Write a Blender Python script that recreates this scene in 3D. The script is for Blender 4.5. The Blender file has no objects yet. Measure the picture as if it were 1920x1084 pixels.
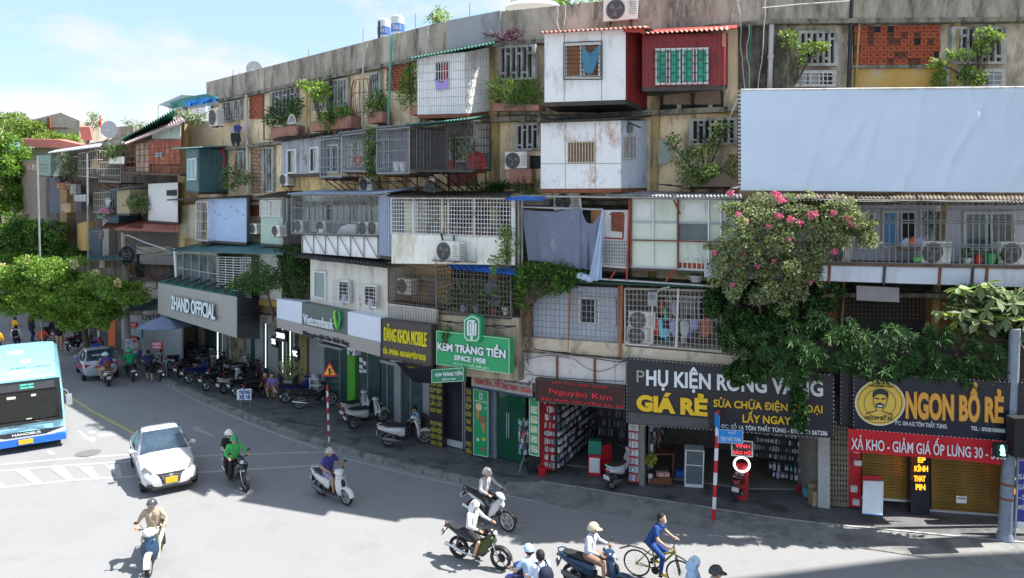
import bpy,math,random
import numpy as np
from mathutils import Vector,Matrix
D=bpy.data
SC=bpy.context.scene
COL=SC.collection
V=Vector
rnd=random.Random(7)
RNG=np.random.default_rng(11)
PI=math.pi

# ---------------------------------------------------------------- camera
CH,FPX,PITCH=9.0,1300.0,math.radians(6.9)
CP,SP=math.cos(PITCH),math.sin(PITCH)
cam=D.objects.new('camera',D.cameras.new('camera'))
COL.objects.link(cam);SC.camera=cam
cam.location=(0,0,CH);cam.rotation_euler=(PI/2-PITCH,0,0)
cam.data.sensor_width=36;cam.data.lens=FPX/1920*36
cam.data.clip_start=0.1;cam.data.clip_end=3000

# ---------------------------------------------------------------- light
SUN=V((0.66,0.02,1.0)).normalized()
EL=math.asin(SUN.z);AZ=math.atan2(SUN.x,SUN.y)
w=D.worlds.new('World');SC.world=w;w.use_nodes=True
nt=w.node_tree;nt.nodes.clear()
wo=nt.nodes.new('ShaderNodeOutputWorld');bg=nt.nodes.new('ShaderNodeBackground')
sky=nt.nodes.new('ShaderNodeTexSky');sky.sky_type='NISHITA';sky.sun_disc=False
sky.sun_elevation=EL;sky.sun_rotation=AZ;sky.air_density=1.1;sky.dust_density=1.6;sky.ozone_density=1.6
tc=nt.nodes.new('ShaderNodeTexCoord');mp=nt.nodes.new('ShaderNodeMapping')
mp.inputs['Scale'].default_value=(2.0,2.0,5.0);mp.inputs['Location'].default_value=(1.35,.2,.55)
ns=nt.nodes.new('ShaderNodeTexNoise');ns.inputs['Scale'].default_value=2.3
ns.inputs['Detail'].default_value=9;ns.inputs['Roughness'].default_value=.55
cr=nt.nodes.new('ShaderNodeValToRGB');cr.color_ramp.elements[0].position=.46;cr.color_ramp.elements[1].position=.64
mx=nt.nodes.new('ShaderNodeMixRGB');mx.inputs['Color2'].default_value=(3.25,3.2,3.35,1)
nt.links.new(tc.outputs['Generated'],mp.inputs['Vector']);nt.links.new(mp.outputs[0],ns.inputs['Vector'])
nt.links.new(ns.outputs['Fac'],cr.inputs[0]);nt.links.new(cr.outputs[0],mx.inputs['Fac'])
hz=nt.nodes.new('ShaderNodeMixRGB');hz.inputs['Fac'].default_value=.55;hz.inputs['Color2'].default_value=(1.75,2.5,3.2,1)
nt.links.new(sky.outputs[0],hz.inputs['Color1']);nt.links.new(hz.outputs[0],mx.inputs['Color1']);nt.links.new(mx.outputs[0],bg.inputs['Color'])
bg.inputs['Strength'].default_value=0.138
nt.links.new(bg.outputs[0],wo.inputs[0])
sl=D.lights.new('sun','SUN');sl.energy=5.0;sl.angle=math.radians(.5);sl.color=(1.0,.965,.91)
so=D.objects.new('sun',sl);COL.objects.link(so);so.rotation_euler=SUN.to_track_quat('Z','Y').to_euler();so.location=(0,0,60)
SC.view_settings.view_transform='Standard';SC.view_settings.look='None'
SC.view_settings.gamma=1;SC.view_settings.use_curve_mapping=False;SC.view_settings.exposure=1.17

# ---------------------------------------------------------------- photo pixel -> place
def ray(x,y):
    r,u=(x-960)/FPX,-(y-542)/FPX
    return V((r,CP+u*SP,-SP+u*CP))
def g(x,y,z=0.0):
    d=ray(x,y);t=(z-CH)/d.z
    return V((d.x*t,d.y*t,z))
class Fr:
    """a vertical wall plane through two plan points; n points to the street"""
    def __init__(s,a,b):
        s.o=V((a[0],a[1],0));s.d=(V((b[0],b[1],0))-s.o).normalized()
        s.n=V((s.d.y,-s.d.x,0))
        if s.n.dot(V((0,1,0)))>0:s.n=-s.n
        s.rz=math.atan2(s.d.y,s.d.x)
    def at(s,x,y,off=0.0):
        d=ray(x,y);c=V((0,0,CH));o=s.o+s.n*off
        return c+d*((o-c).dot(s.n)/d.dot(s.n))
    def xz(s,x,z,off=0.0):
        lo,hi=-200,1300
        for _ in range(50):
            m=(lo+hi)/2;p=s.at(x,m,off)
            if p.z>z:lo=m
            else:hi=m
        return s.at(x,(lo+hi)/2,off)
    def q(s,Q,off=0.0):
        xl,tl,bl,xr,tr,br=Q
        return[s.at(xl,tl,off),s.at(xr,tr,off),s.at(xr,br,off),s.at(xl,bl,off)]
def R(x0,y0,x1,y1):return(x0,y0,y1,x1,y0,y1)

pA,pM,pB,pC,pE=(-2.3,23.97),(-2.3,23.97),(-.5,22.75),(7.2,19.94),(16.5,19.6)
FA=Fr((-14.97,35.26),pA);FM=Fr(pM,pB);FB=Fr(pB,pC);FC=Fr(pC,pE);FG=Fr((9.3,19.4),(13.6,18.6))

# ---------------------------------------------------------------- mesh builder
class M:
    def __init__(s):s.v,s.f,s.m,s.k=[],[],[],0
    def add(s,vs,fs,mi=None):
        b=len(s.v);s.v+=[V(p)for p in vs]
        for f in fs:s.f.append([i+b for i in f]);s.m.append(s.k if mi is None else mi)
        return s
    def prism(s,pts,vec,mi=None):
        pts=[V(p)for p in pts];vec=V(vec);n=len(pts)
        fs=[list(range(n)),list(range(2*n-1,n-1,-1))]+[[i,i+n,(i+1)%n+n,(i+1)%n]for i in range(n)]
        return s.add(pts+[p+vec for p in pts],fs,mi)
    def hexa(s,a,b,mi=None):
        return s.add(list(a)+list(b),[[0,1,2,3],[7,6,5,4],[0,4,5,1],[1,5,6,2],[2,6,7,3],[3,7,4,0]],mi)
    def box(s,c,d,rz=0,mi=None,rx=0,ry=0):
        c=V(c);R_=Matrix.Rotation(rz,3,'Z')@Matrix.Rotation(ry,3,'Y')@Matrix.Rotation(rx,3,'X')
        h=[x/2 for x in d]
        p=[c+R_@V((sx*h[0],sy*h[1],sz*h[2]))for sz in(-1,1)for sx,sy in((-1,-1),(1,-1),(1,1),(-1,1))]
        return s.add(p,[[3,2,1,0],[4,5,6,7],[0,1,5,4],[1,2,6,5],[2,3,7,6],[3,0,4,7]],mi)
    def tube(s,a,b,r,n=5,r2=None,cap=True,mi=None):
        a,b=V(a),V(b);d=b-a
        if d.length<1e-6:return s
        d.normalize();u=d.orthogonal().normalized();w_=d.cross(u);r2=r if r2 is None else r2
        vs=[]
        for c,rr in((a,r),(b,r2)):
            for i in range(n):
                t=2*PI*i/n+PI/4;vs.append(c+(u*math.cos(t)+w_*math.sin(t))*rr)
        fs=[[i,(i+1)%n,(i+1)%n+n,i+n]for i in range(n)]
        if cap:fs+=[list(range(n-1,-1,-1)),list(range(n,2*n))]
        return s.add(vs,fs,mi)
    def path(s,pts,r,n=5,mi=None):
        for a,b in zip(pts[:-1],pts[1:]):s.tube(a,b,r,n,mi=mi)
        return s
    def loft(s,rings,cap=True,mi=None,closed=False):
        n=len(rings[0]);vs=[p for r_ in rings for p in r_];fs=[]
        L=len(rings)
        for j in range(L if closed else L-1):
            a,b=j*n,((j+1)%L)*n
            for i in range(n):fs.append([a+i,a+(i+1)%n,b+(i+1)%n,b+i])
        if cap and not closed:fs+=[list(range(n-1,-1,-1)),list(range((L-1)*n,L*n))]
        return s.add(vs,fs,mi)
    def ball(s,c,r,n=8,m=6,mi=None):
        c=V(c);r=V(r)if hasattr(r,'__len__')else V((r,r,r))
        rings=[]
        for j in range(1,m):
            a=PI*j/m
            rings.append([c+V((r.x*math.sin(a)*math.cos(2*PI*i/n),r.y*math.sin(a)*math.sin(2*PI*i/n),-r.z*math.cos(a)))for i in range(n)])
        b=len(s.v);s.loft(rings,cap=False,mi=mi)
        k=s.k if mi is None else mi
        s.v+=[c-V((0,0,r.z)),c+V((0,0,r.z))];t=len(s.v)
        for i in range(n):
            s.f.append([t-2,b+(i+1)%n,b+i]);s.m.append(k)
            e=b+(m-2)*n;s.f.append([t-1,e+i,e+(i+1)%n]);s.m.append(k)
        return s
    def bars(s,q,nv,nh,r,off=V((0,0,0)),edge=True,mi=None,s0=0,s1=1,t0=0,t1=1):
        for i in range(0 if edge else 1,nv+1 if edge else nv):
            u=s0+(s1-s0)*i/nv;s.tube(bil(q,u,t0)+off,bil(q,u,t1)+off,r,4,cap=False,mi=mi)
        for i in range(0 if edge else 1,(nh+1 if edge else nh)if nh else 0):
            t=t0+(t1-t0)*i/nh;s.tube(bil(q,s0,t)+off,bil(q,s1,t)+off,r*1.05,4,cap=False,mi=mi)
        return s
    def ribs(s,q,n,w_,dep,nrm,mi=None,s0=0,s1=1,t0=0,t1=1):
        for i in range(n):
            u=s0+(s1-s0)*(i+.5)/n;h=w_/2*(s1-s0)/n
            s.prism([bil(q,u-h,t0),bil(q,u+h,t0),bil(q,u+h,t1),bil(q,u-h,t1)],nrm*dep,mi)
        return s
    def corr(s,q,n,amp,nrm,th=.02,mi=None):
        """corrugated sheet, ridges running from q0-q1 edge to q3-q2 edge"""
        top,bot=[],[]
        k=n*4
        for i in range(k+1):
            z=amp*math.sin(2*PI*i/4)
            top.append(bil(q,i/k,0)+nrm*z);bot.append(bil(q,i/k,1)+nrm*z)
        N=k+1;vs=top+bot+[p-nrm*th for p in top]+[p-nrm*th for p in bot];fs=[]
        for i in range(k):
            fs+=[[i,i+1,N+i+1,N+i],[2*N+i+1,2*N+i,3*N+i,3*N+i+1],[i+1,i,2*N+i,2*N+i+1],[N+i,N+i+1,3*N+i+1,3*N+i]]
        fs+=[[0,N,3*N,2*N],[N-1,3*N-1,4*N-1,2*N-1]]
        return s.add(vs,fs,mi)
    def rim(s,q,w_,dep,nrm,mi=None):
        """a picture-frame: four butted bars round quad q, w_ metres wide, dep proud along nrm"""
        a,b,c,d=q;ex=(b-a).normalized();ey=(d-a).normalized()
        i0,i1,i2,i3=a+ex*w_+ey*w_,b-ex*w_+ey*w_,c-ex*w_-ey*w_,d+ex*w_-ey*w_
        for p in([a,b,i1,i0],[b,c,i2,i1],[c,d,i3,i2],[d,a,i0,i3]):s.prism(p,nrm*dep,mi)
        return s
def bil(q,u,t):return q[0]*(1-u)*(1-t)+q[1]*u*(1-t)+q[2]*u*t+q[3]*(1-u)*t

ROOT={}
def mesh_of(m,name,mats,shift=V((0,0,0)),smooth=None):
    me=D.meshes.new(name)
    me.from_pydata([p-shift for p in m.v],[],m.f)
    for x in(mats if isinstance(mats,(list,tuple))else[mats]):me.materials.append(x)
    if len(me.materials)>1:me.polygons.foreach_set('material_index',m.m)
    if smooth is not None:
        me.polygons.foreach_set('use_smooth',[True]*len(me.polygons));me.set_sharp_from_angle(angle=math.radians(smooth))
    me.update();return me
def tagp(o,label=None,cat=None,group=None,kind=None):
    for k,v in(('label',label),('category',cat),('group',group),('kind',kind)):
        if v:o[k]=v
    return o
def T(name,label,cat,loc,rz=0,group=None):
    """a thing: an Empty at its base"""
    o=D.objects.new(name,None);COL.objects.link(o);o.location=loc;o.rotation_euler=(0,0,rz)
    o.empty_display_size=.1
    ROOT[o.name]=V(loc);return tagp(o,label,cat,group)
def B(m,name,mats,par,smooth=None,label=None,kind=None,local=False):
    """a part (or sub-part); geometry given in world space unless local"""
    sh=V((0,0,0))if local or par is None else ROOT[par.name]
    o=D.objects.new(name,mesh_of(m,name,mats,sh,smooth));COL.objects.link(o)
    if par is not None:
        o.parent=par;ROOT[o.name]=sh
    return tagp(o,label,None,None,kind)
def S(m,name,mats,label,cat=None,group=None,smooth=None,kind=None):
    """a top-level thing of one mesh"""
    xs=[p.x for p in m.v];ys=[p.y for p in m.v]
    c=V(((min(xs)+max(xs))/2,(min(ys)+max(ys))/2,min(p.z for p in m.v)))
    o=D.objects.new(name,mesh_of(m,name,mats,c,smooth));COL.objects.link(o);o.location=c;ROOT[o.name]=c
    return tagp(o,label,cat,group,kind)
def ST(m,name,mats,label=None,smooth=None):
    o=D.objects.new(name,mesh_of(m,name,mats,smooth=smooth));COL.objects.link(o);ROOT[o.name]=V((0,0,0))
    return tagp(o,label,None,None,'structure')
def dup(root,loc,rz=0,label=None,scale=1,remap=None):
    def cp(o,par):
        c=o.copy();COL.objects.link(c)
        if par:c.parent=par;c.matrix_parent_inverse=o.matrix_parent_inverse.copy()
        if remap and c.data and c.data.materials and c.data.materials[0]in remap:
            key=(c.data.name,remap[c.data.materials[0]].name)
            if key not in REM:
                nm=c.data.copy();nm.materials[0]=remap[c.data.materials[0]];REM[key]=nm
            c.data=REM[key]
        for ch in KIDS(o):cp(ch,c)
        return c
    r=cp(root,None);r.location=loc;r.rotation_euler=(r.rotation_euler.x,r.rotation_euler.y,rz);r.scale=(scale,)*3
    ROOT[r.name]=V(loc)
    if label:r['label']=label
    return r
REM={}
def KIDS(o):return list(o.children)

# ---------------------------------------------------------------- materials
MATS={}
def mt(name,col,r=.7,met=0,var=.18,scale=4,dirt=None,bump=0,bscale=30,emis=0,tr=0,alpha=1,spec=.4,cells=None,sub=0,coat=0):
    """dirt=(colour, amount 0..1, scale, vertical stretch)"""
    if name in MATS:return MATS[name]
    m=D.materials.new(name);MATS[name]=m;m.use_nodes=True;n=m.node_tree.nodes;L=m.node_tree.links
    b=n['Principled BSDF'];b.inputs['Roughness'].default_value=r;b.inputs['Metallic'].default_value=met
    b.inputs['Specular IOR Level'].default_value=spec
    if coat:b.inputs['Coat Weight'].default_value=coat;b.inputs['Coat Roughness'].default_value=.08
    c4=(*col,1)
    t=n.new('ShaderNodeTexCoord');no=n.new('ShaderNodeTexNoise');no.inputs['Scale'].default_value=scale
    no.inputs['Detail'].default_value=5;no.inputs['Roughness'].default_value=.65
    L.new(t.outputs['Object'],no.inputs['Vector'])
    rp=n.new('ShaderNodeValToRGB');e=rp.color_ramp.elements
    e[0].position=.3;e[1].position=.72
    e[0].color=(*[c*(1-var)for c in col],1);e[1].color=(*[min(1,c*(1+var))for c in col],1)
    L.new(no.outputs['Fac'],rp.inputs[0]);out=rp.outputs[0]
    ds=dirt if dirt is None or isinstance(dirt[0][0],tuple)else(dirt,)
    for(dc,am,ds_,st)in(ds or()):
        mpn=n.new('ShaderNodeMapping');mpn.inputs['Scale'].default_value=(1,1,st)
        mpn.inputs['Location'].default_value=(am*3,st,ds_)
        n2=n.new('ShaderNodeTexNoise');n2.inputs['Scale'].default_value=ds_;n2.inputs['Detail'].default_value=7;n2.inputs['Roughness'].default_value=.72
        L.new(t.outputs['Object'],mpn.inputs[0]);L.new(mpn.outputs[0],n2.inputs['Vector'])
        r2=n.new('ShaderNodeValToRGB');e=r2.color_ramp.elements
        e[0].position=.62-.32*am;e[1].position=min(.95,.62-.32*am+.16)
        mi=n.new('ShaderNodeMixRGB');mi.inputs['Color2'].default_value=(*dc,1)
        L.new(n2.outputs['Fac'],r2.inputs[0]);L.new(r2.outputs[0],mi.inputs['Fac']);L.new(out,mi.inputs['Color1']);out=mi.outputs[0]
    L.new(out,b.inputs['Base Color'])
    if bump:
        n3=n.new('ShaderNodeTexNoise');n3.inputs['Scale'].default_value=bscale;n3.inputs['Detail'].default_value=4
        bp=n.new('ShaderNodeBump');bp.inputs['Strength'].default_value=bump;bp.inputs['Distance'].default_value=.03
        L.new(t.outputs['Object'],n3.inputs['Vector']);L.new(n3.outputs['Fac'],bp.inputs['Height']);L.new(bp.outputs[0],b.inputs['Normal'])
    if emis:b.inputs['Emission Color'].default_value=c4;b.inputs['Emission Strength'].default_value=emis
    if tr:
        tl=n.new('ShaderNodeBsdfTranslucent');L.new(out,tl.inputs['Color']);ms=n.new('ShaderNodeMixShader');ms.inputs[0].default_value=tr
        o=n['Material Output'];L.new(b.outputs[0],ms.inputs[1]);L.new(tl.outputs[0],ms.inputs[2]);L.new(ms.outputs[0],o.inputs[0])
    if alpha<1:
        ts=n.new('ShaderNodeBsdfTransparent');ts.inputs[0].default_value=(*[.5+.5*c for c in col],1);ms=n.new('ShaderNodeMixShader');ms.inputs[0].default_value=alpha
        o=n['Material Output'];L.new(ts.outputs[0],ms.inputs[1]);L.new(b.outputs[0],ms.inputs[2]);L.new(ms.outputs[0],o.inputs[0])
    return m
BLK=(.035,.033,.03);GRM=(.09,.085,.07)
road_m=mt('asphalt',(.235,.235,.238),.85,var=.05,scale=.3,dirt=(((.21,.21,.214),.3,.8,1),((.195,.196,.202),.14,5,1)),bump=.25,bscale=60)
walk_m=mt('paving',(.13,.13,.135),.6,var=.2,scale=1.5,dirt=(((.05,.05,.05),.4,1.3,1),((.2,.2,.19),.18,2.2,1)),bump=.3,bscale=20)
apron_m=mt('apron_concrete',(.22,.22,.215),.8,var=.2,scale=1.2,dirt=((.13,.13,.12),.45,1.5,1),bump=.4,bscale=15)
kerb_m=mt('kerb_concrete',(.24,.235,.22),.85,var=.25,scale=3,dirt=(GRM,.4,2,1),bump=.4)
earth_m=mt('earth',(.12,.11,.09),.9)
line_m=mt('road_paint',(.37,.37,.37),.7,var=.08,scale=6,dirt=((.25,.25,.25),.5,6,1))
yline_m=mt('yellow_road_paint',(.50,.38,.16),.7,dirt=((.3,.29,.28),.5,5,1))
conc_m=mt('weathered_concrete',(.42,.37,.30),.9,var=.25,scale=.8,dirt=(((.20,.175,.14),.52,1.1,.3),((.07,.064,.055),.34,2.6,.2),((.46,.42,.35),.18,3.5,.3)),bump=.5,bscale=9)
conc2_m=mt('patched_cement',(.34,.345,.36),.9,var=.1,scale=1,dirt=((.2,.2,.2),.25,1.2,.4),bump=.2)
cream_m=mt('cream_plaster',(.80,.64,.41),.85,var=.12,scale=1.2,dirt=(((.34,.27,.19),.42,1.5,.35),((.10,.085,.065),.24,2.6,.22),((.7,.62,.48),.25,1.2,.6)),bump=.35,bscale=10)
grime_m=mt('grimy_plaster',(.54,.47,.36),.9,var=.25,scale=1.2,dirt=(((.20,.175,.14),.5,1.3,.4),((.06,.056,.048),.32,2,.3)),bump=.5,bscale=9)
ochre_m=mt('ochre_paint',(.58,.36,.10),.8,var=.15,scale=1.2,dirt=((.5,.42,.3),.42,1.4,.5),bump=.3)
ledge_m=mt('mossy_ledge',(.26,.235,.19),.9,var=.3,scale=3,dirt=(((.05,.048,.04),.5,3,.6),((.13,.14,.06),.2,4,1)),bump=.6)
brick_m=mt('red_brick',(.42,.11,.055),.85,var=.25,scale=5,dirt=((.12,.07,.05),.38,3,.6),bump=.4)
pbrick_m=mt('pale_brick',(.42,.27,.18),.85,var=.25,scale=5,dirt=((.14,.10,.08),.4,3,.6),bump=.4)
pink_m=mt('faded_pink_planter',(.36,.17,.13),.85,var=.2,scale=2,dirt=(GRM,.4,2,.5),bump=.3)
dark_m=mt('dark_interior',(.03,.03,.032),.8,var=.2)
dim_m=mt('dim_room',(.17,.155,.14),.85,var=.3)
white_m=mt('white_sheet_metal',(.84,.84,.83),.5,var=.04,scale=2,dirt=((.5,.49,.46),.25,1.5,.3))
whited_m=mt('dirty_white_wall',(.82,.80,.73),.8,var=.07,scale=1.5,dirt=(((.5,.44,.32),.35,1.5,.25),((.25,.22,.18),.17,3,.2)),bump=.2)
rusty_m=mt('rusty_white_sheet',(.80,.80,.80),.55,var=.05,scale=2,dirt=(((.34,.40,.50),.16,3,1),((.40,.15,.05),.28,1.6,.5)))
wcorr_m=mt('white_corrugated',(.80,.80,.79),.5,var=.07,scale=3,dirt=((.42,.4,.36),.3,2,.3))
bluec_m=mt('blue_grey_corrugated',(.38,.44,.56),.5,var=.08,dirt=((.25,.25,.25),.2,3,.3))
greyc_m=mt('grey_corrugated',(.28,.29,.31),.6,var=.15,dirt=((.15,.13,.1),.4,3,.3))
redc_m=mt('dark_red_sheet',(.24,.028,.03),.5,var=.12,scale=3,dirt=((.10,.02,.02),.3,3,.4))
redr_m=mt('red_roof_sheet',(.42,.05,.045),.55,var=.12,dirt=((.2,.06,.05),.3,3,1))
pinkr_m=mt('faded_red_roof',(.55,.22,.17),.7,var=.12,scale=3,dirt=((.35,.2,.15),.3,3,1))
teal_m=mt('teal_sheet',(.075,.16,.175),.5,var=.1,scale=3,dirt=((.04,.07,.07),.3,3,.3))
greenr_m=mt('green_roof_sheet',(.035,.16,.13),.5,var=.15,dirt=((.06,.08,.07),.4,2,1))
greenb_m=mt('bright_green_sheet',(.04,.33,.22),.5,var=.12,dirt=((.03,.15,.12),.3,3,.5))
palegr_m=mt('pale_green_panel',(.50,.58,.49),.5,var=.08,scale=2,dirt=((.35,.4,.33),.35,2,.4))
steel_m=mt('grey_steel',(.30,.31,.32),.5,.3,var=.2)
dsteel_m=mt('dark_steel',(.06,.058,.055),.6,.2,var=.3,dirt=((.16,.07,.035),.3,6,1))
rust_m=mt('rust_steel',(.22,.08,.045),.75,var=.3,scale=6)
wsteel_m=mt('white_steel',(.66,.66,.64),.5,var=.08,dirt=((.4,.3,.22),.3,5,.5))
alu_m=mt('aluminium',(.62,.64,.66),.35,.4,var=.05)
glass_m=mt('window_glass',(.09,.13,.15),.06,var=.3,scale=1,spec=.9)
glassg_m=mt('green_shop_glass',(.07,.12,.12),.06,var=.3,scale=.8,spec=.8,alpha=.72)
curt_m=mt('pale_curtain',(.55,.57,.50),.8,var=.15)
pvc_m=mt('pvc_pipe',(.50,.50,.48),.5,var=.1,dirt=((.25,.22,.18),.35,3,.3))
green_pipe=mt('green_pipe',(.10,.36,.29),.5)
blackp_m=mt('black_pipe',(.025,.028,.032),.35)
wire_m=mt('black_cable',(.02,.02,.02),.6)
acw_m=mt('ac_white',(.72,.71,.66),.45,var=.05,dirt=((.5,.45,.36),.3,3,.4))
acd_m=mt('ac_dark',(.10,.10,.10),.5,var=.2)
acb_m=mt('ac_blade',(.22,.21,.20),.5)
def pl(name,col,r=.5,**k):return mt(name,col,r,var=.06,**k)
# ================================================================ SETTING
m=M();m.add([(-1500,-300,-.06),(1500,-300,-.06),(1500,2500,-.06),(-1500,2500,-.06)],[[0,1,2,3]]);ST(m,'ground',earth_m)
m=M();m.add([(-220,-60,0),(60,-60,0),(60,60,0),(-60,90,0),(-220,240,0)],[[0,1,2,3,4]]);ST(m,'road',road_m)
KP=[(118,615),(235,677),(305,712),(380,746),(470,783),(545,812),(610,832),(680,853),(760,873),(830,889),(900,905),(960,921),(1056,943),(1250,972),(1440,1000),(1629,1021),(1771,1042),(1925,1064)]
kp=[g(x,y,.14)for x,y in KP]
for k in kp:k.z=0
d0=(kp[0]-kp[1]).normalized();d1=(kp[-1]-kp[-2]).normalized()
kfull=[kp[0]+d0*90]+kp+[kp[-1]+d1*30]
back=[V((60,60,0)),V((-130,170,0))]
ap=[(1012,903),(1220,936),(1440,970),(1535,982),(1700,997),(1864,1013),(1925,1018)];apw=[g(x,y,.14)for x,y in ap]
for k in apw:k.z=0
m=M();m.prism([kfull[0]]+kp[:11]+apw+[apw[-1]+V((30,-1,0))]+back,V((0,0,.14)));ST(m,'pavement',walk_m)
# kerb of single stones, slightly proud and uneven
kk_=[kfull[0]]+kp[:11];m=M();m.prism([*kk_,*[p+V((.16,.20,0))for p in reversed(kk_)]],V((0,0,.143)));kb=ST(m,'kerb',kerb_m)
n=0
for a,b in zip(kp[:10],kp[1:11]):
    L=(b-a).length;k=max(1,round(L/.95));e=(b-a).normalized();nn=V((e.y,-e.x,0))
    for i in range(k):
        p=a+e*(L*i/k+.02);q=a+e*(L*(i+1)/k-.02);h=.155+rnd.uniform(0,.02);o=nn*rnd.uniform(.02,.05)
        m=M();m.prism([p+o,q+o,q-nn*.21,p-nn*.21],V((0,0,h)))
        B(m,'kerb_stone',kerb_m,kb);n+=1
# concrete apron between white line and kerb, right half
def along(P,u):
    k=u*(len(P)-1);i=min(int(k),len(P)-2);return P[i].lerp(P[i+1],k-i)
in_=[kp[10]]+apw+[apw[-1]+V((30,-1,0))];out_=kp[10:]+[kp[-1]+d1*30];m=M();r3=random.Random(3)
for i in range(60):
    a,b,c,d=along(in_,i/60),along(in_,(i+1)/60),along(out_,(i+1)/60),along(out_,i/60);m.hexa([V((a.x,a.y,.138)),V((b.x,b.y,.138)),V((c.x,c.y,.025)),V((d.x,d.y,.025))],[V((q.x,q.y,-.05))for q in(a,b,c,d)])
ST(m,'pavement_apron',apron_m)
m=M()
for(a,b)in zip(ap[:-1],ap[1:]):
    p,q=g(*a,.153),g(*b,.153);m.prism([p,q,q+V((.02,.07,0)),p+V((.02,.07,0))],V((0,0,.006)))
ST(m,'pavement_edge_line',mt('edge_tile',(.42,.42,.40),.7,dirt=(GRM,.35,3,1)))
# painted markings: thin sheets 4 mm above the road
mk=M()
def strip(pts,wd,z=.004,mm=None):
    mm=mm or mk;P_=[g(x,y,z)for x,y in pts]
    for a,b in zip(P_[:-1],P_[1:]):
        e=(b-a).normalized();nn=V((-e.y,e.x,0))*wd/2;mm.add([a-nn,b-nn,b+nn,a+nn],[[0,1,2,3]])
def poly(pts,z=.004,mm=None):
    (mm or mk).add([g(x,y,z)for x,y in pts],[list(range(len(pts)))])
strip([(-60,875),(0,871),(130,860),(244,852),(368,855),(614,847)],.17)
strip([(-60,887),(0,883),(130,872),(244,865),(330,862)],.16)
strip([(-60,921),(0,914),(130,901),(205,896),(370,886),(470,880),(612,871)],.17)
for x0,x1 in((-30,22),(48,90),(115,150),(165,196),(218,232)):
    s_=(x1-x0);poly([(x0-22,884.5-.06*x0),(x0+6,883.5-.06*x0),(x0+s_*.8,909-.06*x0),(x0+s_*.35,910-.06*x0)],.009)
poly([(86,845),(97,845),(105,852),(94,852.5)])
# straight-and-right arrow, partly in the shade
poly([(144,808),(151,808),(165,820),(179,820.5),(178,830),(155,822),(161,821.5)])
poly([(163,810),(175,807),(181,812),(172,814)],.009)
poly([(181,814),(192,812),(214,813),(223,815.5),(190,819),(184,817)])
# arrow pointing left up the road
poly([(359.5,799.5),(378,802),(376,805),(404,818),(399,819.5),(371,808.5),(368,810.5)])
for pts in([(311,722),(380,757),(470,795),(545,824),(600,842)],[(640,858),(760,888),(930,925),(1056,950),(1150,962)]):strip(pts,.10)
ST(mk,'road_markings',line_m)
mk2=M();strip([(96,722),(140,750),(176,773),(205,788),(258,816)],.14,mm=mk2);ST(mk2,'centre_line',yline_m)
m=M();c=g(165,850,.004);m.add([c+V((.42*math.cos(t*PI/12),.42*math.sin(t*PI/12),0))for t in range(24)],[list(range(24))]);c2=c+V((0,0,.006))
S(m.add([c2+V((.33*math.cos(t*PI/12),.33*math.sin(t*PI/12),0))for t in range(24)],[list(range(24))]),'manhole_cover',mt('iron',(.16,.155,.15),.6),'round iron manhole cover set in the sunlit road beside the bus','manhole cover')
for(x,y)in((1340,938),(1010,950),(1260,925)):
    pass
# damp stains on the pavement
m=M()
for(x,y,rx,ry,sd)in((578,796,.75,.10,1),(965,893,.6,.12,4),(730,838,.5,.06,5),(620,833,.3,.08,6)):
    c=g(x,y,.146 if x<1500 else.152);r2=random.Random(sd)
    pts=[c+V((rx*math.cos(t*PI/9)*r2.uniform(.6,1.2),ry*math.sin(t*PI/9)*r2.uniform(.5,1.3)-.35*rx*math.cos(t*PI/9),0))for t in range(18)]
    m.add(pts,[list(range(18))])
ST(m,'pavement_stains',mt('damp_stain',(.06,.06,.064),.4))
m=M();r2=random.Random(5)
for i in range(150):
    y=r2.uniform(700,1080);x=r2.uniform(380,1900);p=g(x,y,.006)
    kerbz=.16 if y<720+(x-305)*.27 and y>690 else.006
    if not(y>930):continue
    a=r2.uniform(0,PI);s_=r2.uniform(.02,.06)
    m.box(p,(s_,s_*.5,.006),a)
ST(m,'litter',mt('dry_leaf',(.35,.28,.17),.9))

# ================================================================ APARTMENT BLOCK SHELL
blk=T('apartment_block','long five storey apartment block with mouldy concrete parapet curving along the whole street corner','apartment building',(0,23,0))
PL=[V((-14.97,35.26,0)),V((*pA,0)),V((*pB,0)),V((*pC,0)),V((*pE,0))]
NB=[V((11.0,32.0,0))]
def off_pl(o):
    """the facade line moved outward by o"""
    ns_=[FA.n,FM.n,FB.n,FC.n];r=[PL[0]+ns_[0]*o]
    for i in range(1,4):
        bs=(ns_[i-1]+ns_[i]).normalized();r.append(PL[i]+bs*(o/bs.dot(ns_[i])))
    return r+[PL[4]+ns_[3]*o]
def band(name,mat,z0,z1,o_out,o_in,par=blk,label=None,segs=(0,1,2,3),mats=None):
    a,b=off_pl(o_out),off_pl(o_in)
    for i in segs:
        m=M();m.prism([V((p.x,p.y,z0))for p in(a[i],a[i+1],b[i+1],b[i])],V((0,0,z1-z0)))
        B(m,name,mats[i]if mats else mat,par,label=label)
band('wall',cream_m,3.95,14.05,0,-.3,mats=[cream_m,cream_m,cream_m,grime_m])
band('parapet',conc_m,14.05,15.0,.16,-.1,label='mouldy grey concrete parapet')
band('ledge',ledge_m,13.93,14.05,.24,.003,label='mossy ledge under the parapet')
band('ledge',ledge_m,11.62,11.76,.30,.003,label='mossy ledge between storeys')
band('ledge',ledge_m,9.0,9.14,.34,.003,label='mossy ledge between storeys')
band('ledge',ledge_m,6.4,6.52,.34,.003,label='mossy ledge between storeys')
a=off_pl(-.3);bk=off_pl(-10)
m=M();m.prism([V((p.x,p.y,13.8))for p in a+bk[::-1]],V((0,0,.2)));B(m,'roof',conc_m,blk)
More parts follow.
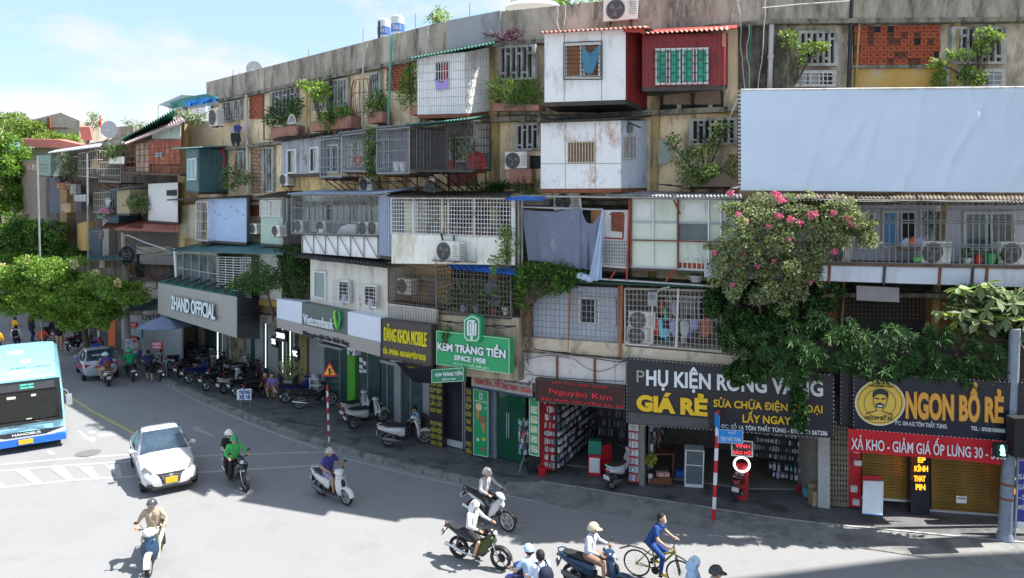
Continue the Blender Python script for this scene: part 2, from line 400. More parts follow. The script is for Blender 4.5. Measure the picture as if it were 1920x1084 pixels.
m=M();m.prism([V((p.x,p.y,3.65))for p in off_pl(.02)+bk[::-1]],V((0,0,.3)));B(m,'ground_floor_ceiling',dim_m,blk)
b2=off_pl(-9.8)
for i in range(4):
    m=M();m.prism([V((p.x,p.y,0))for p in(bk[i],bk[i+1],b2[i+1],b2[i])],V((0,0,13.8)));B(m,'back_wall',grime_m,blk)
for i,P0 in((0,PL[0]),(4,PL[4])):
    nn=FA.n if i==0 else FC.n;dd=FA.d if i==0 else-FC.d
    m=M();m.prism([P0-nn*.3,P0-nn*10,P0-nn*10+dd*.3,P0-nn*.3+dd*.3],V((0,0,13.8)));B(m,'end_wall',grime_m,blk)
# interior depth: back wall of the shops 4.2 m behind the street line
i1,i2=off_pl(-4.2),off_pl(-4.4)
for i in range(4):
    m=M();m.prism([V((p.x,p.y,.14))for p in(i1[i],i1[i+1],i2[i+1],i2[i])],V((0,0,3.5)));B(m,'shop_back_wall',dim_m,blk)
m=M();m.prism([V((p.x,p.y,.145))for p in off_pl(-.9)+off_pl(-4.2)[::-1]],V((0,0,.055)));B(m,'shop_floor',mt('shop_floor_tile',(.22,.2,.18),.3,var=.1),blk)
def pier(fr,x,wd,mat,par=blk,z0=.14,z1=3.65,dep=4.2,off=.0,name='shop_pier'):
    p=fr.xz(x,1.5,off+(-1.25 if fr is FA else-.7 if fr is FM else-.35));p.z=z0;a=p-fr.d*wd/2;b=p+fr.d*wd/2
    m=M();m.prism([a,b,b-fr.n*dep,a-fr.n*dep],V((0,0,z1-z0)));return B(m,name,mat,par)
wallshop_m=mt('shop_wall',(.30,.28,.25),.8)
for fr,x,wd in((FA,430,.2),(FA,520,.6),(FA,716,.3),(FM,830,.25),(FB,1002,.25),(FB,1190,.35),(FC,1537,.45),(FC,1592,.1),(FC,1890,.5)):pier(fr,x,wd,wallshop_m)
m=M()
for fr,x,wd in((FM,925,.34),(FB,1225,.22),(FC,1770,.18),(FC,1592,.05)):
    p=fr.xz(x,9,.13);p.z=3.95;a=p-fr.d*wd/2;b=p+fr.d*wd/2
    m=M();m.prism([a,b,b-fr.n*.128,a-fr.n*.128],V((0,0,9.98)));B(m,'pilaster',mt('ochre_pilaster',(.42,.30,.13),.85,dirt=(((.1,.09,.07),.45,2,.3),),bump=.3),blk)
# grey newer patch of parapet
m=M();q=[FM.xz(838,15.01,.17),FM.xz(938,15.01,.17)];m.hexa([q[0],q[1],V((q[1].x,q[1].y,14.1)),V((q[0].x,q[0].y,14.1))],[p-FM.n*.3 for p in(q[0],q[1],V((q[1].x,q[1].y,14.1)),V((q[0].x,q[0].y,14.1)))]);B(m,'parapet_patch',conc2_m,blk,label='smooth grey cement patch on the parapet')

# ---------------------------------------------------------------- facade piece builders
def panel(par,name,fr,Q,off,dep,mat,label=None):
    q=fr.q(Q,off);m=M();m.hexa(q,[p-fr.n*dep for p in q]);return B(m,name,mat,par,label=label)
def lattice(par,fr,Q,n=6,off=.01,mat=None,dep=.13,blocks=True,back=dark_m,bars=False):
    mat=mat or mt('vent_concrete',(.40,.40,.38),.85,var=.2,scale=3,dirt=(GRM,.4,3,.5))
    q=fr.q(Q,off);N=fr.n;m=M();m.hexa([p+N*.006 for p in q],q)
    w_=B(m,'window',back,par);m=M();m.rim([p+N*.006 for p in q],.07,dep,N);B(m,'frame',mat,w_)
    r2=random.Random(int(Q[0]*7+Q[1]))
    W_=(q[1]-q[0]).length
    for i in range(n):
        u=(i+.5)/n;h=.026/W_*1.25;m=M()
        m.prism([bil(q,u-h,.04)+N*.01,bil(q,u+h,.04)+N*.01,bil(q,u+h,.96)+N*.01,bil(q,u-h,.96)+N*.01],N*(dep-.01))
        if blocks:
            t=.2 if i%2 else.75
            g_=1/n-2*h
            if i<n-1:m.prism([bil(q,u+h,t)+N*.01,bil(q,u+h+g_,t)+N*.01,bil(q,u+h+g_,t+.07)+N*.01,bil(q,u+h,t+.07)+N*.01],N*(dep-.02))
        B(m,'slat',mat,w_)
    return w_
def window(par,fr,Q,off=.01,n=2,fm=None,gm=None,w_=.06,dark=(),bars=0,sill=False):
    fm=fm or wsteel_m;gm=gm or glass_m;q=fr.q(Q,off);N=fr.n
    m=M();m.rim(q,w_,.07,N);wo_=B(m,'window',fm,par)
    for i in range(n):
        a,b=i/n,(i+1)/n;s_=w_*.6/(q[1]-q[0]).length
        pq=[bil(q,a+s_,.03)+N*.015,bil(q,b-s_,.03)+N*.015,bil(q,b-s_,.97)+N*.015,bil(q,a+s_,.97)+N*.015]
        m=M();m.hexa([p+N*.012 for p in pq],pq);B(m,'pane',dark_m if i in dark else gm,wo_)
        m=M();m.rim([p+N*.0125 for p in pq],.035,.02,N);B(m,'pane_frame',fm,wo_)
    if bars:m=M();m.bars(q,bars,3,.012,N*.1);B(m,'bars',wsteel_m,wo_)
    return wo_
def grille(par,q,nv,nh,r,mat,N,off=.0,name='grille'):
    m=M();m.bars([p+N*off for p in q],nv,nh,r);return B(m,name,mat,par)
def ac(fr,x,y,W=.85,H=.62,off=.45,label='',group=None,dep=.32,bracket=True,yaw=0,fan=None,cond='air conditioner outdoor unit'):
    """x,y: pixel of the middle of its front"""
    c=fr.at(x,y,off);t=T('air_conditioner',label,'air conditioner',V((c.x,c.y,c.z-H/2)),fr.rz+yaw,group)
    m=M();m.box((0,dep/2,H/2),(W,dep,H));B(m,'casing',acw_m,t,local=True)
    fx=-W*.14;m=M();rr=H*.40
    m.loft([[V((fx+k*math.cos(a*PI/12),yy,H/2+k*math.sin(a*PI/12)))for a in range(24)]for k,yy in((rr+.03,-.001),(rr+.03,-.02),(rr,-.02))],cap=False)
    ring=B(m,'fan_guard',acd_m,t,local=True)
    m=M();m.add([V((fx+rr*math.cos(a*PI/12),-.004,H/2+rr*math.sin(a*PI/12)))for a in range(24)],[list(range(24))])
    for k in(.3,.55,.8):m.path([V((fx+rr*k*math.cos(a*PI/6),-.022,H/2+rr*k*math.sin(a*PI/6)))for a in range(13)],.006,4)
    for k in range(3):
        a=k*PI*2/3;m.prism([V((fx,-.01,H/2)),V((fx+rr*.9*math.cos(a),-.01,H/2+rr*.9*math.sin(a))),V((fx+rr*.8*math.cos(a+.7),-.006,H/2+rr*.8*math.sin(a+.7)))],V((0,.003,0)),1)
    B(m,'fan',[acd_m,acb_m],ring,local=True)
    m=M()
    for i in range(6):m.box((W*.36,-.006,H*(.25+.1*i)),(W*.2,.008,.012))
    for i in range(7):m.box((W/2+.004,dep/2,H*(.15+.11*i)),(.008,dep*.8,.02))
    B(m,'louvres',acb_m,t,local=True)
    m=M();m.box((-W*.3,dep/2,-.02),(.05,dep,.038));m.box((W*.3,dep/2,-.02),(.05,dep,.038))
    if bracket:
        for sx in(-1,1):m.tube((sx*W*.3,.0,-.03),(sx*W*.3,dep+max(0,off-.35),-.3),.015,4);m.tube((sx*W*.3,0,-.03),(sx*W*.3,off,-.03),.015,4)
    B(m,'bracket',dsteel_m,t,local=True)
    return t
def pot(fr,x,y,off,label,col,r=.13,h=.22,plant=None,pm=None,cat='flower pot'):
    c=fr.at(x,y,off);m=M();n=12
    m.loft([[c+V((k*math.cos(a*2*PI/n),k*math.sin(a*2*PI/n),z))for a in range(n)]for k,z in((r*.7,0),(r,h),(r*1.1,h),(r*1.1,h+.03),(r*.9,h+.03),(r*.85,h-.03))])
    S(m,'flower_pot',mt('pot_'+col[0],col[1],.6),label,cat)
def pipe(fr,pts,r,mat,label,off=.2,cat='pipe',name='drain_pipe',n=8):
    P_=[fr.at(x,y,off)for x,y in pts];m=M();m.path(P_,r,n)
    for a,b in zip(P_[:-1],P_[1:]):
        L=(b-a).length
        for i in range(int(L/1.3)):p=a+(b-a)*((i+.5)/max(1,int(L/1.3)));m.tube(p-V((0,0,.03)),p+V((0,0,.03)),r*1.3,n)
    return S(m,name,mat,label,cat)
# ---- foliage
def rosette_mat(n,c,up=.5):
    pass
def leafcloud(blobs,n,L,W,seed,up=.35,droop=.2,shell=.55,hang=False,fold=.25,clump=0):
    if clump:
        q_=np.random.default_rng(seed+500);nb=[]
        for b in blobs:
            r_=np.array(b[1]if hasattr(b[1],'__len__')else(b[1],)*3,float)
            for _ in range(clump):
                d_=q_.normal(size=3);d_/=np.linalg.norm(d_);s_=q_.uniform(.2,.48);nb.append((np.array(list(b[0]))+d_*r_*q_.uniform(.45,1.05),tuple(r_*s_),1))
        blobs=nb
    """blobs: (centre, (rx,ry,rz), weight).  returns numpy verts, faces"""
    r=np.random.default_rng(seed);C=np.array([list(b[0])for b in blobs]);RR=np.array([b[1]if hasattr(b[1],'__len__')else(b[1],)*3 for b in blobs],float)
    wt=np.array([b[2]if len(b)>2 else 1 for b in blobs],float)*np.cbrt(RR.prod(1))**2;wt/=wt.sum()
    k=r.choice(len(blobs),n,p=wt);d=r.normal(size=(n,3));d/=np.linalg.norm(d,axis=1)[:,None]
    rad=shell+(1-shell)*r.random(n)**.5;rad*=r.uniform(.75,1.12,n)
    # clumping
    p=C[k]+d*RR[k]*rad[:,None]
    ax=d*.7+r.normal(size=(n,3))*.6;ax[:,2]+=up-droop
    if hang:ax[:,2]-=1.2
    ax/=np.linalg.norm(ax,axis=1)[:,None]
    nrm=r.normal(size=(n,3));nrm[:,2]+=1.0;nrm+=d*.6
    sd=np.cross(ax,nrm);sd/=np.linalg.norm(sd,axis=1)[:,None]+1e-9;nn=np.cross(sd,ax)
    s=r.uniform(.6,1.3,n)[:,None]
    v=np.stack([p,p+ax*L*.45*s+sd*W*s/2+nn*W*fold*s,p+ax*L*s,p+ax*L*.45*s-sd*W*s/2+nn*W*fold*s],1).reshape(-1,3)
    b=np.arange(n)*4;f=np.stack([np.stack([b,b+1,b+2],1),np.stack([b,b+2,b+3],1)],1).reshape(-1,3)
    return v,f,r.integers(0,1000,n)
def rosettes(cents,per,L,W,seed,droop=.3,tilt=.5):
    r=np.random.default_rng(seed);v=[];n=0
    for c,ax in cents:
        ax=np.array(ax,float)+r.normal(size=3)*.2;ax/=np.linalg.norm(ax);u=np.cross(ax,[.3,.2,.9]);u/=np.linalg.norm(u);w_=np.cross(ax,u)
        for i in range(per):
            a=2*PI*i/per+r.uniform(-.25,.25);e=r.uniform(-.15,.85);s=r.uniform(.7,1.15)
            dr=(u*math.cos(a)+w_*math.sin(a))*math.cos(e)+ax*math.sin(e);side=np.cross(dr,ax);side/=np.linalg.norm(side)+1e-9
            c_=np.array(c);t1=c_+dr*L*s*.5;t2=c_+dr*L*s;t2[2]-=droop*L*s*.5;nn=np.cross(side,dr)*W*.12
            v+=[c_,t1+side*W/2*s+nn,t2,t1-side*W/2*s+nn];n+=1
    v=np.array(v);b=np.arange(n)*4
    f=np.stack([np.stack([b,b+1,b+2],1),np.stack([b,b+2,b+3],1)],1).reshape(-1,3)
    return v,f,r.integers(0,1000,n)
def leafobj(name,parts,mats,par=None,label=None,cat=None,group=None,kind=None,wts=None):
    vs,fs,ks=[],[],[];b=0
    for v,f,k in parts:vs.append(v);fs.append(f+b);ks.append(np.repeat(k,2));b+=len(v)
    v=np.concatenate(vs);f=np.concatenate(fs);k=np.concatenate(ks)
    sh=np.array(ROOT[par.name])if par is not None else np.array([v[:,0].mean(),v[:,1].mean(),v[:,2].min()])
    v=v-sh;me=D.meshes.new(name);me.vertices.add(len(v));me.vertices.foreach_set('co',v.astype('f4').ravel())
    me.loops.add(len(f)*3);me.loops.foreach_set('vertex_index',f.astype('i4').ravel());me.polygons.add(len(f))
    me.polygons.foreach_set('loop_start',np.arange(0,len(f)*3,3,dtype='i4'))
    for x in mats:me.materials.append(x)
    wts=wts or[1]*len(mats);cs=np.cumsum(wts)/sum(wts)*1000
    me.polygons.foreach_set('material_index',np.searchsorted(cs,k,side='right').clip(0,len(mats)-1).astype('i4'))
    me.update(calc_edges=True);me.validate()
    o=D.objects.new(name,me);COL.objects.link(o)
    if par is not None:o.parent=par
    else:o.location=sh
    ROOT[o.name]=V(sh);return tagp(o,label,cat,group,kind)
def lf(name,c,t=.35):return mt('leaf_'+name,c,.55,var=.25,scale=2,tr=t,spec=.35)
LG1,LG2,LG3=lf('bright',(.20,.36,.05)),lf('mid',(.10,.22,.035)),lf('deep',(.035,.095,.02))
LD1,LD2,LD3=lf('mango',(.05,.13,.03)),lf('mango_deep',(.028,.075,.02)),lf('mango_tip',(.09,.2,.04))
LY=lf('yellow_green',(.27,.38,.06));LS=lf('silver_green',(.32,.37,.18),.3);LO=lf('olive',(.16,.19,.065));LP=lf('purple',(.07,.02,.05),.2)
FLW=lf('cream_flower',(.75,.65,.35));PK1=lf('magenta_bract',(.75,.06,.35));PK2=lf('pink_bract',(.75,.18,.25))
wood_m=mt('bark',(.11,.085,.06),.9,var=.3,scale=6,bump=.5)
# ================================================================ FACADE THINGS
def shed(label,fr,Q,off,mat,side=None,roofm=None,smat=None,ribs=0,sribs=0,name='box_extension',cat='box room',over=.25,rise=.22,amp=.03,rib_d=.012,roofn=None,roofQ=None,bot=None):
    q=fr.q(Q,off);N=fr.n;bk_=[p-N*(off-.02)for p in q]
    if side:
        xb,yt,yb=side;bk_[1]=fr.at(xb,yt,.02);bk_[2]=fr.at(xb,yb,.02)
    t=T(name,label,cat,q[3],0);m=M();m.hexa(q,bk_);B(m,'walls',mat,t)
    sq=[q[1],bk_[1],bk_[2],q[2]];sn=((bk_[1]-q[1]).cross(q[2]-q[1])).normalized()
    if sn.x<0:sn=-sn
    if smat or sribs:
        m=M();m.hexa([p+sn*.012 for p in sq],[p+sn*.002 for p in sq])
        if sribs:m.ribs([p+sn*.012 for p in sq],sribs,.4,.025,sn)
        B(m,'side_cladding',smat or mat,t)
    if ribs:m=M();m.ribs(q,ribs,.35,rib_d,N);B(m,'cladding_ribs',mat,t)
    if roofm:
        rq=fr.q(roofQ,off+over)if roofQ else[q[0]+N*over-fr.d*.1+V((0,0,.06)),q[1]+N*over+fr.d*.15+V((0,0,.06))]
        a,b=rq[0],rq[1];r_=[a,b,bk_[1]+fr.d*.15+V((0,0,rise+.06)),bk_[0]-fr.d*.1+V((0,0,rise+.06))]
        m=M();L=(b-a).length;m.corr([r_[0],r_[1],r_[2],r_[3]],roofn or max(4,int(L/.13)),amp,V((0,0,1)),.015);B(m,'roof',roofm,t)
    m=M();zb=[q[3],q[2],bk_[2],bk_[3]];m.hexa([p-V((0,0,.003))for p in zb],[p-V((0,0,.12))for p in zb]);B(m,'floor_frame',bot or dsteel_m,t)
    return t,q,sq,sn
def cage(label,fr,Q,off,nv,nh,mat=None,r=.011,side=None,floor=True,top=None,name='balcony_cage',cat='balcony cage',brk=3,sidel=False,brm=None,slab_h=.07):
    mat=mat or steel_m;q=fr.q(Q,off);N=fr.n;bk_=[p-N*(off-.02)for p in q]
    if side:xb,yt,yb=side;bk_[1]=fr.at(xb,yt,.02);bk_[2]=fr.at(xb,yb,.02)
    t=T(name,label,cat,q[3]);grille(t,q,nv,nh,r,mat,N)
    m=M();m.bars(q,1,1,.028);
    for p,b in zip(q,bk_):m.tube(p,b,.022,4)
    B(m,'frame',mat,t)
    sw=(bk_[1]-q[1]).length;m=M();m.bars([q[1],bk_[1],bk_[2],q[2]],max(3,int(sw/.14)),nh,r);B(m,'side_grille',mat,t)
    if sidel:m=M();m.bars([q[0],bk_[0],bk_[3],q[3]],max(3,int(off/.14)),nh,r);B(m,'side_grille',mat,t)
    if floor:
        zb=[q[3],q[2],bk_[2],bk_[3]];m=M();m.hexa([p-V((0,0,.002))for p in zb],[p-V((0,0,slab_h))for p in zb]);B(m,'floor',dsteel_m,t)
    for i in range(brk):
        u=(i+.5)/brk;a=q[3]*(1-u)+q[2]*u;b=bk_[3]*(1-u)+bk_[2]*u;m=M();m.tube(a-V((0,0,.1)),b-V((0,0,.75)),.025,4);m.tube(b-V((0,0,.08)),b-V((0,0,.75)),.022,4);m.tube(a-V((0,0,.1)),b-V((0,0,.1)),.022,4);B(m,'bracket',brm or rust_m,t)
    if top:
        r_=[q[0]+N*.2+V((0,0,.05)),q[1]+N*.2+V((0,0,.05)),bk_[1]+V((0,0,.22)),bk_[0]+V((0,0,.22))]
        m=M();m.corr(r_,max(4,int((r_[1]-r_[0]).length/.14)),.025,V((0,0,1)),.012);B(m,'roof',top,t)
    return t,q
def planter(label,fr,Q,off=.55,dep=.42,mat=None):
    q=fr.q(Q,off);m=M();lo=[p-fr.n*dep for p in q];m.hexa(q,lo)
    t=T('planter_box',label,'planter',q[3]);B(m,'box',mat or pink_m,t)
    m=M();N=fr.n;a,b=q[0]-N*.05-V((0,0,.02)),q[1]-N*.05-V((0,0,.02));m.prism([a+fr.d*.05,b-fr.d*.05,b-N*(dep-.1)-fr.d*.05,a-N*(dep-.1)+fr.d*.05],V((0,0,.05)));B(m,'soil',earth_m,t)
    m=M()
    for u in(.15,.5,.85):
        p=q[3]*(1-u)+q[2]*u-N*dep;m.prism([p-fr.d*.05,p+fr.d*.05,p+fr.d*.05-N*(off-dep-.01),p-fr.d*.05-N*(off-dep-.01)],V((0,0,-.3)))
    B(m,'bracket',ledge_m,t)
    return t
def bush(name,label,cat,pts,n,L,W,mats,seed,wts=None,stems=None,hang=False,up=.3,shell=.35,fr=None,**k):
    """pts: (fr, x, y, off, radius m (rx,ry,rz))"""
    bl=[(f.at(x,y,o),rr)for f,x,y,o,rr in pts];base=bl[0][0]
    zb=min(b[0].z-(b[1][2]if hasattr(b[1],'__len__')else b[1])*.6 for b in bl)
    t=T(name,label,cat,V((base.x,base.y,zb)))
    leafobj('leaves',[leafcloud(bl,n,L,W,seed,up=up,shell=shell,hang=hang)],mats,t,wts=wts,kind='stuff' if n>300 else None)
    m=M();r2=random.Random(seed)
    for b in bl:
        for i in range(3):
            e=b[0]+V((r2.uniform(-.5,.5),r2.uniform(-.5,.5),r2.uniform(-.3,.5)))*(b[1][0]if hasattr(b[1],'__len__')else b[1])
            s_=V((base.x,base.y,zb))if stems is None else fr.at(*stems)
            md=(s_+e)/2+V((0,0,.05));m.path([s_,md,e],.012,4)
    B(m,'stems',wood_m,t);return t
def brickwall(par,fr,Q,off,mat,cols,rows,name='brick',dep=.03,gap=.12,hole=False):
    q=fr.q(Q,off);N=fr.n;m=M();m.hexa([p-N*.004 for p in q],[p-N*.02 for p in q]);w_=B(m,'brick_panel',mt('mortar',(.2,.14,.1),.9),par)
    for j in range(rows):
        for i in range(cols+(j%2)):
            a=max(0,(i-.5*(j%2)+gap/2)/cols);b=min(1,(i+1-.5*(j%2)-gap/2)/cols)
            if b-a<.02:continue
            t0,t1=(j+gap)/rows,(j+1-gap)/rows;m=M();d_=dep*rnd.uniform(.6,1.3)
            m.prism([bil(q,a,t0),bil(q,b,t0),bil(q,b,t1),bil(q,a,t1)],N*d_);B(m,name,mat,w_)
    return w_
PVAL=[]
# ------------------------------------------------ top storey, wall openings (parts of the block)
for(xl,tl,bl,xr,tr,br,n)in((421,192,230,439,190,228,4),(441,190,226,456,188,224,4),(510,173,222,560,163,216,7),(591,166,208,617,158,205,5),(624,151,204,657,146,200,6),(697,139,190,718,134,186,5)):
    lattice(blk,FA,(xl,tl,bl,xr,tr,br),n)
lattice(blk,FM,R(937,86,1008,153)if False else(937,88,153,1008,84,150),7)
lattice(blk,FB,(967,234,284,1015,230,282),5)
lattice(blk,FB,(1293,224,274,1384,221,272),8)
lattice(blk,FC,(1492,60,125,1568,59,125),7,bars=True);lattice(blk,FC,(1779,52,122,1880,52,122),8)
for Q,d_ in(((1488,134,163,1564,134,163),(2,)),((1773,131,163,1880,131,163),(0,))):window(blk,FC,Q,.02,3,gm=mt('grey_pane',(.33,.36,.38),.3),dark=d_,bars=5)
brickwall(blk,FA,(468,179,223,492,177,223),.03,brick_m,3,8)
brickwall(blk,FA,(726,125,171,769,112,168),.04,brick_m,5,10,gap=.16,dep=.06)
brickwall(blk,FA,(470,273,362,494,275,362),.03,pbrick_m,3,12)
brickwall(blk,FA,(468,375,405,491,374,405),.05,brick_m,3,7,gap=.16)
brickwall(blk,FA,(440,289,330,449,288,330),.03,pbrick_m,1,8)
lattice(blk,FA,(451,283,318,462,282,318),3,blocks=False);w_=lattice(blk,FA,(496,276,362,517,276,360),4,blocks=False)
# red breeze-block screen on the right, one part per block
q=FC.q((1601,49,122,1763,47,122),.06);N=FC.n;m=M();m.hexa([p-N*.05 for p in q],[p-N*.058 for p in q]);scr=B(m,'breeze_block_screen',dark_m,blk)
bw,bh=(q[1]-q[0]).length/13,(q[3]-q[0]).length/6
m=M();h=.5*bw-.008;z=.5*bh-.008;e=.022
for a,b in(((-h,-z),(h,-z+e)),((-h,z-e),(h,z)),((-h,-z+e),(-h+e,z-e)),((h-e,-z+e),(h,z-e))):m.box(((a[0]+b[0])/2,0,(a[1]+b[1])/2),(b[0]-a[0],.06,b[1]-a[1]))
for k in range(4):
    a=PI/4+k*PI/2;m.tube((.035*math.cos(a),0,.035*math.sin(a)),((h-.01)*1.2*math.cos(a),0,(z-.01)*1.2*math.sin(a)),.016,4)
ri=[[V((r_*math.cos(t*PI/4),y,r_*math.sin(t*PI/4)))for t in range(8)]for r_,y in((.055,.02),(.055,-.02),(.03,-.02),(.03,.02))]
m.loft(ri,cap=False,closed=True)
bme=mesh_of(m,'breeze_block',[brick_m]);bme2=mesh_of(m,'breeze_block',[mt('dark_brick',(.17,.06,.045),.9,var=.3)])
for j in range(6):
    for i in range(13):
        if(i,j)in((3,0),(5,0),(12,4),(9,2)):continue
        c=bil(q,(i+.5)/13,(j+.5)/6);o=D.objects.new('breeze_block',bme if rnd.random()<.78 else bme2);COL.objects.link(o);o.parent=scr
        o.location=c-ROOT[blk.name];o.rotation_euler=(rnd.uniform(-.04,.04),0,FC.rz+rnd.uniform(-.06,.06))
panel(blk,'wall_patch',FC,(1597,128,169,1762,128,168),.04,.04,ochre_m,'peeling orange painted wall below the breeze blocks')
panel(blk,'wall_patch',FC,(1597,122,128,1770,121,127),.12,.12,ledge_m)
panel(blk,'wall_patch',FB,(1384,50,168,1476,46,168),.03,.03,mt('black_mould_plaster',(.15,.135,.11),.95,var=.3,dirt=(((.03,.03,.028),.6,1.5,.3),((.3,.26,.19),.35,2,.5)),bump=.5),'wall blackened by mould')
panel(blk,'wall_patch',FB,(1231,166,196,1357,166,196),.02,.02,mt('brown_plaster',(.30,.22,.17),.9,dirt=(GRM,.3,2,.5)))
for x0,x1 in((1233,1269),(1277,1328),(1336,1355)):panel(blk,'opening',FB,(x0,196,206,x1,196,206),.015,.015,dark_m)
panel(blk,'beam',FB,(1231,207,214,1384,207,214),.08,.08,mt('yellow_beam',(.55,.38,.14),.8))
for(x,y,yb)in((1447,42,168),):pipe(FB,[(x,44),(x-4,yb)],.07,pvc_m,'thick grey drain pipe on the mould-blackened wall left of the blank billboard',.14)
pipe(FC,[(1597,-4),(1591,166)],.055,blackp_m,'black drain pipe running down beside the red breeze block screen',.16)
pipe(FA,[(462,178),(464,300),(466,366)],.07,pvc_m,'grey drain pipe at the far left end of the block beside the brick strip',.25)
pipe(FA,[(494,168),(495,262)],.035,rust_m,'thin rusty pipe right of the left brick panel on the top storey',.2)
pipe(FA,[(575,168),(574,250)],.05,ochre_m,'ochre pipe between the two leftmost planters of the top storey',.2)
pipe(FA,[(619,150),(620,225)],.07,mt('sooty_pipe',(.07,.065,.055),.8),'sooty drain pipe between two slatted windows of the top storey',.2)
pipe(FA,[(688,82),(681,130),(679,238)],.035,pvc_m,'thin white pipe hooked over the parapet and running down the wall',.3)
pipe(FA,[(736,66),(733,90),(728,234)],.045,green_pipe,'green pipe running down left of the brick panel under the parapet',.32)
pipe(FM,[(803,50),(799,104)],.03,pvc_m,'thin grey pipe over the parapet above the white tiled box room',.3)
for(fr,x0,y0,x1,y1,s_)in((FB,1384,0,1396,168,1),(FB,1402,46,1404,168,2),(FB,1437,0,1424,168,3),(FB,1048,10,1046,55,4),(FB,1060,8,1055,55,5),(FB,1384,0,1372,40,6)):
    r2=random.Random(s_);pts=[(x0+(x1-x0)*i/6+r2.uniform(-3,3),y0+(y1-y0)*i/6)for i in range(7)]
    pipe(fr,pts,.012,pvc_m,('pale cable beside the corner of the red box room','short thin cable below the drain head left of the billboard','long pale cable right of the thick grey drain pipe','left cable dangling over the parapet above the white box room','right cable dangling over the parapet above the white box room','short cable crossing the parapet above the red box room')[s_-1],.35,'cable','hanging_cable',4)['group']='loose cables on the wall'
pipe(FB,[(1409,48),(1403,168)],.018,mt('green_hose',(.02,.2,.12),.5),'green hose hanging on the blackened wall left of the billboard',.3,'hose','hose',5)
pipe(FC,[(1430,15),(1500,8),(1593,2)],.015,wsteel_m,'thin white rod slung along the parapet left of the black pipe',.4,'rod','rod',5)
# ------------------------------------------------ planters + plants, top storey
planter('twin pink planter with a white wire chair behind it, leftmost of the top storey',FA,(507,240,258,558,236,254))
planter('pink planter under the yellow-green shrub, second from the left',FA,(586,229,247,617,226,243));planter('mossy pink planter right of the sooty pipe, third from the left',FA,(619,225,243,658,217,240))
planter('small pink planter below the round wire window cage',FA,(689,211,232,716,209,229));planter('short pink planter squeezed left of the white tiled box room',FA,(768,200,216,783,198,214))
planter('long pink planter full of grass between the white box rooms',FM,(924,193,208,1010,197,207));planter('faded pink planter below the air conditioner left of the rusty box room',FB,(955,317,344,996,317,344))
planter('brown planter under the slatted window left of the billboard',FB,(1280,324,350,1386,322,350),mat=mt('brown_planter',(.27,.20,.16),.85,dirt=(GRM,.3,2,.5)))
bush('shrub','dense dark green shrub in the leftmost twin planter of the top storey','shrub',[(FA,530,213,.5,(.75,.3,.5)),(FA,512,222,.5,(.4,.3,.4)),(FA,552,200,.5,(.35,.3,.5))],900,.16,.06,[LG2,LG3,LD2],21)
bush('shrub','spindly yellow-green shrub reaching up to the parapet from a pink planter','shrub',[(FA,572,159,.9,(.4,.25,.15)),(FA,590,167,.8,(.4,.3,.25)),(FA,603,172,.7,(.35,.3,.35)),(FA,592,183,.8,(.2,.2,.2))],420,.17,.09,[LY,LY,LG1],22,stems=(600,232,.4),fr=FA)
bush('shrub','drooping leafy plant in the mossy planter right of the sooty pipe','shrub',[(FA,632,215,.5,(.55,.3,.35)),(FA,615,228,.6,(.4,.3,.35)),(FA,650,214,.5,(.3,.3,.2))],700,.24,.035,[LG1,LG2,LG3],23,up=.6)
bush('shrub','bare-topped green shrub below the round wire cage','shrub',[(FA,704,190,.45,(.4,.3,.45)),(FA,703,205,.5,(.45,.3,.3))],650,.16,.035,[LG2,LG3,LG1],24,up=.6)
bush('shrub','tall feathery bush between the brick panel and the white tiled box room','shrub',[(FA,771,152,.5,(.38,.3,.6)),(FA,766,178,.55,(.45,.3,.5)),(FA,775,135,.4,(.25,.2,.35))],1100,.17,.03,[LG2,LG3,LG1],25,up=.2)
bush('grass_clump','shaggy grass and weeds filling the long planter between the box rooms','grass clump',[(FM,940,175,.45,(.35,.3,.4)),(FM,965,178,.5,(.5,.3,.4)),(FM,995,176,.45,(.4,.3,.35)),(FM,983,190,.55,(.6,.2,.25))],1600,.32,.018,[LG2,LG1,LG3,LO],26,up=.9)
t=T('spiky_plant','clump of spiky purple plants growing on the ledge under the parapet','purple plant',FM.at(945,78,.45));r2=random.Random(3)
leafobj('leaves',[rosettes([(FM.at(x,y,.45+r2.uniform(0,.15)),(0,-.3,1))for x,y in((918,70),(927,68),(936,72),(944,66),(952,70),(960,67),(968,60),(971,70),(950,76),(963,75),(940,76))],18,.30,.035,4,.2)],[LP,LP,mt('leaf_red_purple',(.16,.04,.06),.5,tr=.2)],t)
t=T('spiky_plant','dark spiky fern at the foot of the stained yellow wall left of the box room','fern',FB.at(942,355,.35))
leafobj('leaves',[rosettes([(FB.at(x,y,.5),(0,-.3,1))for x,y in((938,350),(947,352),(930,353))],26,.42,.03,5,.3)],[LD2,LG3],t)
bush('sapling','young pale green sapling growing out of the parapet left of the cement patch','sapling',[(FM,813,38,0,(.35,.25,.2)),(FM,833,36,0,(.35,.25,.2)),(FM,823,30,0,(.3,.2,.3))],260,.11,.07,[LG1,LS,LY],27,stems=(822,50,-.05),fr=FM)
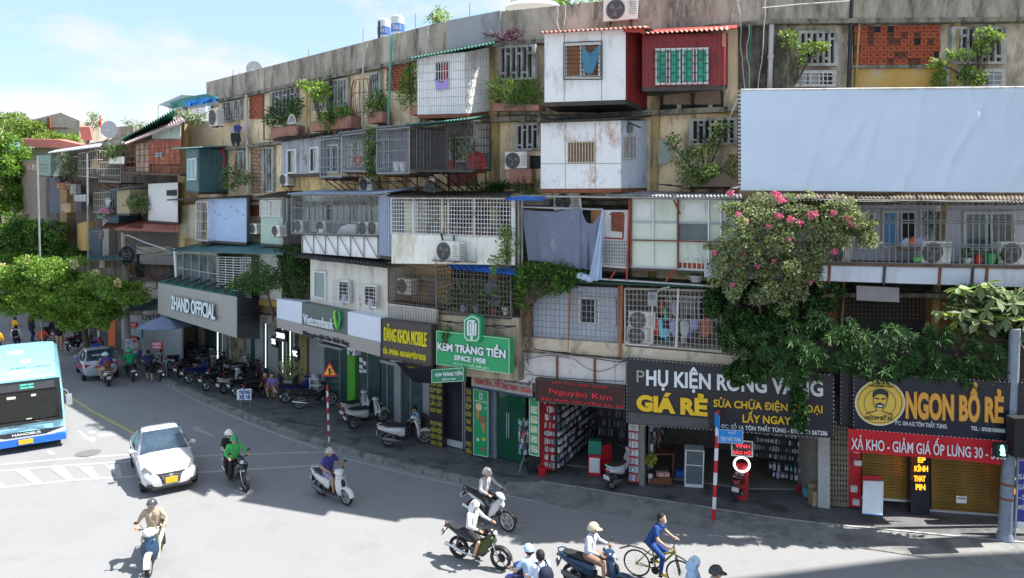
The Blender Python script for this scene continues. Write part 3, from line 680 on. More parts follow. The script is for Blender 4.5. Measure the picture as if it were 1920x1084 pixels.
# plants on the grimy right wall
bush('climber','yellow-green creeper on the slatted window left of the breeze blocks','climber',[(FC,1476,66,.35,(.25,.15,.07)),(FC,1482,82,.35,(.25,.15,.15)),(FC,1523,92,.4,(.4,.15,.16)),(FC,1541,86,.4,(.22,.12,.08)),(FC,1500,110,.3,(.1,.1,.2))],420,.11,.07,[LY,LS,LG1],28,stems=(1490,160,.2),fr=FC,shell=.1)
bush('climber','creeper climbing over the slatted window right of the breeze blocks','climber',[(FC,1845,62,.4,(.3,.15,.12)),(FC,1868,70,.4,(.25,.15,.1)),(FC,1800,102,.45,(.45,.15,.12)),(FC,1760,118,.45,(.3,.15,.1)),(FC,1840,90,.35,(.25,.15,.2)),(FC,1815,140,.35,(.35,.15,.22)),(FC,1835,150,.3,(.3,.15,.15))],760,.12,.08,[LG1,LS,LY,LG2],29,stems=(1830,163,.2),fr=FC,shell=.1)
bush('fern','small green fern beside the climber right of the breeze blocks','fern',[(FC,1762,150,.3,(.18,.15,.2))],130,.2,.04,[LG1,LG2],30)
# ------------------------------------------------ round wire window cage, wire chair
t=T('window_basket','round-bellied rusty wire window cage on the top storey','window cage',FA.at(690,208,.2));m=M();c=FA.at(676,188,.25)
for k in range(9):
    a=k*PI/8;r_=.55;pts=[]
    for z_,rr in((.7,.8),(.45,1.0),(-.2,1.1),(-.5,.9)):pts.append(c+FA.d*(.15+rr*r_*math.cos(a))+FA.n*rr*r_*.6*math.sin(a)+V((0,0,z_)))
    m.path(pts,.012,4)
for z_,rr in((.7,.8),(.2,1.05),(-.5,.9)):m.path([c+FA.d*(.15+rr*.55*math.cos(a*PI/10))+FA.n*rr*.33*math.sin(a*PI/10)+V((0,0,z_))for a in range(11)],.014,4)
B(m,'wire',rust_m,t)
t=T('wire_chair','white wire chair back resting behind the leftmost twin planter','chair',FA.at(547,232,.95));c=FA.at(547,226,1.0);m=M()
m.path([c+FA.d*.28*math.cos(a*PI/10)+V((0,0,-.1+.33*math.sin(a*PI/10)))for a in range(11)],.025,5)
for k in(-2,-1,0,1,2):m.tube(c+FA.d*.08*k+V((0,0,-.1)),c+FA.d*.1*k+V((0,0,.18-.02*abs(k))),.012,4)
m.tube(c-FA.d*.28+V((0,0,-.1)),c+FA.d*.28+V((0,0,-.1)),.02,5);B(m,'backrest',wsteel_m,t)
m=M();m.prism([c-FA.d*.25+V((0,0,-.12)),c+FA.d*.25+V((0,0,-.12)),c+FA.d*.22-FA.n*.4+V((0,0,-.12)),c-FA.d*.22-FA.n*.4+V((0,0,-.12))],V((0,0,.02)));B(m,'seat',wsteel_m,t)
# ------------------------------------------------ box rooms of the two top storeys
t,q,sq,sn=shed('white tiled box room with a caged surface and green roof on the top storey',FM,(783,107,215,872,98,213),1.3,wcorr_m,side=(921,88,208),roofm=greenr_m,roofQ=(769,109,109,928,80,80),rise=.12,bot=rust_m)
m=M();m.bars(q,22,7,.006,FM.n*.012);m.bars(sq,9,7,.006,sn*.03);B(m,'grille',mt('light_wire',(.5,.5,.5),.6),t)
w_=panel(t,'window',FM,(817,117,168,841,115,167),1.315,.012,dark_m);m=M();m.bars(FM.q((817,117,168,841,115,167),1.34),5,3,.012);B(m,'bars',wsteel_m,w_)
S(M().loft([[FM.at(831+4*k+(i-3)*1.0,121+y*46,1.33)+FM.n*(.01*(-1)**i)for i in range(7)]+[FM.at(831+4*k+(3-i)*1.0,121+y*46,1.33)+FM.n*(.01*(-1)**(i+1)-.01)for i in range(7)]for y,k in((0,.8),(.5,.7),(.8,.9))]),'red_cloth',mt('red_cloth',(.5,.02,.03),.8),'red cloth hanging inside the window of the white tiled box room','laundry')
def cloth(label,fr,pts,off,mat,th=.02,name='garment',cat='laundry',wav=.03):
    """flat garment of outline pts (pixels), rippled and given thickness"""
    P_=[fr.at(x,y,off)for x,y in pts];c=sum(P_,V((0,0,0)))/len(P_)
    m=M();n=len(P_);F_=[p+fr.n*(wav*math.sin(i*2.1))for i,p in enumerate(P_)];K=[p-fr.n*th for p in F_];ff=c+fr.n*wav*1.2;kk_=c-fr.n*th
    m.add(F_+K+[ff,kk_],[[i,(i+1)%n,2*n]for i in range(n)]+[[(i+1)%n+n,i+n,2*n+1]for i in range(n)]+[[i,i+n,(i+1)%n+n,(i+1)%n]for i in range(n)])
    return S(m,name,mat,label,cat)
cloth('lilac shirt hanging below the window of the white tiled box room',FM,[(815,147),(820,152),(829,155),(836,150),(840,146),(839,168),(833,166),(825,169),(817,169)],1.37,pl('lilac_cloth',(.36,.28,.62),.8))
t,q,sq,sn=shed('big white panelled box room with a blue-green cloth in its window and red side',FB,(1021,59,192,1173,52,187),1.35,white_m,side=(1212,62,204),smat=redc_m,sribs=12,roofm=pinkr_m,roofQ=(1012,60,60,1212,50,50),rise=.1,bot=dsteel_m)
m=M();
for x in(1058,1128):m.prism([FB.at(x-.6,58,1.35),FB.at(x+.6,58,1.35),FB.at(x+.6,190,1.35),FB.at(x-.6,190,1.35)],FB.n*.006)
m.prism([FB.at(1021,160,1.35),FB.at(1173,157,1.35),FB.at(1173,157.8,1.35),FB.at(1021,160.8,1.35)],FB.n*.004)if False else None
B(m,'panel_seams',greyc_m,t)
w_=window(t,FB,(1059,83,147,1127,80,146),1.352,2,gm=mt('brown_curtain',(.24,.10,.045),.8,var=.3),bars=0)
m=M();m.bars(FB.q((1060,88,143,1126,85,143),1.44),2,7,.009);m.bars(FB.q((1057,80,149,1129,77,149),1.46),1,1,.014);B(m,'bars',dsteel_m,w_)
cloth('blue-green cloth knotted over the window bars of the big white box room',FB,[(1093,86),(1100,95),(1107,99),(1115,93),(1124,84),(1122,104),(1117,122),(1113,136),(1104,140),(1096,134),(1092,112)],1.5,pl('teal_cloth',(.07,.22,.32),.85),wav=.05)
panel(t,'red_fascia',FB,(1169,51,60,1208,52,61),1.5,.03,redr_m)
t,q,sq,sn=shed('dark red tiled box room with a green-glazed window below the parapet',FB,(1204,66,163,1357,62,160),1.0,redc_m,side=(1364,64,158),smat=redc_m,roofm=pinkr_m,roofQ=(1200,62,62,1366,54,54),rise=.18,bot=dsteel_m)
m=M();N=FB.n
for i in range(18):
    u=i/18+.028;m.prism([bil(q,u-.001,0),bil(q,u+.001,0),bil(q,u+.001,1),bil(q,u-.001,1)],N*.005)
    for j in range(4):tt=(j+.5*(i%2))/4+.03;m.prism([bil(q,u,tt-.002),bil(q,min(1,u+.055),tt-.002),bil(q,min(1,u+.055),tt+.002),bil(q,u,tt+.002)],N*.0045)
B(m,'tile_joints',mt('joint_dark',(.06,.015,.015),.7),t)
w_=window(t,FB,(1228,92,160,1329,90,158),1.002,4,fm=wsteel_m,gm=greenb_m,w_=.04)
m=M();q2=FB.q((1228,92,160,1329,90,158),1.09)
for i in range(11):
    m.tube(bil(q2,i/10,0),bil(q2,i/10,1),.01,4,cap=False)
    if i<10:
        for j in range(4):tt=(j+.3+.5*(i%2))/4.2;m.tube(bil(q2,i/10,tt),bil(q2,(i+1)/10,tt),.01,4,cap=False)
B(m,'bars',dsteel_m,w_)
m=M();a_,b_=FB.at(1225,55,.5),FB.at(1382,47,.5);m.hexa([a_,b_,FB.at(1382,52,.9),FB.at(1225,62,.9)],[p-V((0,0,.02))for p in(a_,b_,FB.at(1382,52,.9),FB.at(1225,62,.9))]);B(m,'flashing',redr_m,t)
for x in(1234,1294,1352):m=M();p=FB.at(x,166,.9);m.tube(p,p-N*.85-V((0,0,.4)),.03,4);m.tube(p-N*.86,p-N*.86-V((0,0,.45)),.03,4);B(m,'bracket',dsteel_m,t)
m=M();m.box(FB.at(1357,75,1.03),(.08,.05,.35),FB.rz);B(m,'corner_trim',pinkr_m,t)
t,q,sq,sn=shed('rust-stained white sheet metal box room with a small barred window',FB,(1014,231,354,1164,226,353),1.5,rusty_m,side=(1213,227,352),smat=mt('peeling_blue_white',(.52,.58,.68),.55,var=.05,dirt=((.10,.15,.18),.26,4,.5)),roofm=dsteel_m,roofQ=(1010,228,228,1170,222,222),rise=.1,bot=rust_m)
w_=panel(t,'window',FB,(1065,267,305,1114,266,304),1.512,.01,mt('brown_board',(.20,.12,.07),.8,var=.5,scale=8));m=M();m.bars(FB.q((1065,267,305,1114,266,304),1.54),9,1,.014);B(m,'bars',mt('cream_bar',(.55,.5,.38),.6),w_)
m=M();a_,b_,c_,d_=[bil(sq,u,v_)for u,v_ in((.06,.24),(.52,.24),(.52,.56),(.06,.56))];m.hexa([p+sn*.03 for p in(a_,b_,c_,d_)],[p+sn*.013 for p in(a_,b_,c_,d_)]);w_=B(m,'side_window',dark_m,t)
m=M();m.bars([a_,b_,c_,d_],9,1,.012,sn*.045);B(m,'bars',wsteel_m,w_)
m=M();a_=bil(sq,.25,.12)+sn*.08;m.box(a_,(.14,.16,.2));m.box(a_+V((.12,0,.1)),(.4,.2,.02),ry=.4);B(m,'wall_lamp',acd_m,t)
m=M()
for y in(271,335):m.prism([FB.at(1014,y+35-35,1.5),FB.at(1014,y,1.5),FB.at(1014,y,1.5),FB.at(1014,y,1.5)],N*.001)if False else None
for x in(1060,1116):m.prism([FB.at(x-.5,231,1.5),FB.at(x+.5,231,1.5),FB.at(x+.5,353,1.5),FB.at(x-.5,353,1.5)],FB.n*.005)
m.prism([FB.at(1014,306.5,1.5),FB.at(1164,306,1.5),FB.at(1164,307,1.5),FB.at(1014,307.5,1.5)],FB.n*.006)
B(m,'panel_seams',greyc_m,t)
ac(FB,1163,17,1.0,.62,.35,'white air conditioner mounted high on the parapet beside the red roof')
ac(FB,967,301,.72,.54,.5,'air conditioner on the stained yellow wall left of the rusty box room')
panel(blk,'opening',FB,(985,292,318,1014,292,316),.012,.012,dark_m)
m=M();c=FB.at(1239,286,.12);m.add([c+(FB.d*.36*math.cos(a*PI/12)+V((0,0,.36*math.sin(a*PI/12))))for a in range(24)]+[c-FB.n*.06],[[i,(i+1)%24,24]for i in range(24)]+[list(range(24))]);S(m,'round_sheet',mt('grey_disc',(.32,.36,.33),.6),'round grey sheet leaning on the yellow wall beside the bougainvillea','disc')
bush('climber','sunlit bougainvillea with pink flowers climbing the slatted window left of the billboard','bougainvillea',[(FB,1262,268,.8,(.25,.2,.3)),(FB,1290,300,.9,(.45,.3,.35)),(FB,1320,285,.9,(.35,.3,.3)),(FB,1345,262,.8,(.3,.25,.25)),(FB,1352,240,.8,(.35,.2,.2)),(FB,1300,330,.9,(.5,.3,.28)),(FB,1372,310,.8,(.2,.2,.4)),(FB,1330,320,1.0,(.35,.3,.2))],2300,.075,.055,[LG2,LO,LG1,LS,LG3,PK2],31,wts=[3,3,2,2,2,.35],shell=.2,stems=(1320,345,.6),fr=FB)
# ------------------------------------------------ blank billboard
t=T('billboard','large blank pale blue billboard of wrinkled vinyl hung in front of the right wing','billboard',FC.at(1600,362,1.3))
bb=[FC.at(1389,170.5,1.2),FC.at(1990,165,1.2),FC.at(1990,361.5,1.2),FC.at(1389,357,1.2)];N=FC.n
nx,ny=90,36;vs=[];r_=np.random.default_rng(2)
fold=[(r_.uniform(0,1),r_.uniform(0,1),r_.uniform(-.5,.9),r_.uniform(.006,.02),r_.uniform(.006,.016))for _ in range(16)]
for j in range(ny+1):
    for i in range(nx+1):
        u,tt=i/nx,j/ny;z=.012*math.sin(u*9+tt*3)+.008*math.sin(u*23-tt*7)
        for fu,ft,sl_,am,wd in fold:
            dd=(u-fu)*1.0+(tt-ft)*sl_*.25;ln=math.exp(-((tt-ft)/.35)**2);z+=am*3.0*ln*math.exp(-(dd/wd)**2)
        vs.append(bil(bb,u,tt)+N*z)
m=M();m.add(vs,[[j*(nx+1)+i,j*(nx+1)+i+1,(j+1)*(nx+1)+i+1,(j+1)*(nx+1)+i]for j in range(ny)for i in range(nx)]);B(m,'vinyl_sheet',mt('pale_blue_vinyl',(.62,.73,.88),.45,var=.05,scale=.6),t,smooth=60)
m=M();m.hexa([p-N*.06 for p in bb],[p-N*.1 for p in bb]);B(m,'backing_board',wcorr_m,t)
m=M();m.tube(bb[0]+V((0,0,.02)),bb[1]+V((0,0,.02)),.03,6)
for u in[i/10 for i in range(11)]:p=bil(bb,u,.04)-N*.12;m.tube(p,p-N*.95-V((0,0,.5)),.03,4);p=bil(bb,u,.97)-N*.12;m.tube(p,p-N*.95,.03,4);m.tube(p,bil(bb,u,.03)-N*.12,.03,4)
B(m,'frame',wsteel_m,t)
m=M()
for i in range(26):p=bil(bb,0,(i+.5)/26)-N*.05;m.box(p-FC.d*.03,(.10,.03,.035),FC.rz)
B(m,'lacing',dsteel_m,t)
# ------------------------------------------------ fourth storey on the left wing
panel(blk,'wall_patch',FA,(524,322,362,768,326,362),.02,.02,mt('yellow_plaster',(.66,.48,.22),.85,var=.1,dirt=(((.22,.15,.09),.38,2,.3),)),'yellow stained wall under the cages')
t,q,sq,sn=shed('grey panelled enclosure with two sliding windows left of the cages on the fourth storey',FA,(528,267,327,601,256,325),.35,mt('grey_panel',(.36,.37,.41),.6,dirt=(GRM,.2,3,.3)),ribs=8,roofm=dsteel_m,rise=.1,over=.35)
for Q in((540,281,326,558,279,325),(582,277,324,600,274,323)):window(t,FA,Q,.37,2,fm=wsteel_m,gm=mt('pane_pale',(.4,.45,.46),.15),dark=(0,))
def back_window(fr,Q,n=2,gm=None,dark=(),bars=0,off=.02):return window(blk,fr,Q,off,n,gm=gm,dark=dark,bars=bars)
for(lb,Q,nv,nh,sd)in(('grey wire cage around a balcony, leftmost of the row on the fourth storey',(601,262,331,641,257,331),7,4,None),('grey wire cage with a red paper decoration, second in the row on the fourth storey',(642,253,320,690,247,321),12,5,None),('wide grey wire cage with white buckets, third in the row on the fourth storey',(707,243,325,768,238,324),16,4,None)):
    cage(lb,FA,Q,1.1,nv,nh,mt('wire_grey',(.36,.38,.40),.45,.3),top=greyc_m,sidel=True)
t,q=cage('big black cage balcony with a red basin and potted plants on the fourth storey',FA,(770,238,318,888,227,319),1.5,26,6,dsteel_m,r=.012,side=(920,229,317),top=greenr_m,brk=5,brm=dsteel_m)
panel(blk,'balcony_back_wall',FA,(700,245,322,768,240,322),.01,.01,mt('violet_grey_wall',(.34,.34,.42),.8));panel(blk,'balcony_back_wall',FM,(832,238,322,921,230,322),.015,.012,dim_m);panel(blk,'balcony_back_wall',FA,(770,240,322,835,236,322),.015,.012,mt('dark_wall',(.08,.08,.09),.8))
panel(blk,'wall_strip',FM,(892,226,320,921,226,320),.03,.01,wcorr_m)
panel(blk,'balcony_back_wall',FA,(602,262,330,700,250,330),.01,.01,mt('grey_wall',(.30,.31,.34),.8))
back_window(FA,(706,262,318,732,258,318),3);back_window(FM,(845,258,305,888,256,305),2,dark=(0,));back_window(FA,(610,272,325,636,270,324),2,dark=(1,));back_window(FA,(650,268,315,682,265,315),2,gm=curt_m)
panel(blk,'wall_patch',FM,(838,322,350,893,322,348),.03,.03,mt('dull_red_wall',(.26,.09,.08),.85));panel(blk,'wall_patch',FM,(895,320,352,922,320,352),.02,.02,cream_m)
bush('climber','narrow green vine hanging between the second and third wire cages','vine',[(FA,697,262,1.1,(.3,.25,.6)),(FA,697,295,1.1,(.25,.25,.6)),(FA,693,318,1.1,(.2,.2,.35))],800,.10,.05,[LG2,LG1,LG3],32,hang=True)
bush('potted_shrub','leafy potted shrub inside the black cage balcony','potted plant',[(FM,856,275,.9,(.3,.2,.4)),(FM,873,280,.9,(.3,.2,.4)),(FM,850,262,.8,(.15,.15,.3))],420,.11,.05,[LG2,LG3,LG1],33)
m=M();c=FM.at(893,305,1.2);n_=20
m.loft([[c+FM.d*(k*.36*math.cos(a*PI/10))+V((0,0,k*.36*math.sin(a*PI/10)))+FM.n*z for a in range(n_)]for k,z in((.7,-.16),(.95,.02),(1.0,.02),(.9,.0),(.65,-.12))]);S(m,'basin',pl('red_plastic',(.55,.02,.03),.35),'red plastic basin standing on edge in the black cage balcony','basin',smooth=40)
pot(FM,846,317,.8,'red plant pot in the black cage balcony',('red',(.5,.05,.04)),.14,.25)
for x,y,lb in((745,322,'white bucket in the third wire cage, the left one'),(757,323,'white bucket in the third wire cage, the right one')):pot(FA,x,y,.9,lb,('white',(.7,.7,.7)),.15,.32,cat='bucket')
m=M();c=FA.at(670,300,.9)
for k in range(9):m.ball(c+V((.12*math.cos(k*.7),.03*math.sin(k),.14*math.sin(k*.7))),.07,6,4)
S(m,'paper_decoration',mt('red_gold_paper',(.55,.12,.04),.6,var=.6,scale=18),'red and gold paper decoration hanging in the second wire cage','decoration')
ac(FA,532,337,.62,.5,.4,'small air conditioner under the left end of the grey panelled enclosure');ac(FA,685,346,.75,.5,.5,'grey air conditioner standing on the third storey roof below the cages');ac(FM,808,350,.3,.5,.5,'narrow air conditioner seen edge-on below the black cage balcony')
cloth('black trousers drying on a line at the far left end of the block',FA,[(432,250),(449,248),(451,262),(446,275),(441,264),(437,276),(433,264)],.6,pl('black_cloth',(.015,.015,.02),.9))
cloth('dark blue shirt drying above the black trousers at the left end',FA,[(438,236),(447,234),(452,238),(450,247),(440,248)],.6,pl('navy_cloth',(.03,.04,.18),.9));cloth('grey cloth drying left of the dark blue shirt',FA,[(430,240),(436,239),(436,248),(430,248)],.55,pl('grey_cloth',(.4,.4,.4),.9))
# ------------------------------------------------ third storey, left wing
t,q,sq,sn=shed('pale green panelled box room with a white barred window on the third storey',FA,(489,373,456,530,372,459),1.0,mt('mint_panel',(.38,.50,.42),.5,var=.08,dirt=((.3,.38,.32),.4,2,.3)),side=(566,372,457),smat=greyc_m,sribs=7,roofm=dsteel_m,rise=.25)
window(t,FA,(491,376,406,529,375,407),1.01,2,gm=curt_m,bars=6)
ac(FA,517,433,.62,.46,1.35,'air conditioner fixed to the pale green box room',bracket=False);ac(FA,475,429,.6,.46,.7,'air conditioner beside the blue wrapped box room')
pipe(FA,[(538,372),(538,415),(528,432)],.02,pvc_m,'thin white pipe curling down to the air conditioner on the pale green box room',1.1)
panel(blk,'wall_patch',FA,(566,370,440,712,370,442),.02,.02,mt('pale_tile_wall',(.50,.56,.54),.5,var=.06))
for Q in((579,382,420,606,381,420),(612,382,420,657,381,420),(662,382,418,697,382,420)):back_window(FA,Q,4,gm=mt('curtain_green',(.45,.56,.52),.5),dark=(0,),off=.04)
t,q=cage('long grey cage balcony with air conditioners and white panels below on the third storey',FA,(547,366,437,711,366,441),1.35,56,2,steel_m,r=.007,top=bluec_m,brk=0)
m=M();m.bars(q,4,3,.018);B(m,'rails',steel_m,t)
qq=FA.q((568,440,474,710,443,485),1.2);m=M();m.hexa(qq,[p-FA.n*.05 for p in qq]);B(m,'lower_panel',white_m,t)
for i in range(7):
    u=i/6;m=M();a=bil(qq,u,.0)+FA.n*.04;b=bil(qq,u,1)+FA.n*.04;m.tube(a,b,.022,4)
    if i:m.tube(bil(qq,u-.13,0)+FA.n*.1,b,.02,4)
    B(m,'strut',steel_m,t)
for x,y,lb in((560,424,'leftmost'),(602,425,'second'),(682,428,'third'),(700,428,'rightmost')):ac(FA,x,y,.62,.5,1.1,'air conditioner inside the long grey cage balcony, the %s of four'%lb,bracket=False)
cloth('white cloth bundle heaped inside the long grey cage balcony',FA,[(630,440),(640,425),(652,420),(668,421),(668,440)],1.1,pl('white_cloth',(.62,.62,.62),.9),th=.3);m=M();m.box(FA.at(606,434,1.1),(.3,.2,.2),FA.rz);S(m,'cardboard_box',white_m,'small white box on the floor of the long grey cage balcony','box')
q_=FA.q((552,481,486,727,500,505),1.5);m=M();bkq=[FA.xz(560,q_[0].z+.35,.05),FA.xz(735,q_[1].z+.3,.05)];m.corr([q_[0],q_[1],bkq[1],bkq[0]],30,.02,V((0,0,1)),.02);S(m,'canopy',dsteel_m,'dark corrugated canopy above the white house front with three windows','canopy')
t,q,sq,sn=shed('blue-grey corrugated strip enclosure between the two big balconies of the third storey',FA,(712,366,478,732,364,481),1.4,bluec_m,ribs=5,roofm=bluec_m,rib_d=.04)
# white balcony with grille
t=T('enclosed_balcony','cream balcony enclosed with a white square grille, holding the large air conditioner','balcony',FM.at(735,495,1.5))
qw=FM.q((734,437,494,962,445,497),1.45);m=M();bw_=[p-FM.n*1.42 for p in qw];bw_[1]=FM.at(972,446,.02);bw_[2]=FM.at(972,495,.02);m.hexa(qw,bw_);B(m,'parapet_wall',whited_m,t)
qg=FM.q((734,371,437,962,372,445),1.45);grille(t,qg,42,9,.012,wsteel_m,FM.n)
m=M();m.bars(qg,2,1,.03)
for u in(.2,.45,.71,1):m.tube(bil(qg,u,0),bil(qg,u,1),.035,4)
m.tube(FM.at(963,368,1.5),FM.at(962,497,1.5),.07,6);B(m,'posts',wsteel_m,t)
rq=[qg[0]+FM.n*.25+V((0,0,.06)),qg[1]+FM.n*.25+V((0,0,.06)),FM.xz(968,qg[1].z+.25,.02),FM.xz(740,qg[0].z+.25,.02)];m=M();m.corr(rq,40,.025,V((0,0,1)),.015);B(m,'roof',dsteel_m,t)
panel(t,'inner_panel',FM,(758,377,437,782,377,438),1.2,.02,mt('cream_panel',(.6,.62,.45),.6));panel(t,'inner_panel',FM,(782,377,437,800,377,438),.8,.02,wcorr_m)
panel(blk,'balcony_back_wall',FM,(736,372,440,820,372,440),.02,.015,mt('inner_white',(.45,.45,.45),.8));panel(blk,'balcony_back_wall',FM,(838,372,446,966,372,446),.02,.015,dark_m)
for i in range(7):m=M();p=FM.at(842+i*15,425,.5);m.box(p+V((0,0,-.3)),(.22,.1,.5+.2*(i%2)),FM.rz);S(m,'cardboard_box',mt('brown_clutter',(.25,.16,.1),.8,var=.4),'brown box stacked behind the white square grille, number %s from the left'%['one','two','three','four','five','six','seven'][i],'box','boxes stored behind the white grille')
ac(FM,838,471,.95,.62,1.85,'large white air conditioner hung on the cream balcony wall of the third storey',bracket=False)
m=M();m.prism([FM.at(809,487,2.1),FM.at(893,491,2.1),FM.at(893,491,1.46),FM.at(809,487,1.46)],V((0,0,-.03)));S(m,'shelf_plate',dsteel_m,'thin dark shelf plate carrying the large white air conditioner','shelf')
pipe(FM,[(827,438),(831,455),(832,458)],.03,wire_m,'black insulated pipe above the large white air conditioner',1.55,'pipe','coolant_pipe');pipe(FM,[(851,441),(852,460),(850,486)],.025,wire_m,'black insulated pipe right of the large white air conditioner',1.55,'pipe','coolant_pipe')
m=M();p=[FM.at(948,369,1.6),FM.at(1005,368,1.6),FM.at(1005,376,1.7),FM.at(948,376,1.7)];m.hexa(p,[a-FM.n*.5 for a in p]);S(m,'blue_awning',pl('blue_sheet',(.03,.12,.42),.5),'short blue awning sheet at the right end of the cream balcony','awning')
# ================================================================ LETTERING
def glyphs(body,bold=0.0,shear=0.0):
    c=D.curves.new('t','FONT');c.body=body;c.offset=bold;c.shear=shear;c.resolution_u=4;c.fill_mode='FRONT'
    o=D.objects.new('t',c);COL.objects.link(o);dg=bpy.context.evaluated_depsgraph_get();me=D.meshes.new_from_object(o.evaluated_get(dg))
    vs=[(v.co.x,v.co.y)for v in me.vertices];fs=[list(p.vertices)for p in me.polygons];ed={}
    for f in fs:
        for i in range(len(f)):
            e=(f[i],f[(i+1)%len(f)]);k=(min(e),max(e));ed.setdefault(k,[]).append(e)
    bd=[v[0]for v in ed.values()if len(v)==1]
    D.objects.remove(o);D.curves.remove(c);D.meshes.remove(me);return vs,fs,bd
def text(par,body,fr,pq,off,mat,th=.03,bold=.012,shear=0,name='lettering',curve=None):
    """pq: pixel corners of the cap-height band TL, TR, BR, BL on the plane fr/off"""
    vs,fs,bd=glyphs(body,bold,shear)
    q=[fr.at(x,y,off)for x,y in pq]if fr else pq
    N=fr.n if fr else((q[1]-q[0]).cross(q[3]-q[0])).normalized()*-1
    if fr is None and N.y>0:N=-N
    x0,x1=min(v[0]for v in vs),max(v[0]for v in vs);H=.682
    P_=[bil(q,(x-x0)/(x1-x0),1-y/H)for x,y in vs];n=len(P_)
    m=M();m.add([p+N*th for p in P_]+[p-N*.002 for p in P_],fs+[[a,b,b+n,a+n]for a,b in bd]);return B(m,name,mat,par)
def sign(label,fr,Q,off,th,mat,name='shop_sign',cat='shop sign',frame=None,fw=.04,dep=None):
    q=fr.q(Q,off);t=T(name,label,cat,q[3]);m=M();m.hexa(q,[p-fr.n*th for p in q]);B(m,'panel',mat,t)
    if frame:m=M();m.rim([p+fr.n*.002 for p in q],fw,.03,fr.n);B(m,'frame',frame,t)
    return t,q
def bulbs(par,q,N,step,mat,sides=(0,1,2,3),s=.011):
    m=M()
    for k in sides:
        a,b=q[k],q[(k+1)%4];L=(b-a).length;n=int(L/step)
        for i in range(n+1):m.box(a+(b-a)*(i/n)+N*.02,(s*2,s,s*2))
    return B(m,'string_of_bulbs',mat,par,kind='stuff')
REC={id(FA):-1.2,id(FM):-.72,id(FB):-.35,id(FG):-.33,id(FC):0}
def XR(fr,x,z,off):return fr.xz(x,z,off+REC[id(fr)])
def vs(fr,x0,x1,z0,z1,off):
    if z0<1:off+=REC[id(fr)]
    return[fr.xz(x0,z1,off),fr.xz(x1,z1,off),fr.xz(x1,z0,off),fr.xz(x0,z0,off)]
def slab(par,name,q,N,th,mat,**k):m=M();m.hexa(q,[p-N*th for p in q]);return B(m,name,mat,par,**k)
bulb_m=mt('bulb',(.6,.62,.58),.3)
sblack=mt('sign_black',(.022,.022,.03),.35,var=.1);letw=pl('letter_white',(.72,.75,.78),.4);lety=pl('letter_yellow',(.80,.50,.02),.45)
leto=pl('letter_gold',(.75,.36,.06),.45);signg=mt('sign_green',(.02,.33,.12),.4,var=.05);signd=mt('sign_grey_green',(.10,.13,.115),.45,var=.06)
letk=pl('letter_dark',(.03,.03,.04),.5)
# ------------------------------------------------ third storey, right wings
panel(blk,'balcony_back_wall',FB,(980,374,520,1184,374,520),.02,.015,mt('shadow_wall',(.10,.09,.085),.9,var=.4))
t=T('tarpaulin','big grey-blue tarpaulin draped over the balcony frame of the third storey','tarpaulin',FB.at(1035,505,1.5))
tarp_m=mt('grey_blue_tarp',(.15,.18,.25),.6,var=.08,scale=2,dirt=((.25,.28,.34),.18,3,.5));tarp2=mt('pale_blue_tarp',(.40,.50,.66),.6,var=.08)
def drape(par,name,fr,top,bot,off,mat,nx=28,ny=16,seed=1,amp=.09):
    r_=random.Random(seed);ph=[r_.uniform(0,6)for _ in range(4)]
    def ed(pts,u):
        k=u*(len(pts)-1);i=min(int(k),len(pts)-2);f_=k-i;return pts[i][0]*(1-f_)+pts[i+1][0]*f_,pts[i][1]*(1-f_)+pts[i+1][1]*f_
    F_=[]
    for j in range(ny+1):
        for i in range(nx+1):
            u,v_=i/nx,j/ny;a,b=ed(top,u),ed(bot,u);z=off+amp*v_*(math.sin(u*13+ph[0]+v_*2)+.6*math.sin(u*29+ph[1])+.5*math.sin(v_*5+u*4+ph[2])*(1-v_))*.5
            F_.append(fr.at(a[0]*(1-v_)+b[0]*v_,a[1]*(1-v_)+b[1]*v_,z))
    K=[p-fr.n*.012 for p in F_];n=len(F_);f1=[[j*(nx+1)+i,j*(nx+1)+i+1,(j+1)*(nx+1)+i+1,(j+1)*(nx+1)+i]for j in range(ny)for i in range(nx)]
    m=M();m.add(F_+K,f1+[[a+n for a in f[::-1]]for f in f1]);return B(m,name,mat,par,smooth=70)
drape(t,'sheet',FB,[(978,393),(1010,396),(1045,397),(1088,391)],[(990,488),(1030,492),(1060,500),(1091,505)],1.5,tarp_m,seed=4)
drape(t,'sheet_tail',FB,[(1089,394),(1100,418),(1112,420),(1130,393)],[(1090,503),(1100,505),(1110,508),(1118,510)],1.55,tarp_m,14,14,5,.14)
drape(t,'sheet_corner',FB,[(1128,398),(1130,393),(1131,396)],[(1104,522),(1118,527),(1128,523)],1.62,tarp2,10,14,6,.1)
m=M()
for k in range(3):m.ball(FB.at(1088+k*9,517+k*3,1.6),(.14,.1,.1),8,6)
B(m,'gathered_end',tarp2,t,smooth=60)
t=T('scaffold_frame','thin grey pipe frame carrying the draped tarpaulin','pipe frame',FB.at(975,520,1.4));m=M()
for a,b in(((972,367),(972,530)),((979,367),(979,530)),((970,367.5),(1385,372)),((979,388),(1131,393)),((1087,372),(1092,415)),((1125,523),(1345,537))):m.tube(FB.at(*a,1.42),FB.at(*b,1.42),.03,5)
B(m,'pipes',mt('galvanised_pipe',(.42,.44,.45),.4,.3),t)
m=M()
for a,b in(((1181,372),(1175,526)),((1143,402),(1170,402)),((1170,402),(1168,448)),((1168,448),(1133,446)),((1265,505),(1248,528)),((1155,507),(1143,524))):m.tube(FB.at(*a,1.46),FB.at(*b,1.46),.028,5)
B(m,'red_pipes',mt('red_rust_paint',(.34,.05,.035),.6,var=.3),t)
ac(FB,1062,378,.8,.55,.7,'dusty air conditioner in the dark above the tarpaulin',bracket=False)
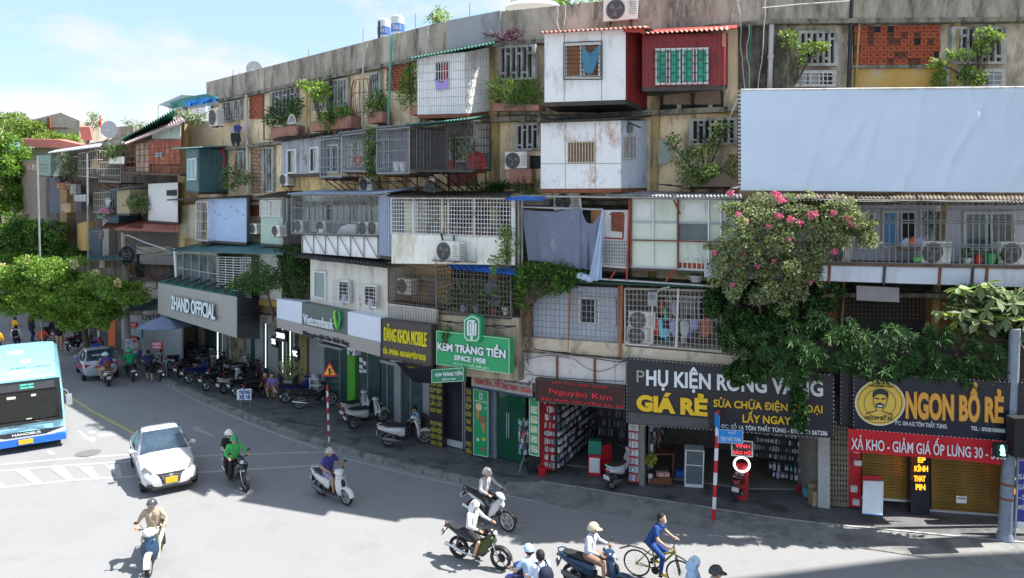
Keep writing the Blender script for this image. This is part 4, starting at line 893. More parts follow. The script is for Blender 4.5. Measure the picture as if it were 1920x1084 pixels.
t,q,sq,sn=shed('patched sheet metal booth with a rust-red panel between tarpaulin and glazed balcony',FB,(1128,394,500,1178,394,504),1.2,wcorr_m,ribs=8,roofm=None)
panel(t,'rust_panel',FB,(1146,398,433,1168,398,435),1.24,.025,rust_m);panel(t,'wood_panel',FB,(1108,395,425,1128,395,425),1.2,.03,mt('orange_wood',(.35,.16,.07),.8,var=.3));grille(t,FB.q((1133,452,496,1176,453,499),1.33),9,7,.011,steel_m,FB.n)
pg=mt('pale_green_glazing',(.58,.64,.54),.35,var=.08,scale=1.5,dirt=((.42,.46,.40),.3,1.2,.5),spec=.6)
t=T('glazed_balcony','glazed balcony of pale green panels in a grey frame on the third storey','glazed balcony',FB.at(1183,500,1.4))
xs_=[1183,1225,1271,1329,1352,1388];N=FB.n
def yy(x,k):return[373,415.5,450,500][k]+(x-1183)*[.012,.02,.022,.045][k]
for i in range(5):
    for j in range(3):
        q=[FB.at(xs_[i]+.8,yy(xs_[i],j)+.8,1.35),FB.at(xs_[i+1]-.8,yy(xs_[i+1],j)+.8,1.35),FB.at(xs_[i+1]-.8,yy(xs_[i+1],j+1)-.8,1.35),FB.at(xs_[i]+.8,yy(xs_[i],j+1)-.8,1.35)]
        if(i,j)==(2,2):q=[q[0],q[1],bil(q,1,.78),bil(q,0,.78)]
        p_=slab(t,'glass_panel',q,N,.03,glass_m if(i,j)==(2,1)else pg)
        if(i,j)in((0,0),(2,0)):m=M();r2=random.Random(i+j);m.prism([bil(q,r2.uniform(.1,.25),.15)+N*.001,bil(q,.85,.1)+N*.001,bil(q,.9,.7)+N*.001,bil(q,.5,.9)+N*.001,bil(q,.2,.6)+N*.001],N*.008);B(m,'torn_film',mt('torn_film',(.66,.68,.66),.5,var=.1),p_)
m=M()
for x in xs_:m.tube(FB.at(x,yy(x,0),1.38),FB.at(x,yy(x,3),1.38),.028,4)
for j in range(4):m.tube(FB.at(1183,yy(1183,j),1.38),FB.at(1388,yy(1388,j),1.38),.03,4)
B(m,'frame',alu_m,t)
m=M();
for x in(1271,1183):m.tube(FB.at(x,yy(x,0),1.43),FB.at(x,yy(x,3),1.43),.03,4)
m.tube(FB.at(1183,yy(1183,2),1.43),FB.at(1388,yy(1388,2),1.43),.02,4);m.tube(FB.at(1263,374,1.9),FB.at(1275,401,1.42),.025,4);B(m,'rusty_frame',rust_m,t)
q=FB.q((1271,488,503,1340,489,507),1.3);w_=slab(t,'brick_strip',q,N,.1,brick_m);m=M();m.bars(FB.q((1271,485,505,1343,487,509),1.4),8,1,.014);B(m,'bars',wsteel_m,w_)
bk_=[p-N*1.35 for p in FB.q((1183,500,506,1388,509,514),1.38)];q=FB.q((1183,501,507,1388,510,515),1.38);m=M();m.hexa(q,bk_);B(m,'floor',dsteel_m,t)
rq=[FB.at(1135,366,1.75),FB.at(1392,370,1.75),FB.at(1392,362,.3),FB.at(1165,358,.3)];m=M();m.corr(rq,38,.028,V((0,0,1)),.015);S(m,'corrugated_roof',greyc_m,'grey corrugated roof edge over the glazed balcony','roof sheet')
bush('potted_shrub','small potted plant trailing on the ledge under the glazed balcony','potted plant',[(FB,1305,519,1.2,(.3,.12,.07)),(FB,1325,518,1.2,(.22,.12,.07))],160,.08,.05,[LY,LG1],41);pot(FB,1305,529,1.2,'grey pot of the trailing plant under the glazed balcony',('grey',(.35,.36,.38)),.2,.16)
# right wing, third storey: wall with doors, long window cage, white skirt
gw=mt('lilac_grey_wall',(.52,.53,.62),.7,var=.05,scale=1);N=FC.n
panel(blk,'balcony_back_wall',FC,(1395,372,498,2010,376,505),.03,.025,gw)
for Q,d_,gm_ in(((1606,398,467,1640,398,467),(),glass_m),((1652,395,465,1718,395,466),(1,),mt('blue_curtain',(.12,.28,.48),.7,var=.3,scale=8)),((1804,397,470,1902,397,471),(),glass_m)):
    back_window(FC,Q,2,gm=gm_,dark=d_,off=.05)
panel(blk,'shutter_gap',FC,(1806,423,470,1900,417,471),.075,.01,mt('dark_green_room',(.03,.05,.04),.5))
t=T('balcony_cage','long grey window cage running along the right wing above the white skirt panels','balcony cage',FC.at(1440,490,1.15))
q=FC.q((1440,377,489,1995,380,499),1.1);grille(t,q,46,0,.013,steel_m,N)
m=M();
for v_ in(0,.12,.30,.34,.68,.72,1):m.tube(bil(q,0,v_)+N*.02,bil(q,1,v_)+N*.02,.016,4)
B(m,'rails',steel_m,t)
q=FC.q((1380,489,495,1995,500,506),1.15);m=M();m.hexa(q,[p-N*1.1 for p in q]);B(m,'floor',mt('brown_slab',(.13,.085,.06),.85,var=.3),t)
rq=[FC.at(1466,374.5,1.5),FC.at(1995,379.5,1.5),FC.at(1995,366,.2),FC.at(1460,361,.2)];m=M();m.corr(rq,70,.022,V((0,0,1)),.015);B(m,'roof',mt('brown_corrugated',(.20,.17,.14),.7),t)
t=T('skirt_panels','row of white panels hanging below the long window cage of the right wing','panel row',FC.at(1440,530,1.1));sx=[1320,1400,1480,1555,1658,1762,1823,1850,1930,2000]
for a,b in zip(sx[:-1],sx[1:]):
    Q=(a+.8,495+(a-1440)*.0117,527+(a-1553)*.031,b-.8,495+(b-1440)*.0117,527+(b-1553)*.031);slab(t,'panel',FC.q(Q,1.1),N,.03,mt('skirt_white',(.62,.66,.76),.5,var=.05,scale=1,dirt=((.45,.45,.5),.25,1.2,.3)))
for i,a in enumerate(sx[1:-1]):m=M();m.box((FC.at(a,496+(a-1440)*.0117,1.13)+FC.at(a,528+(a-1553)*.031,1.13))/2,(.055,.05,.56),FC.rz);B(m,'post',rust_m if i%2==0 else dsteel_m,t)
q=FC.q((1320,520,521,2000,541,542),1.09);m=M();m.hexa(q,[p-N*1.05 for p in q]);B(m,'underside',dsteel_m,t)
ac(FC,1756,474,.78,.62,.95,'air conditioner in the right window cage next to the green bowl',bracket=False);ac(FC,1903,475,.78,.62,.95,'air conditioner at the right end of the long window cage',bracket=False);ac(FC,1570,478,.78,.6,.8,'air conditioner half hidden by bougainvillea in the long window cage',bracket=False)
pot(FC,1834,495,.95,'red flower pot in the right window cage',('red',(.5,.05,.04)),.11,.22);pot(FC,1857,496,.95,'green bucket pot in the right window cage',('green',(.06,.36,.12)),.14,.28);pot(FC,1719,491,.95,'bright green bowl in the right window cage',('lime',(.1,.6,.12)),.12,.08,cat='bowl');pot(FC,1812,494,.95,'pale bowl left of the red flower pot',('pale',(.5,.5,.55)),.13,.12,cat='bowl')
for i,(x,y)in enumerate(((1812,478),(1834,478),(1857,480),(1875,490))):bush('potted_shrub',('thin plant in the pale bowl of the right window cage','small plant in the red flower pot','tall dark plant in the green bucket pot','little yellow-flowered plant beside the right end air conditioner')[i],'potted plant',[(FC,x,y,.95,(.12,.1,.18))],90,.12,.03,[LG2,LG3],50+i)
t=T('hanging_plant','dry hanging plant in a basket on the lilac wall of the right wing','hanging plant',FC.at(1745,420,.5));leafobj('leaves',[leafcloud([(FC.at(1745,406,.6),(.14,.1,.22)),(FC.at(1746,425,.6),(.1,.08,.2))],260,.22,.02,9,hang=True)],[LO,LG3],t)
m=M();p=FC.at(1758,390,.9);m.loft([[p+V((r_*math.cos(a*PI/5),r_*math.sin(a*PI/5),z))for a in range(10)]for r_,z in((.07,-.08),(.08,0),(.07,.06),(.03,.09))]);S(m,'lamp_bulb',letw,'white round lamp hanging above the hanging plant','lamp')
for(pts,lb,mm)in(([(1688,455),(1700,446),(1706,450),(1705,465),(1690,466)],'pale blue washing in the basket outside the dark window',pl('pale_blue_cloth',(.4,.52,.66),.9)),([(1706,452),(1712,444),(1718,450),(1716,460),(1707,460)],'orange washing between two pale bundles in the window cage',pl('orange_cloth',(.7,.14,.05),.9)),([(1714,448),(1725,444),(1737,450),(1736,462),(1716,463)],'lilac washing bundle in the window cage',pl('lilac_bundle',(.4,.33,.5),.9))):cloth(lb,FC,pts,.85,mm,th=.15)
m=M();q=FC.q((1684,464,470,1738,462,468),.95);m.bars([q[0],q[1],q[1]-N*.5,q[0]-N*.5],9,3,.01);m.bars(q,9,1,.01);S(m,'wire_rack',rust_m,'wire drying rack holding the washing outside the dark window','rack')
# ------------------------------------------------ second storey, left wing
hw=mt('white_house_front',(.66,.64,.58),.8,var=.05,scale=1,dirt=(((.4,.34,.26),.32,1.2,.3),((.2,.17,.13),.14,3,.3)),bump=.15)
t,q,sq,sn=shed('dirty white house front with three narrow windows above the bank sign',FA,(582,486,572,727,503,594),1.15,hw)
for Q,d_,n_ in(((590,507,558,613,509,562),(),1),((636,525,566,660,526,569),(0,),1),((684,533,574,711,535,579),(0,),1)):
    w_=window(t,FA,Q,1.16,n_,gm=mt('sea_glass',(.16,.25,.25),.12,spec=.8),dark=d_,bars=0,w_=.07)
    if d_:
        q2=FA.q(Q,1.16);m=M();m.bars(q2,3,6,.01,FA.n*.03);B(m,'bars',wsteel_m,w_)
        for e,sg in((0,-1),(1,1)):
            a,b=bil(q2,e,0),bil(q2,e,1);o_=FA.n*.26+FA.d*sg*.12;m=M();m.hexa([a,a+o_,b+o_,b],[p+FA.d*.03 for p in(a,a+o_,b+o_,b)]);B(m,'casement',wsteel_m,w_)
        m=M();c=bil(q2,.5,.85)+FA.n*.05;m.ball(c,(.12,.05,.22),8,6);B(m,'curtain',pl('curtain_cloth',(.45,.4,.5),.9),w_)
m=M()
for u in(.12,.34,.52,.67,.83):a=bil(q,u,0);b=bil(q,u,1);m.prism([a-FA.d*.008,a+FA.d*.008,b+FA.d*.008,b-FA.d*.008],FA.n*.004)
B(m,'seams',mt('seam',(.35,.3,.24),.9),t)
panel(blk,'wall_patch',FA,(487,474,562,530,474,566),.6,.6,whited_m,'narrow white stained wall beside the hanging vine');panel(blk,'ledge',FA,(485,562,572,527,566,577),.75,.75,ochre_m)
panel(blk,'ledge',FA,(487,590,604,519,594,613),1.0,.9,ledge_m);panel(blk,'fence',FA,(528,552,566,581,558,574),.9,.03,mt('brown_fence',(.10,.06,.045),.85))
q=FA.q((528,480,556,581,482,562),.8);m=M();m.bars(q,14,3,.012);S(m,'vine_trellis',dsteel_m,'dark trellis behind the hanging vine above the bank sign','trellis')
bush('vine','dense dark vine hanging beside the white house front above the bank sign','vine',[(FA,542,480,1.0,(.6,.4,.5)),(FA,562,492,1.0,(.55,.4,.6)),(FA,540,515,.95,(.5,.35,.8)),(FA,566,525,.95,(.45,.35,.8)),(FA,548,545,.9,(.4,.3,.4)),(FA,560,468,.9,(.8,.4,.2))],3600,.16,.06,[LD2,LG3,LD1,LG2],61,hang=True,wts=[3,3,2,1.5])
t=T('small_tree','small tree with layered dark foliage growing off the ledge by the grey shop sign','tree',FA.at(513,600,1.2));bl=[(FA.at(x,y,1.6+o),r_)for x,y,o,r_ in((487,503,0,(.55,.5,.3)),(505,515,0,(.6,.5,.3)),(475,522,.2,(.6,.5,.3)),(455,530,.3,(.55,.5,.22)),(440,536,.4,(.4,.4,.15)),(495,535,0,(.7,.5,.25)),(512,530,0,(.4,.4,.3)),(478,545,.1,(.5,.4,.2)),(460,520,.2,(.4,.4,.2)))]
leafobj('crown',[leafcloud(bl,2600,.13,.05,62,up=.2,shell=.1)],[LG3,LD1,LG2,LD3],t,kind='stuff');m=M();m.path([FA.at(513,602,1.2),FA.at(508,575,1.3),FA.at(503,555,1.5),FA.at(492,530,1.6)],.05,6)
for x,y in((470,528),(505,512),(450,533),(512,530)):m.tube(FA.at(503,555,1.5),FA.at(x,y,1.7),.02,5)
B(m,'trunk',wood_m,t)
t,q=cage('rusty brown cage balcony over a beige wall, above the dark shop sign',FM,(728,492,566,818,501,578),1.0,20,9,mt('brown_bar',(.17,.13,.10),.6),r=.011,brk=0);panel(blk,'balcony_back_wall',FA,(728,488,570,832,496,590),.06,.05,mt('beige_wall',(.52,.38,.22),.85,var=.1));panel(blk,'inner_door',FM,(801,518,575,818,520,577),.12,.02,mt('speckled_panel',(.17,.16,.15),.8,var=.7,scale=60))
ac(FA,757,537,.75,.55,.8,'air conditioner behind the rusty brown cage above the dark shop sign',bracket=False)
q=FM.q((727,570,604,817,581,612),1.25);t=T('balustrade','white spiked balustrade strip over the dark shop sign','balustrade',q[3]);m=M();m.bars(q,30,1,.013);B(m,'bars',wsteel_m,t);slab(t,'back_panel',[p-FM.n*.12 for p in q],FM.n,.03,mt('beige_stained',(.34,.29,.22),.9,var=.3))
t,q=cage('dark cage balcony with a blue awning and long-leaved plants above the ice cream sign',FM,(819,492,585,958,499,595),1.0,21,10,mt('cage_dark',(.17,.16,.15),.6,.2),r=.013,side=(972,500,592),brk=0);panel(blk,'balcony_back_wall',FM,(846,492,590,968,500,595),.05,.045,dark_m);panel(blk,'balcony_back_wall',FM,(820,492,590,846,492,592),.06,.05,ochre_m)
m=M();q=[FM.at(829,489,1.25),FM.at(966,502,1.25),FM.at(966,516,1.5),FM.at(848,505,1.5)];m.corr(q,9,.03,FM.n,.02);S(m,'blue_awning',pl('blue_tarp',(.02,.11,.45),.6),'crumpled blue awning over the dark cage balcony','awning',smooth=60)
bush('potted_shrub','mass of long drooping leaves behind the dark cage above the ice cream sign','potted plant',[(FM,x,y,.75,(.35,.15,.4))for x,y in((860,560),(885,555),(905,565),(930,560),(955,558))],900,.38,.03,[LG3,LS,LD3],63,up=.8)
for i,(x,y,c)in enumerate(((870,585,('lilac',(.36,.3,.5))),(893,586,('lilac',(.36,.3,.5))),(927,592,('red',(.5,.05,.04))),(948,590,('white',(.7,.7,.7))))):pot(FM,x,y,.8,('lilac flower pot behind the dark cage, the left one','lilac flower pot behind the dark cage, the right one','small red pot behind the dark cage','white pot at the right end of the dark cage')[i],c,.12,.2)
m=M();m.add([FM.at(923,552,.7)+FM.d*.4*math.cos(a*PI/8)+V((0,0,.4*math.sin(a*PI/8)))for a in range(16)]+[FM.at(923,552,.76)],[[i,(i+1)%16,16]for i in range(16)]+[list(range(16))]);S(m,'fan_cover',mt('lilac_mesh',(.25,.24,.38),.7),'round lilac mesh cover leaning among the long leaves of the dark cage','mesh cover')
t=T('wall_base','stained beige concrete base of the second storey behind the ice cream sign','wall',FM.at(818,660,.95));slab(t,'concrete',FM.q((818,583,700,972,597,715),.95),FM.n,.95,mt('stained_beige',(.50,.40,.28),.85,var=.1,dirt=(((.15,.13,.1),.46,1.1,.3),((.62,.5,.38),.2,2,.5)),bump=.3))
m=M();p0,p1=FB.at(978,600,.75),FB.at(970,700,.75);m.box((p0+p1)/2,(.3,.55,1.9),FB.rz);S(m,'concrete_pier',mt('grey_pier',(.33,.30,.26),.9,dirt=(GRM,.45,2,.3),bump=.4),'grimy concrete pier between the ice cream sign and the pale panels','pier')
# ------------------------------------------------ second storey, middle wing
bw_m=mt('pale_blue_clapboard',(.50,.53,.62),.6,var=.05,scale=2,dirt=((.35,.36,.4),.22,3,.4));N=FB.n
t,q,sq,sn=shed('pale blue-grey clad box room behind bars with a sliding window on the second storey',FB,(1000,532,634,1160,540,646),.75,bw_m,ribs=26,rib_d=.006)
window(t,FB,(1085,556,607,1155,560,612),.775,2,gm=mt('pale_pane',(.42,.45,.52),.2),dark=(0,),w_=.07)
grille(t,FB.q((1000,534,634,1160,540,646),.95),19,9,.011,steel_m,N)
m=M();m.tube(FB.at(1070,535,.98),FB.at(1065,668,.98),.03,5);B(m,'rusty_post',mt('orange_rust',(.36,.15,.07),.7,var=.4),t)
brickwall(blk,FB,(1158,535,646,1168,536,647),.9,brick_m,2,18);m=M();m.tube(FB.at(1166,535,1.05),FB.at(1162,672,1.05),.035,5);S(m,'rusty_post',mt('orange_rust',(.36,.15,.07),.7),'rust-streaked post in front of the brick strip on the second storey','post')
panel(blk,'balcony_back_wall',FB,(1170,535,665,1395,540,690),.05,.045,dim_m);back_window(FB,(1230,552,600,1332,556,606),4,dark=(0,1,3),off=.06)
t,q=cage('white laundry cage full of drying clothes and two air conditioners on the second storey',FB,(1172,541,645,1376,546,662),1.0,26,10,mt('cage_cream',(.5,.47,.42),.6),r=.007,brk=0);m=M();m.tube(FB.at(1272,541,1.05),FB.at(1268,652,1.05),.035,5)
m.path([FB.at(x,y,1.06)for x,y in((1222,640),(1223,575),(1228,552),(1240,541),(1256,538))],.02,5);m.path([FB.at(x,y,1.06)for x,y in((1172,640),(1180,646),(1215,648),(1222,640))],.02,5);B(m,'posts',wsteel_m,t)
ac(FB,1203,601,.8,.55,.75,'upper air conditioner of two stacked in the laundry cage',bracket=False);ac(FB,1200,630,.8,.55,.75,'lower air conditioner of two stacked in the laundry cage',bracket=False)
for pts,lb,c in(([(1221,600),(1226,598),(1231,598),(1237,603),(1233,606),(1233,629),(1223,629),(1223,606)],'bright red shirt in the laundry cage',(.65,.02,.02)),([(1234,600),(1240,598),(1243,604),(1241,618),(1253,616),(1255,628),(1249,634),(1237,632),(1234,616)],'cyan shirt beside the red shirt in the laundry cage',(.22,.55,.68)),([(1256,603),(1268,601),(1269,629),(1262,630),(1257,622)],'lilac shirt left of the cage post',(.38,.34,.62)),([(1275,604),(1283,601),(1291,606),(1292,622),(1284,636),(1276,625)],'pale grey shirt right of the cage post',(.5,.56,.58)),([(1293,602),(1309,599),(1308,619),(1294,620)],'lilac towel on the right of the laundry cage',(.36,.34,.6)),([(1315,600),(1320,595),(1333,596),(1335,620),(1325,632),(1313,632)],'rust-brown jacket at the right end of the laundry cage',(.42,.15,.11)),([(1245,632),(1256,634),(1256,648),(1247,648)],'blue jeans hanging low in the laundry cage',(.06,.16,.28)),([(1244,578),(1249,580),(1250,600),(1245,602)],'green towel hanging high in the laundry cage',(.08,.5,.32)),([(1236,565),(1244,563),(1245,590),(1237,591)],'brown blouse hanging high at the left of the laundry cage',(.35,.12,.08)),([(1259,568),(1268,566),(1268,595),(1260,590)],'patterned lilac blouse hanging high beside the cage post',(.4,.35,.45)),([(1288,620),(1300,621),(1298,636),(1288,634)],'dark blue shorts below the lilac towel',(.1,.13,.25)),([(1276,630),(1284,628),(1286,644),(1277,645)],'beige cloth hanging low beside the cage post',(.45,.4,.34))):
    cloth(lb,FB,pts,.7,pl('cloth_'+lb[:12].replace(' ','_'),c,.9))
m=M();m.tube(FB.at(1222,597,.7),FB.at(1345,600,.7),.015,4);m.tube(FB.at(1230,563,.7),FB.at(1345,566,.7),.015,4);S(m,'clothes_rail',alu_m,'thin double clothes rail inside the laundry cage','clothes rail')
m=M();q=[FB.at(1040,527,1.3),FB.at(1348,539,1.3),FB.at(1348,527,.1),FB.at(1060,512,.1)];m.corr(q,55,.02,V((0,0,1)),.015);S(m,'corrugated_roof',greenr_m,'dark green corrugated roof edge above the laundry cage','roof sheet')
t=T('concrete_ledge','stained cream concrete ledge under the laundry cage','ledge',FB.at(975,655,1.0));led=mt('cream_ledge',(.56,.47,.35),.85,var=.1,dirt=(((.2,.17,.14),.38,1.5,.5),((.62,.6,.56),.25,2,1)),bump=.3)
slab(t,'concrete',FB.q((975,632,657,1398,660,690),1.0),N,1.0,led);slab(t,'moss_line',FB.q((975,657,660,1398,690,693),1.05),N,.9,ledge_m)
pw=mt('off_white_panel',(.60,.57,.56),.6,var=.05,dirt=((.4,.36,.34),.25,1.5,.5))
t=T('fascia_panels','row of off-white fascia panels with loose cables above the red LED sign','panel row',FB.at(972,712,.95))
for a,b in((972,1044),(1044,1115),(1115,1153),(1153,1174)):slab(t,'panel',FB.q((a+.5,660+(a-972)*.069,716+(a-972)*.075,b-.5,660+(b-972)*.069,716+(b-972)*.075),.95),N,.9,pw)
m=M()
for x in(1044.5,1115):m.tube(FB.at(x,664+(x-972)*.07,1.0),FB.at(x,716+(x-972)*.075,1.0),.035,4)
B(m,'post',rust_m,t)
m=M();r2=random.Random(4)
for(a,b,s_)in(((975,672),(1000,702),6),((975,678),(1070,672),-8),((1075,672),(1120,697),4),((1120,697),(1172,674),5),((985,702),(1170,715),2)):
    m.path([FB.at(a[0]+(b[0]-a[0])*i/8,a[1]+(b[1]-a[1])*i/8+s_*math.sin(PI*i/8),1.02)for i in range(9)],.009,4)
B(m,'cables',wire_m,t)
# right wing, second storey: recess shade painted as a dark panel, columns, trellis
panel(blk,'wall_patch',FC,(1385,505,640,2000,505,640),.02,.02,mt('recess_shade',(.035,.032,.03),.9));panel(blk,'wall_patch',FC,(1735,545,650,1830,545,650),.03,.03,mt('brown_ochre',(.20,.10,.03),.9));panel(blk,'wall_patch',FC,(1540,545,640,1570,545,640),.03,.03,mt('brown_ochre',(.20,.10,.03),.9))
q=FC.q((1572,540,595,1735,543,598),.12);m=M();m.bars(q,22,7,.016);S(m,'window_lattice',mt('old_lattice',(.10,.07,.05),.9),'dark old lattice window in the recess under the white skirt panels','lattice window')
m=M();q=FC.q((1606,537,563,1686,541,567),.9);m.hexa(q,[p-N*.2 for p in q]);m.hexa([p+V((0,0,.02))for p in(q[0],q[1],q[1]-N*.85,q[0]-N*.85)],[p for p in(q[0],q[1],q[1]-N*.85,q[0]-N*.85)]);S(m,'hanging_board',mt('grey_board',(.30,.28,.28),.8,var=.1),'faded grey board hanging below the white skirt panels','board')
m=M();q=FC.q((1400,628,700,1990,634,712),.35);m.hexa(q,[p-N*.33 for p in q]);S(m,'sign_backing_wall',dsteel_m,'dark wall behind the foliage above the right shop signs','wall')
# ================================================================ SIGNS
greyl=mt('sign_grey',(.34,.315,.29),.55,var=.05,scale=1);N=FA.n
# 2HAND OFFICIAL
t=T('shop_sign','huge grey boxed shop sign reading 2HAND OFFICIAL with a dark blue end face','shop sign',FA.at(370,600,2.2))
q=FA.q((296,530,588,444,557,634),2.3);lo=[p-N*2.2 for p in q];lo[1]=FA.at(486,558,.35);lo[2]=FA.at(486,636,.35);m=M();m.hexa(q,lo);B(m,'panel',greyl,t)
nv=mt('navy_cladding',(.045,.06,.085),.4,var=.08);sn=(lo[1]-q[1]).cross(V((0,0,1))).normalized();sn=sn if sn.x>0 else-sn
for k in range(4):a,b=k/4,(k+1)/4-.012;m=M();e4=[bil([q[1],lo[1],lo[2],q[2]],*uv)for uv in((0,a),(1,a),(1,b),(0,b))];m.hexa([p+sn*.03 for p in e4],[p+sn*.001 for p in e4]);B(m,'end_cladding',nv,t)
text(t,'2HAND OFFICIAL',FA,[(322,556),(404,573),(404,599.5),(322,579)],2.4,letk,.04,.035);text(t,'2HAND OFFICIAL',FA,[(321.5,555.5),(403.5,572.5),(403.5,599),(321.5,578.5)],2.46,letw,.02,.028)
m=M()
for i in range(9):u=i/8.2;p=bil(q,u,0)+V((0,0,.12));m.tube(p,p-N*1.2+V((0,0,.35)),.05,5)
B(m,'roof_battens',dsteel_m,t)
m=M();a=[q[0]+V((0,0,.03)),q[1]+V((0,0,.03)),lo[1]+V((0,0,.5)),lo[0]+V((0,0,.5))];m.corr(a,26,.02,V((0,0,1)),.015);B(m,'roof',greenr_m,t)
# bank
t=T('shop_sign','long bank sign reading Vietcombank with white ends over a grey band','shop sign',FA.at(615,640,1.5));wpan=mt('sign_white_blue',(.66,.70,.80),.45,var=.04,scale=1)
slab(t,'white_panel',FA.q((519,560,597.5,566,567,609),1.5),N,1.3,wpan);slab(t,'green_panel',FA.q((566,567,609,652,584.5,629),1.5),N,1.3,signd);slab(t,'white_panel',FA.q((652,584.5,629,714,596,643),1.5),N,1.3,wpan)
slab(t,'grey_band',FA.q((519,597.5,614,713,643,669),1.56),N,1.4,greyl);text(t,'Vietcombank',FA,[(570,588.5),(626,599),(626,618.5),(570,606.5)],1.52,letw,.04,.01)
text(t,'Phòng giao dịch Tôn Thất Tùng',FA,[(569,620),(654,640),(654,648),(569,627.5)],1.58,letk,.04,.0)
m=M();c=FA.at(633.5,600.5,1.56)
for sg,k in((-1,0),(1,1)):
    pts=[(0,-.38),(.16*sg,-.2),(.25*sg,.1),(.2*sg,.33),(.07*sg,.38),(.12*sg,.12),(.04*sg,-.12)]
    m.prism([c+FA.d*x+V((0,0,z))for x,z in pts],N*.05,k)
B(m,'logo',[pl('lime',(.18,.55,.04),.4),pl('deep_green',(.02,.28,.07),.4)],t)
# Dang Khoa
t,q=sign('dark brown sign with yellow lettering reading ĐĂNG KHOA MOBILE',FM,(715,597.5,671,810,609,686),1.55,.25,mt('sign_brown',(.07,.06,.055),.5),frame=dsteel_m,fw=.03)
text(t,'ĐĂNG KHOA MOBILE',FM,[(721,615),(801,624),(801,650),(721,637.5)],1.56,pl('yellow_neon',(.72,.62,.03),.4),.05,.01);text(t,'SỬA - ÉP KÍNH - MUA BÁN ĐIỆN THOẠI',FM,[(719.6,653),(799,666),(799,676),(719.6,662)],1.56,pl('yellow_neon',(.72,.62,.03),.4),.04,.005)
q=[FM.at(742,678,1.45),FM.at(812,688,1.45),FM.at(815,718,.6),FM.at(775,714,.6)];t=T('awning','black slanting awning with yellow lettering under the dark brown sign','awning',q[3]);m=M();m.hexa(q,[p-V((0,-.03,.05))for p in q]);B(m,'sheet',sblack,t)
nn=(q[1]-q[0]).cross(q[3]-q[0]).normalized();nn=nn if nn.y<0 else-nn
for k,s_ in enumerate(('THAY MÀN HÌNH ĐIỆN THOẠI','PHỤ KIỆN - CAMERA')):text(t,s_,None,[bil(q,.25+.2*k,.12+.36*k)+nn*.01,bil(q,.97,.12+.36*k)+nn*.01,bil(q,.97,.36+.36*k)+nn*.01,bil(q,.3+.2*k,.36+.36*k)+nn*.01],0,lety,.01,.0)
text(blk,'viettablo',FM,[(732,674),(755,677.5),(755,681),(732,677.5)],.9,letw,.01,0)
# Kem Trang Tien
t,q=sign('bright green ice cream shop sign reading KEM TRÀNG TIỀN SINCE 1958',FM,(819,619.5,683,956,635,701),1.5,.22,signg,frame=mt('sign_edge',(.35,.62,.4),.5),fw=.025)
text(t,'KEM TRÀNG TIỀN',FM,[(820.7,643),(948,657.5),(948,672),(820.7,655.7)],1.5,letk,.03,.03);text(t,'KEM TRÀNG TIỀN',FM,[(821.3,642.6),(948.6,657),(948.6,671.5),(821.3,655.3)],1.53,letw,.03,.028);text(t,'SINCE 1958',FM,[(853,665.5),(911.6,673),(911.6,682),(853,674)],1.5,letw,.05,.02)
text(t,'Hương vị một thời gian',FM,[(850,678),(917,687),(917,693),(850,684)],1.5,pl('pale_green_letter',(.5,.8,.6),.5),.02,0,.4)
m=M();outl=lambda s,o:[FM.at(885+(x)*s,616+(y)*s,1.6+o)for x,y in((-16,-18),(-9,-23),(0,-27),(9,-24),(16,-19),(16,20),(11,27),(-10,26),(-16,19))]
m.prism(outl(1,0),-FM.n*.2);B(m,'badge',signg,t);m=M();a,b=outl(.86,.005),outl(.80,.005)
for i in range(9):m.prism([a[i],a[(i+1)%9],b[(i+1)%9],b[i]],FM.n*.02)
B(m,'badge_outline',letw,t);m=M()
for x0,x1,y0,y1 in((876.5,879.5,602,626),(879.5,884,600,603),(881.5,884.5,605,626),(886,889,604,627),(884,891,600.5,604),(890.5,893.5,606,628),(877,893,626,629),(883,887,630,637)):m.prism([FM.at(x0,y0,1.62),FM.at(x1,y0,1.62),FM.at(x1,y1,1.62),FM.at(x0,y1,1.62)],FM.n*.02)
B(m,'ice_lolly',letw,t)
t,q=sign('small green side sign repeating KEM TRÀNG TIỀN below the big one',FM,(810,693,718,870,689,714.5),1.7,.12,mt('sign_green_dark',(.015,.20,.10),.4),frame=mt('sign_edge',(.35,.62,.4),.5),fw=.02)
text(t,'KEM TRÀNG TIỀN',FM,[(817,700),(867,697),(867,703),(817,706)],1.705,letw,.02,.01);text(t,'SINCE 1958',FM,[(830,710),(854,708.5),(854,712),(830,713.5)],1.705,letw,.02,0)
# LED sign
redled=mt('red_led',(.5,.02,.03),.5,emis=.12);N=FB.n
t,q=sign('dark red LED board reading Nguyên Kim over the phone accessory shop',FB,(1004,709,752,1172,724,768),1.15,.15,mt('led_board',(.045,.012,.012),.5),frame=dsteel_m)
text(t,'Nguyên Kim',FB,[(1030,728),(1147,741),(1147,751.5),(1030,737)],1.16,redled,.01,.0);text(t,'điện thoại, sim, cường lực, loa',FB,[(1014,744),(1170,760),(1170,766),(1014,749.5)],1.16,redled,.01,-.004);text(t,'phụ kiện điện thoại',FB,[(1035,714),(1138,724),(1138,728),(1035,718)],1.16,redled,.01,-.004)
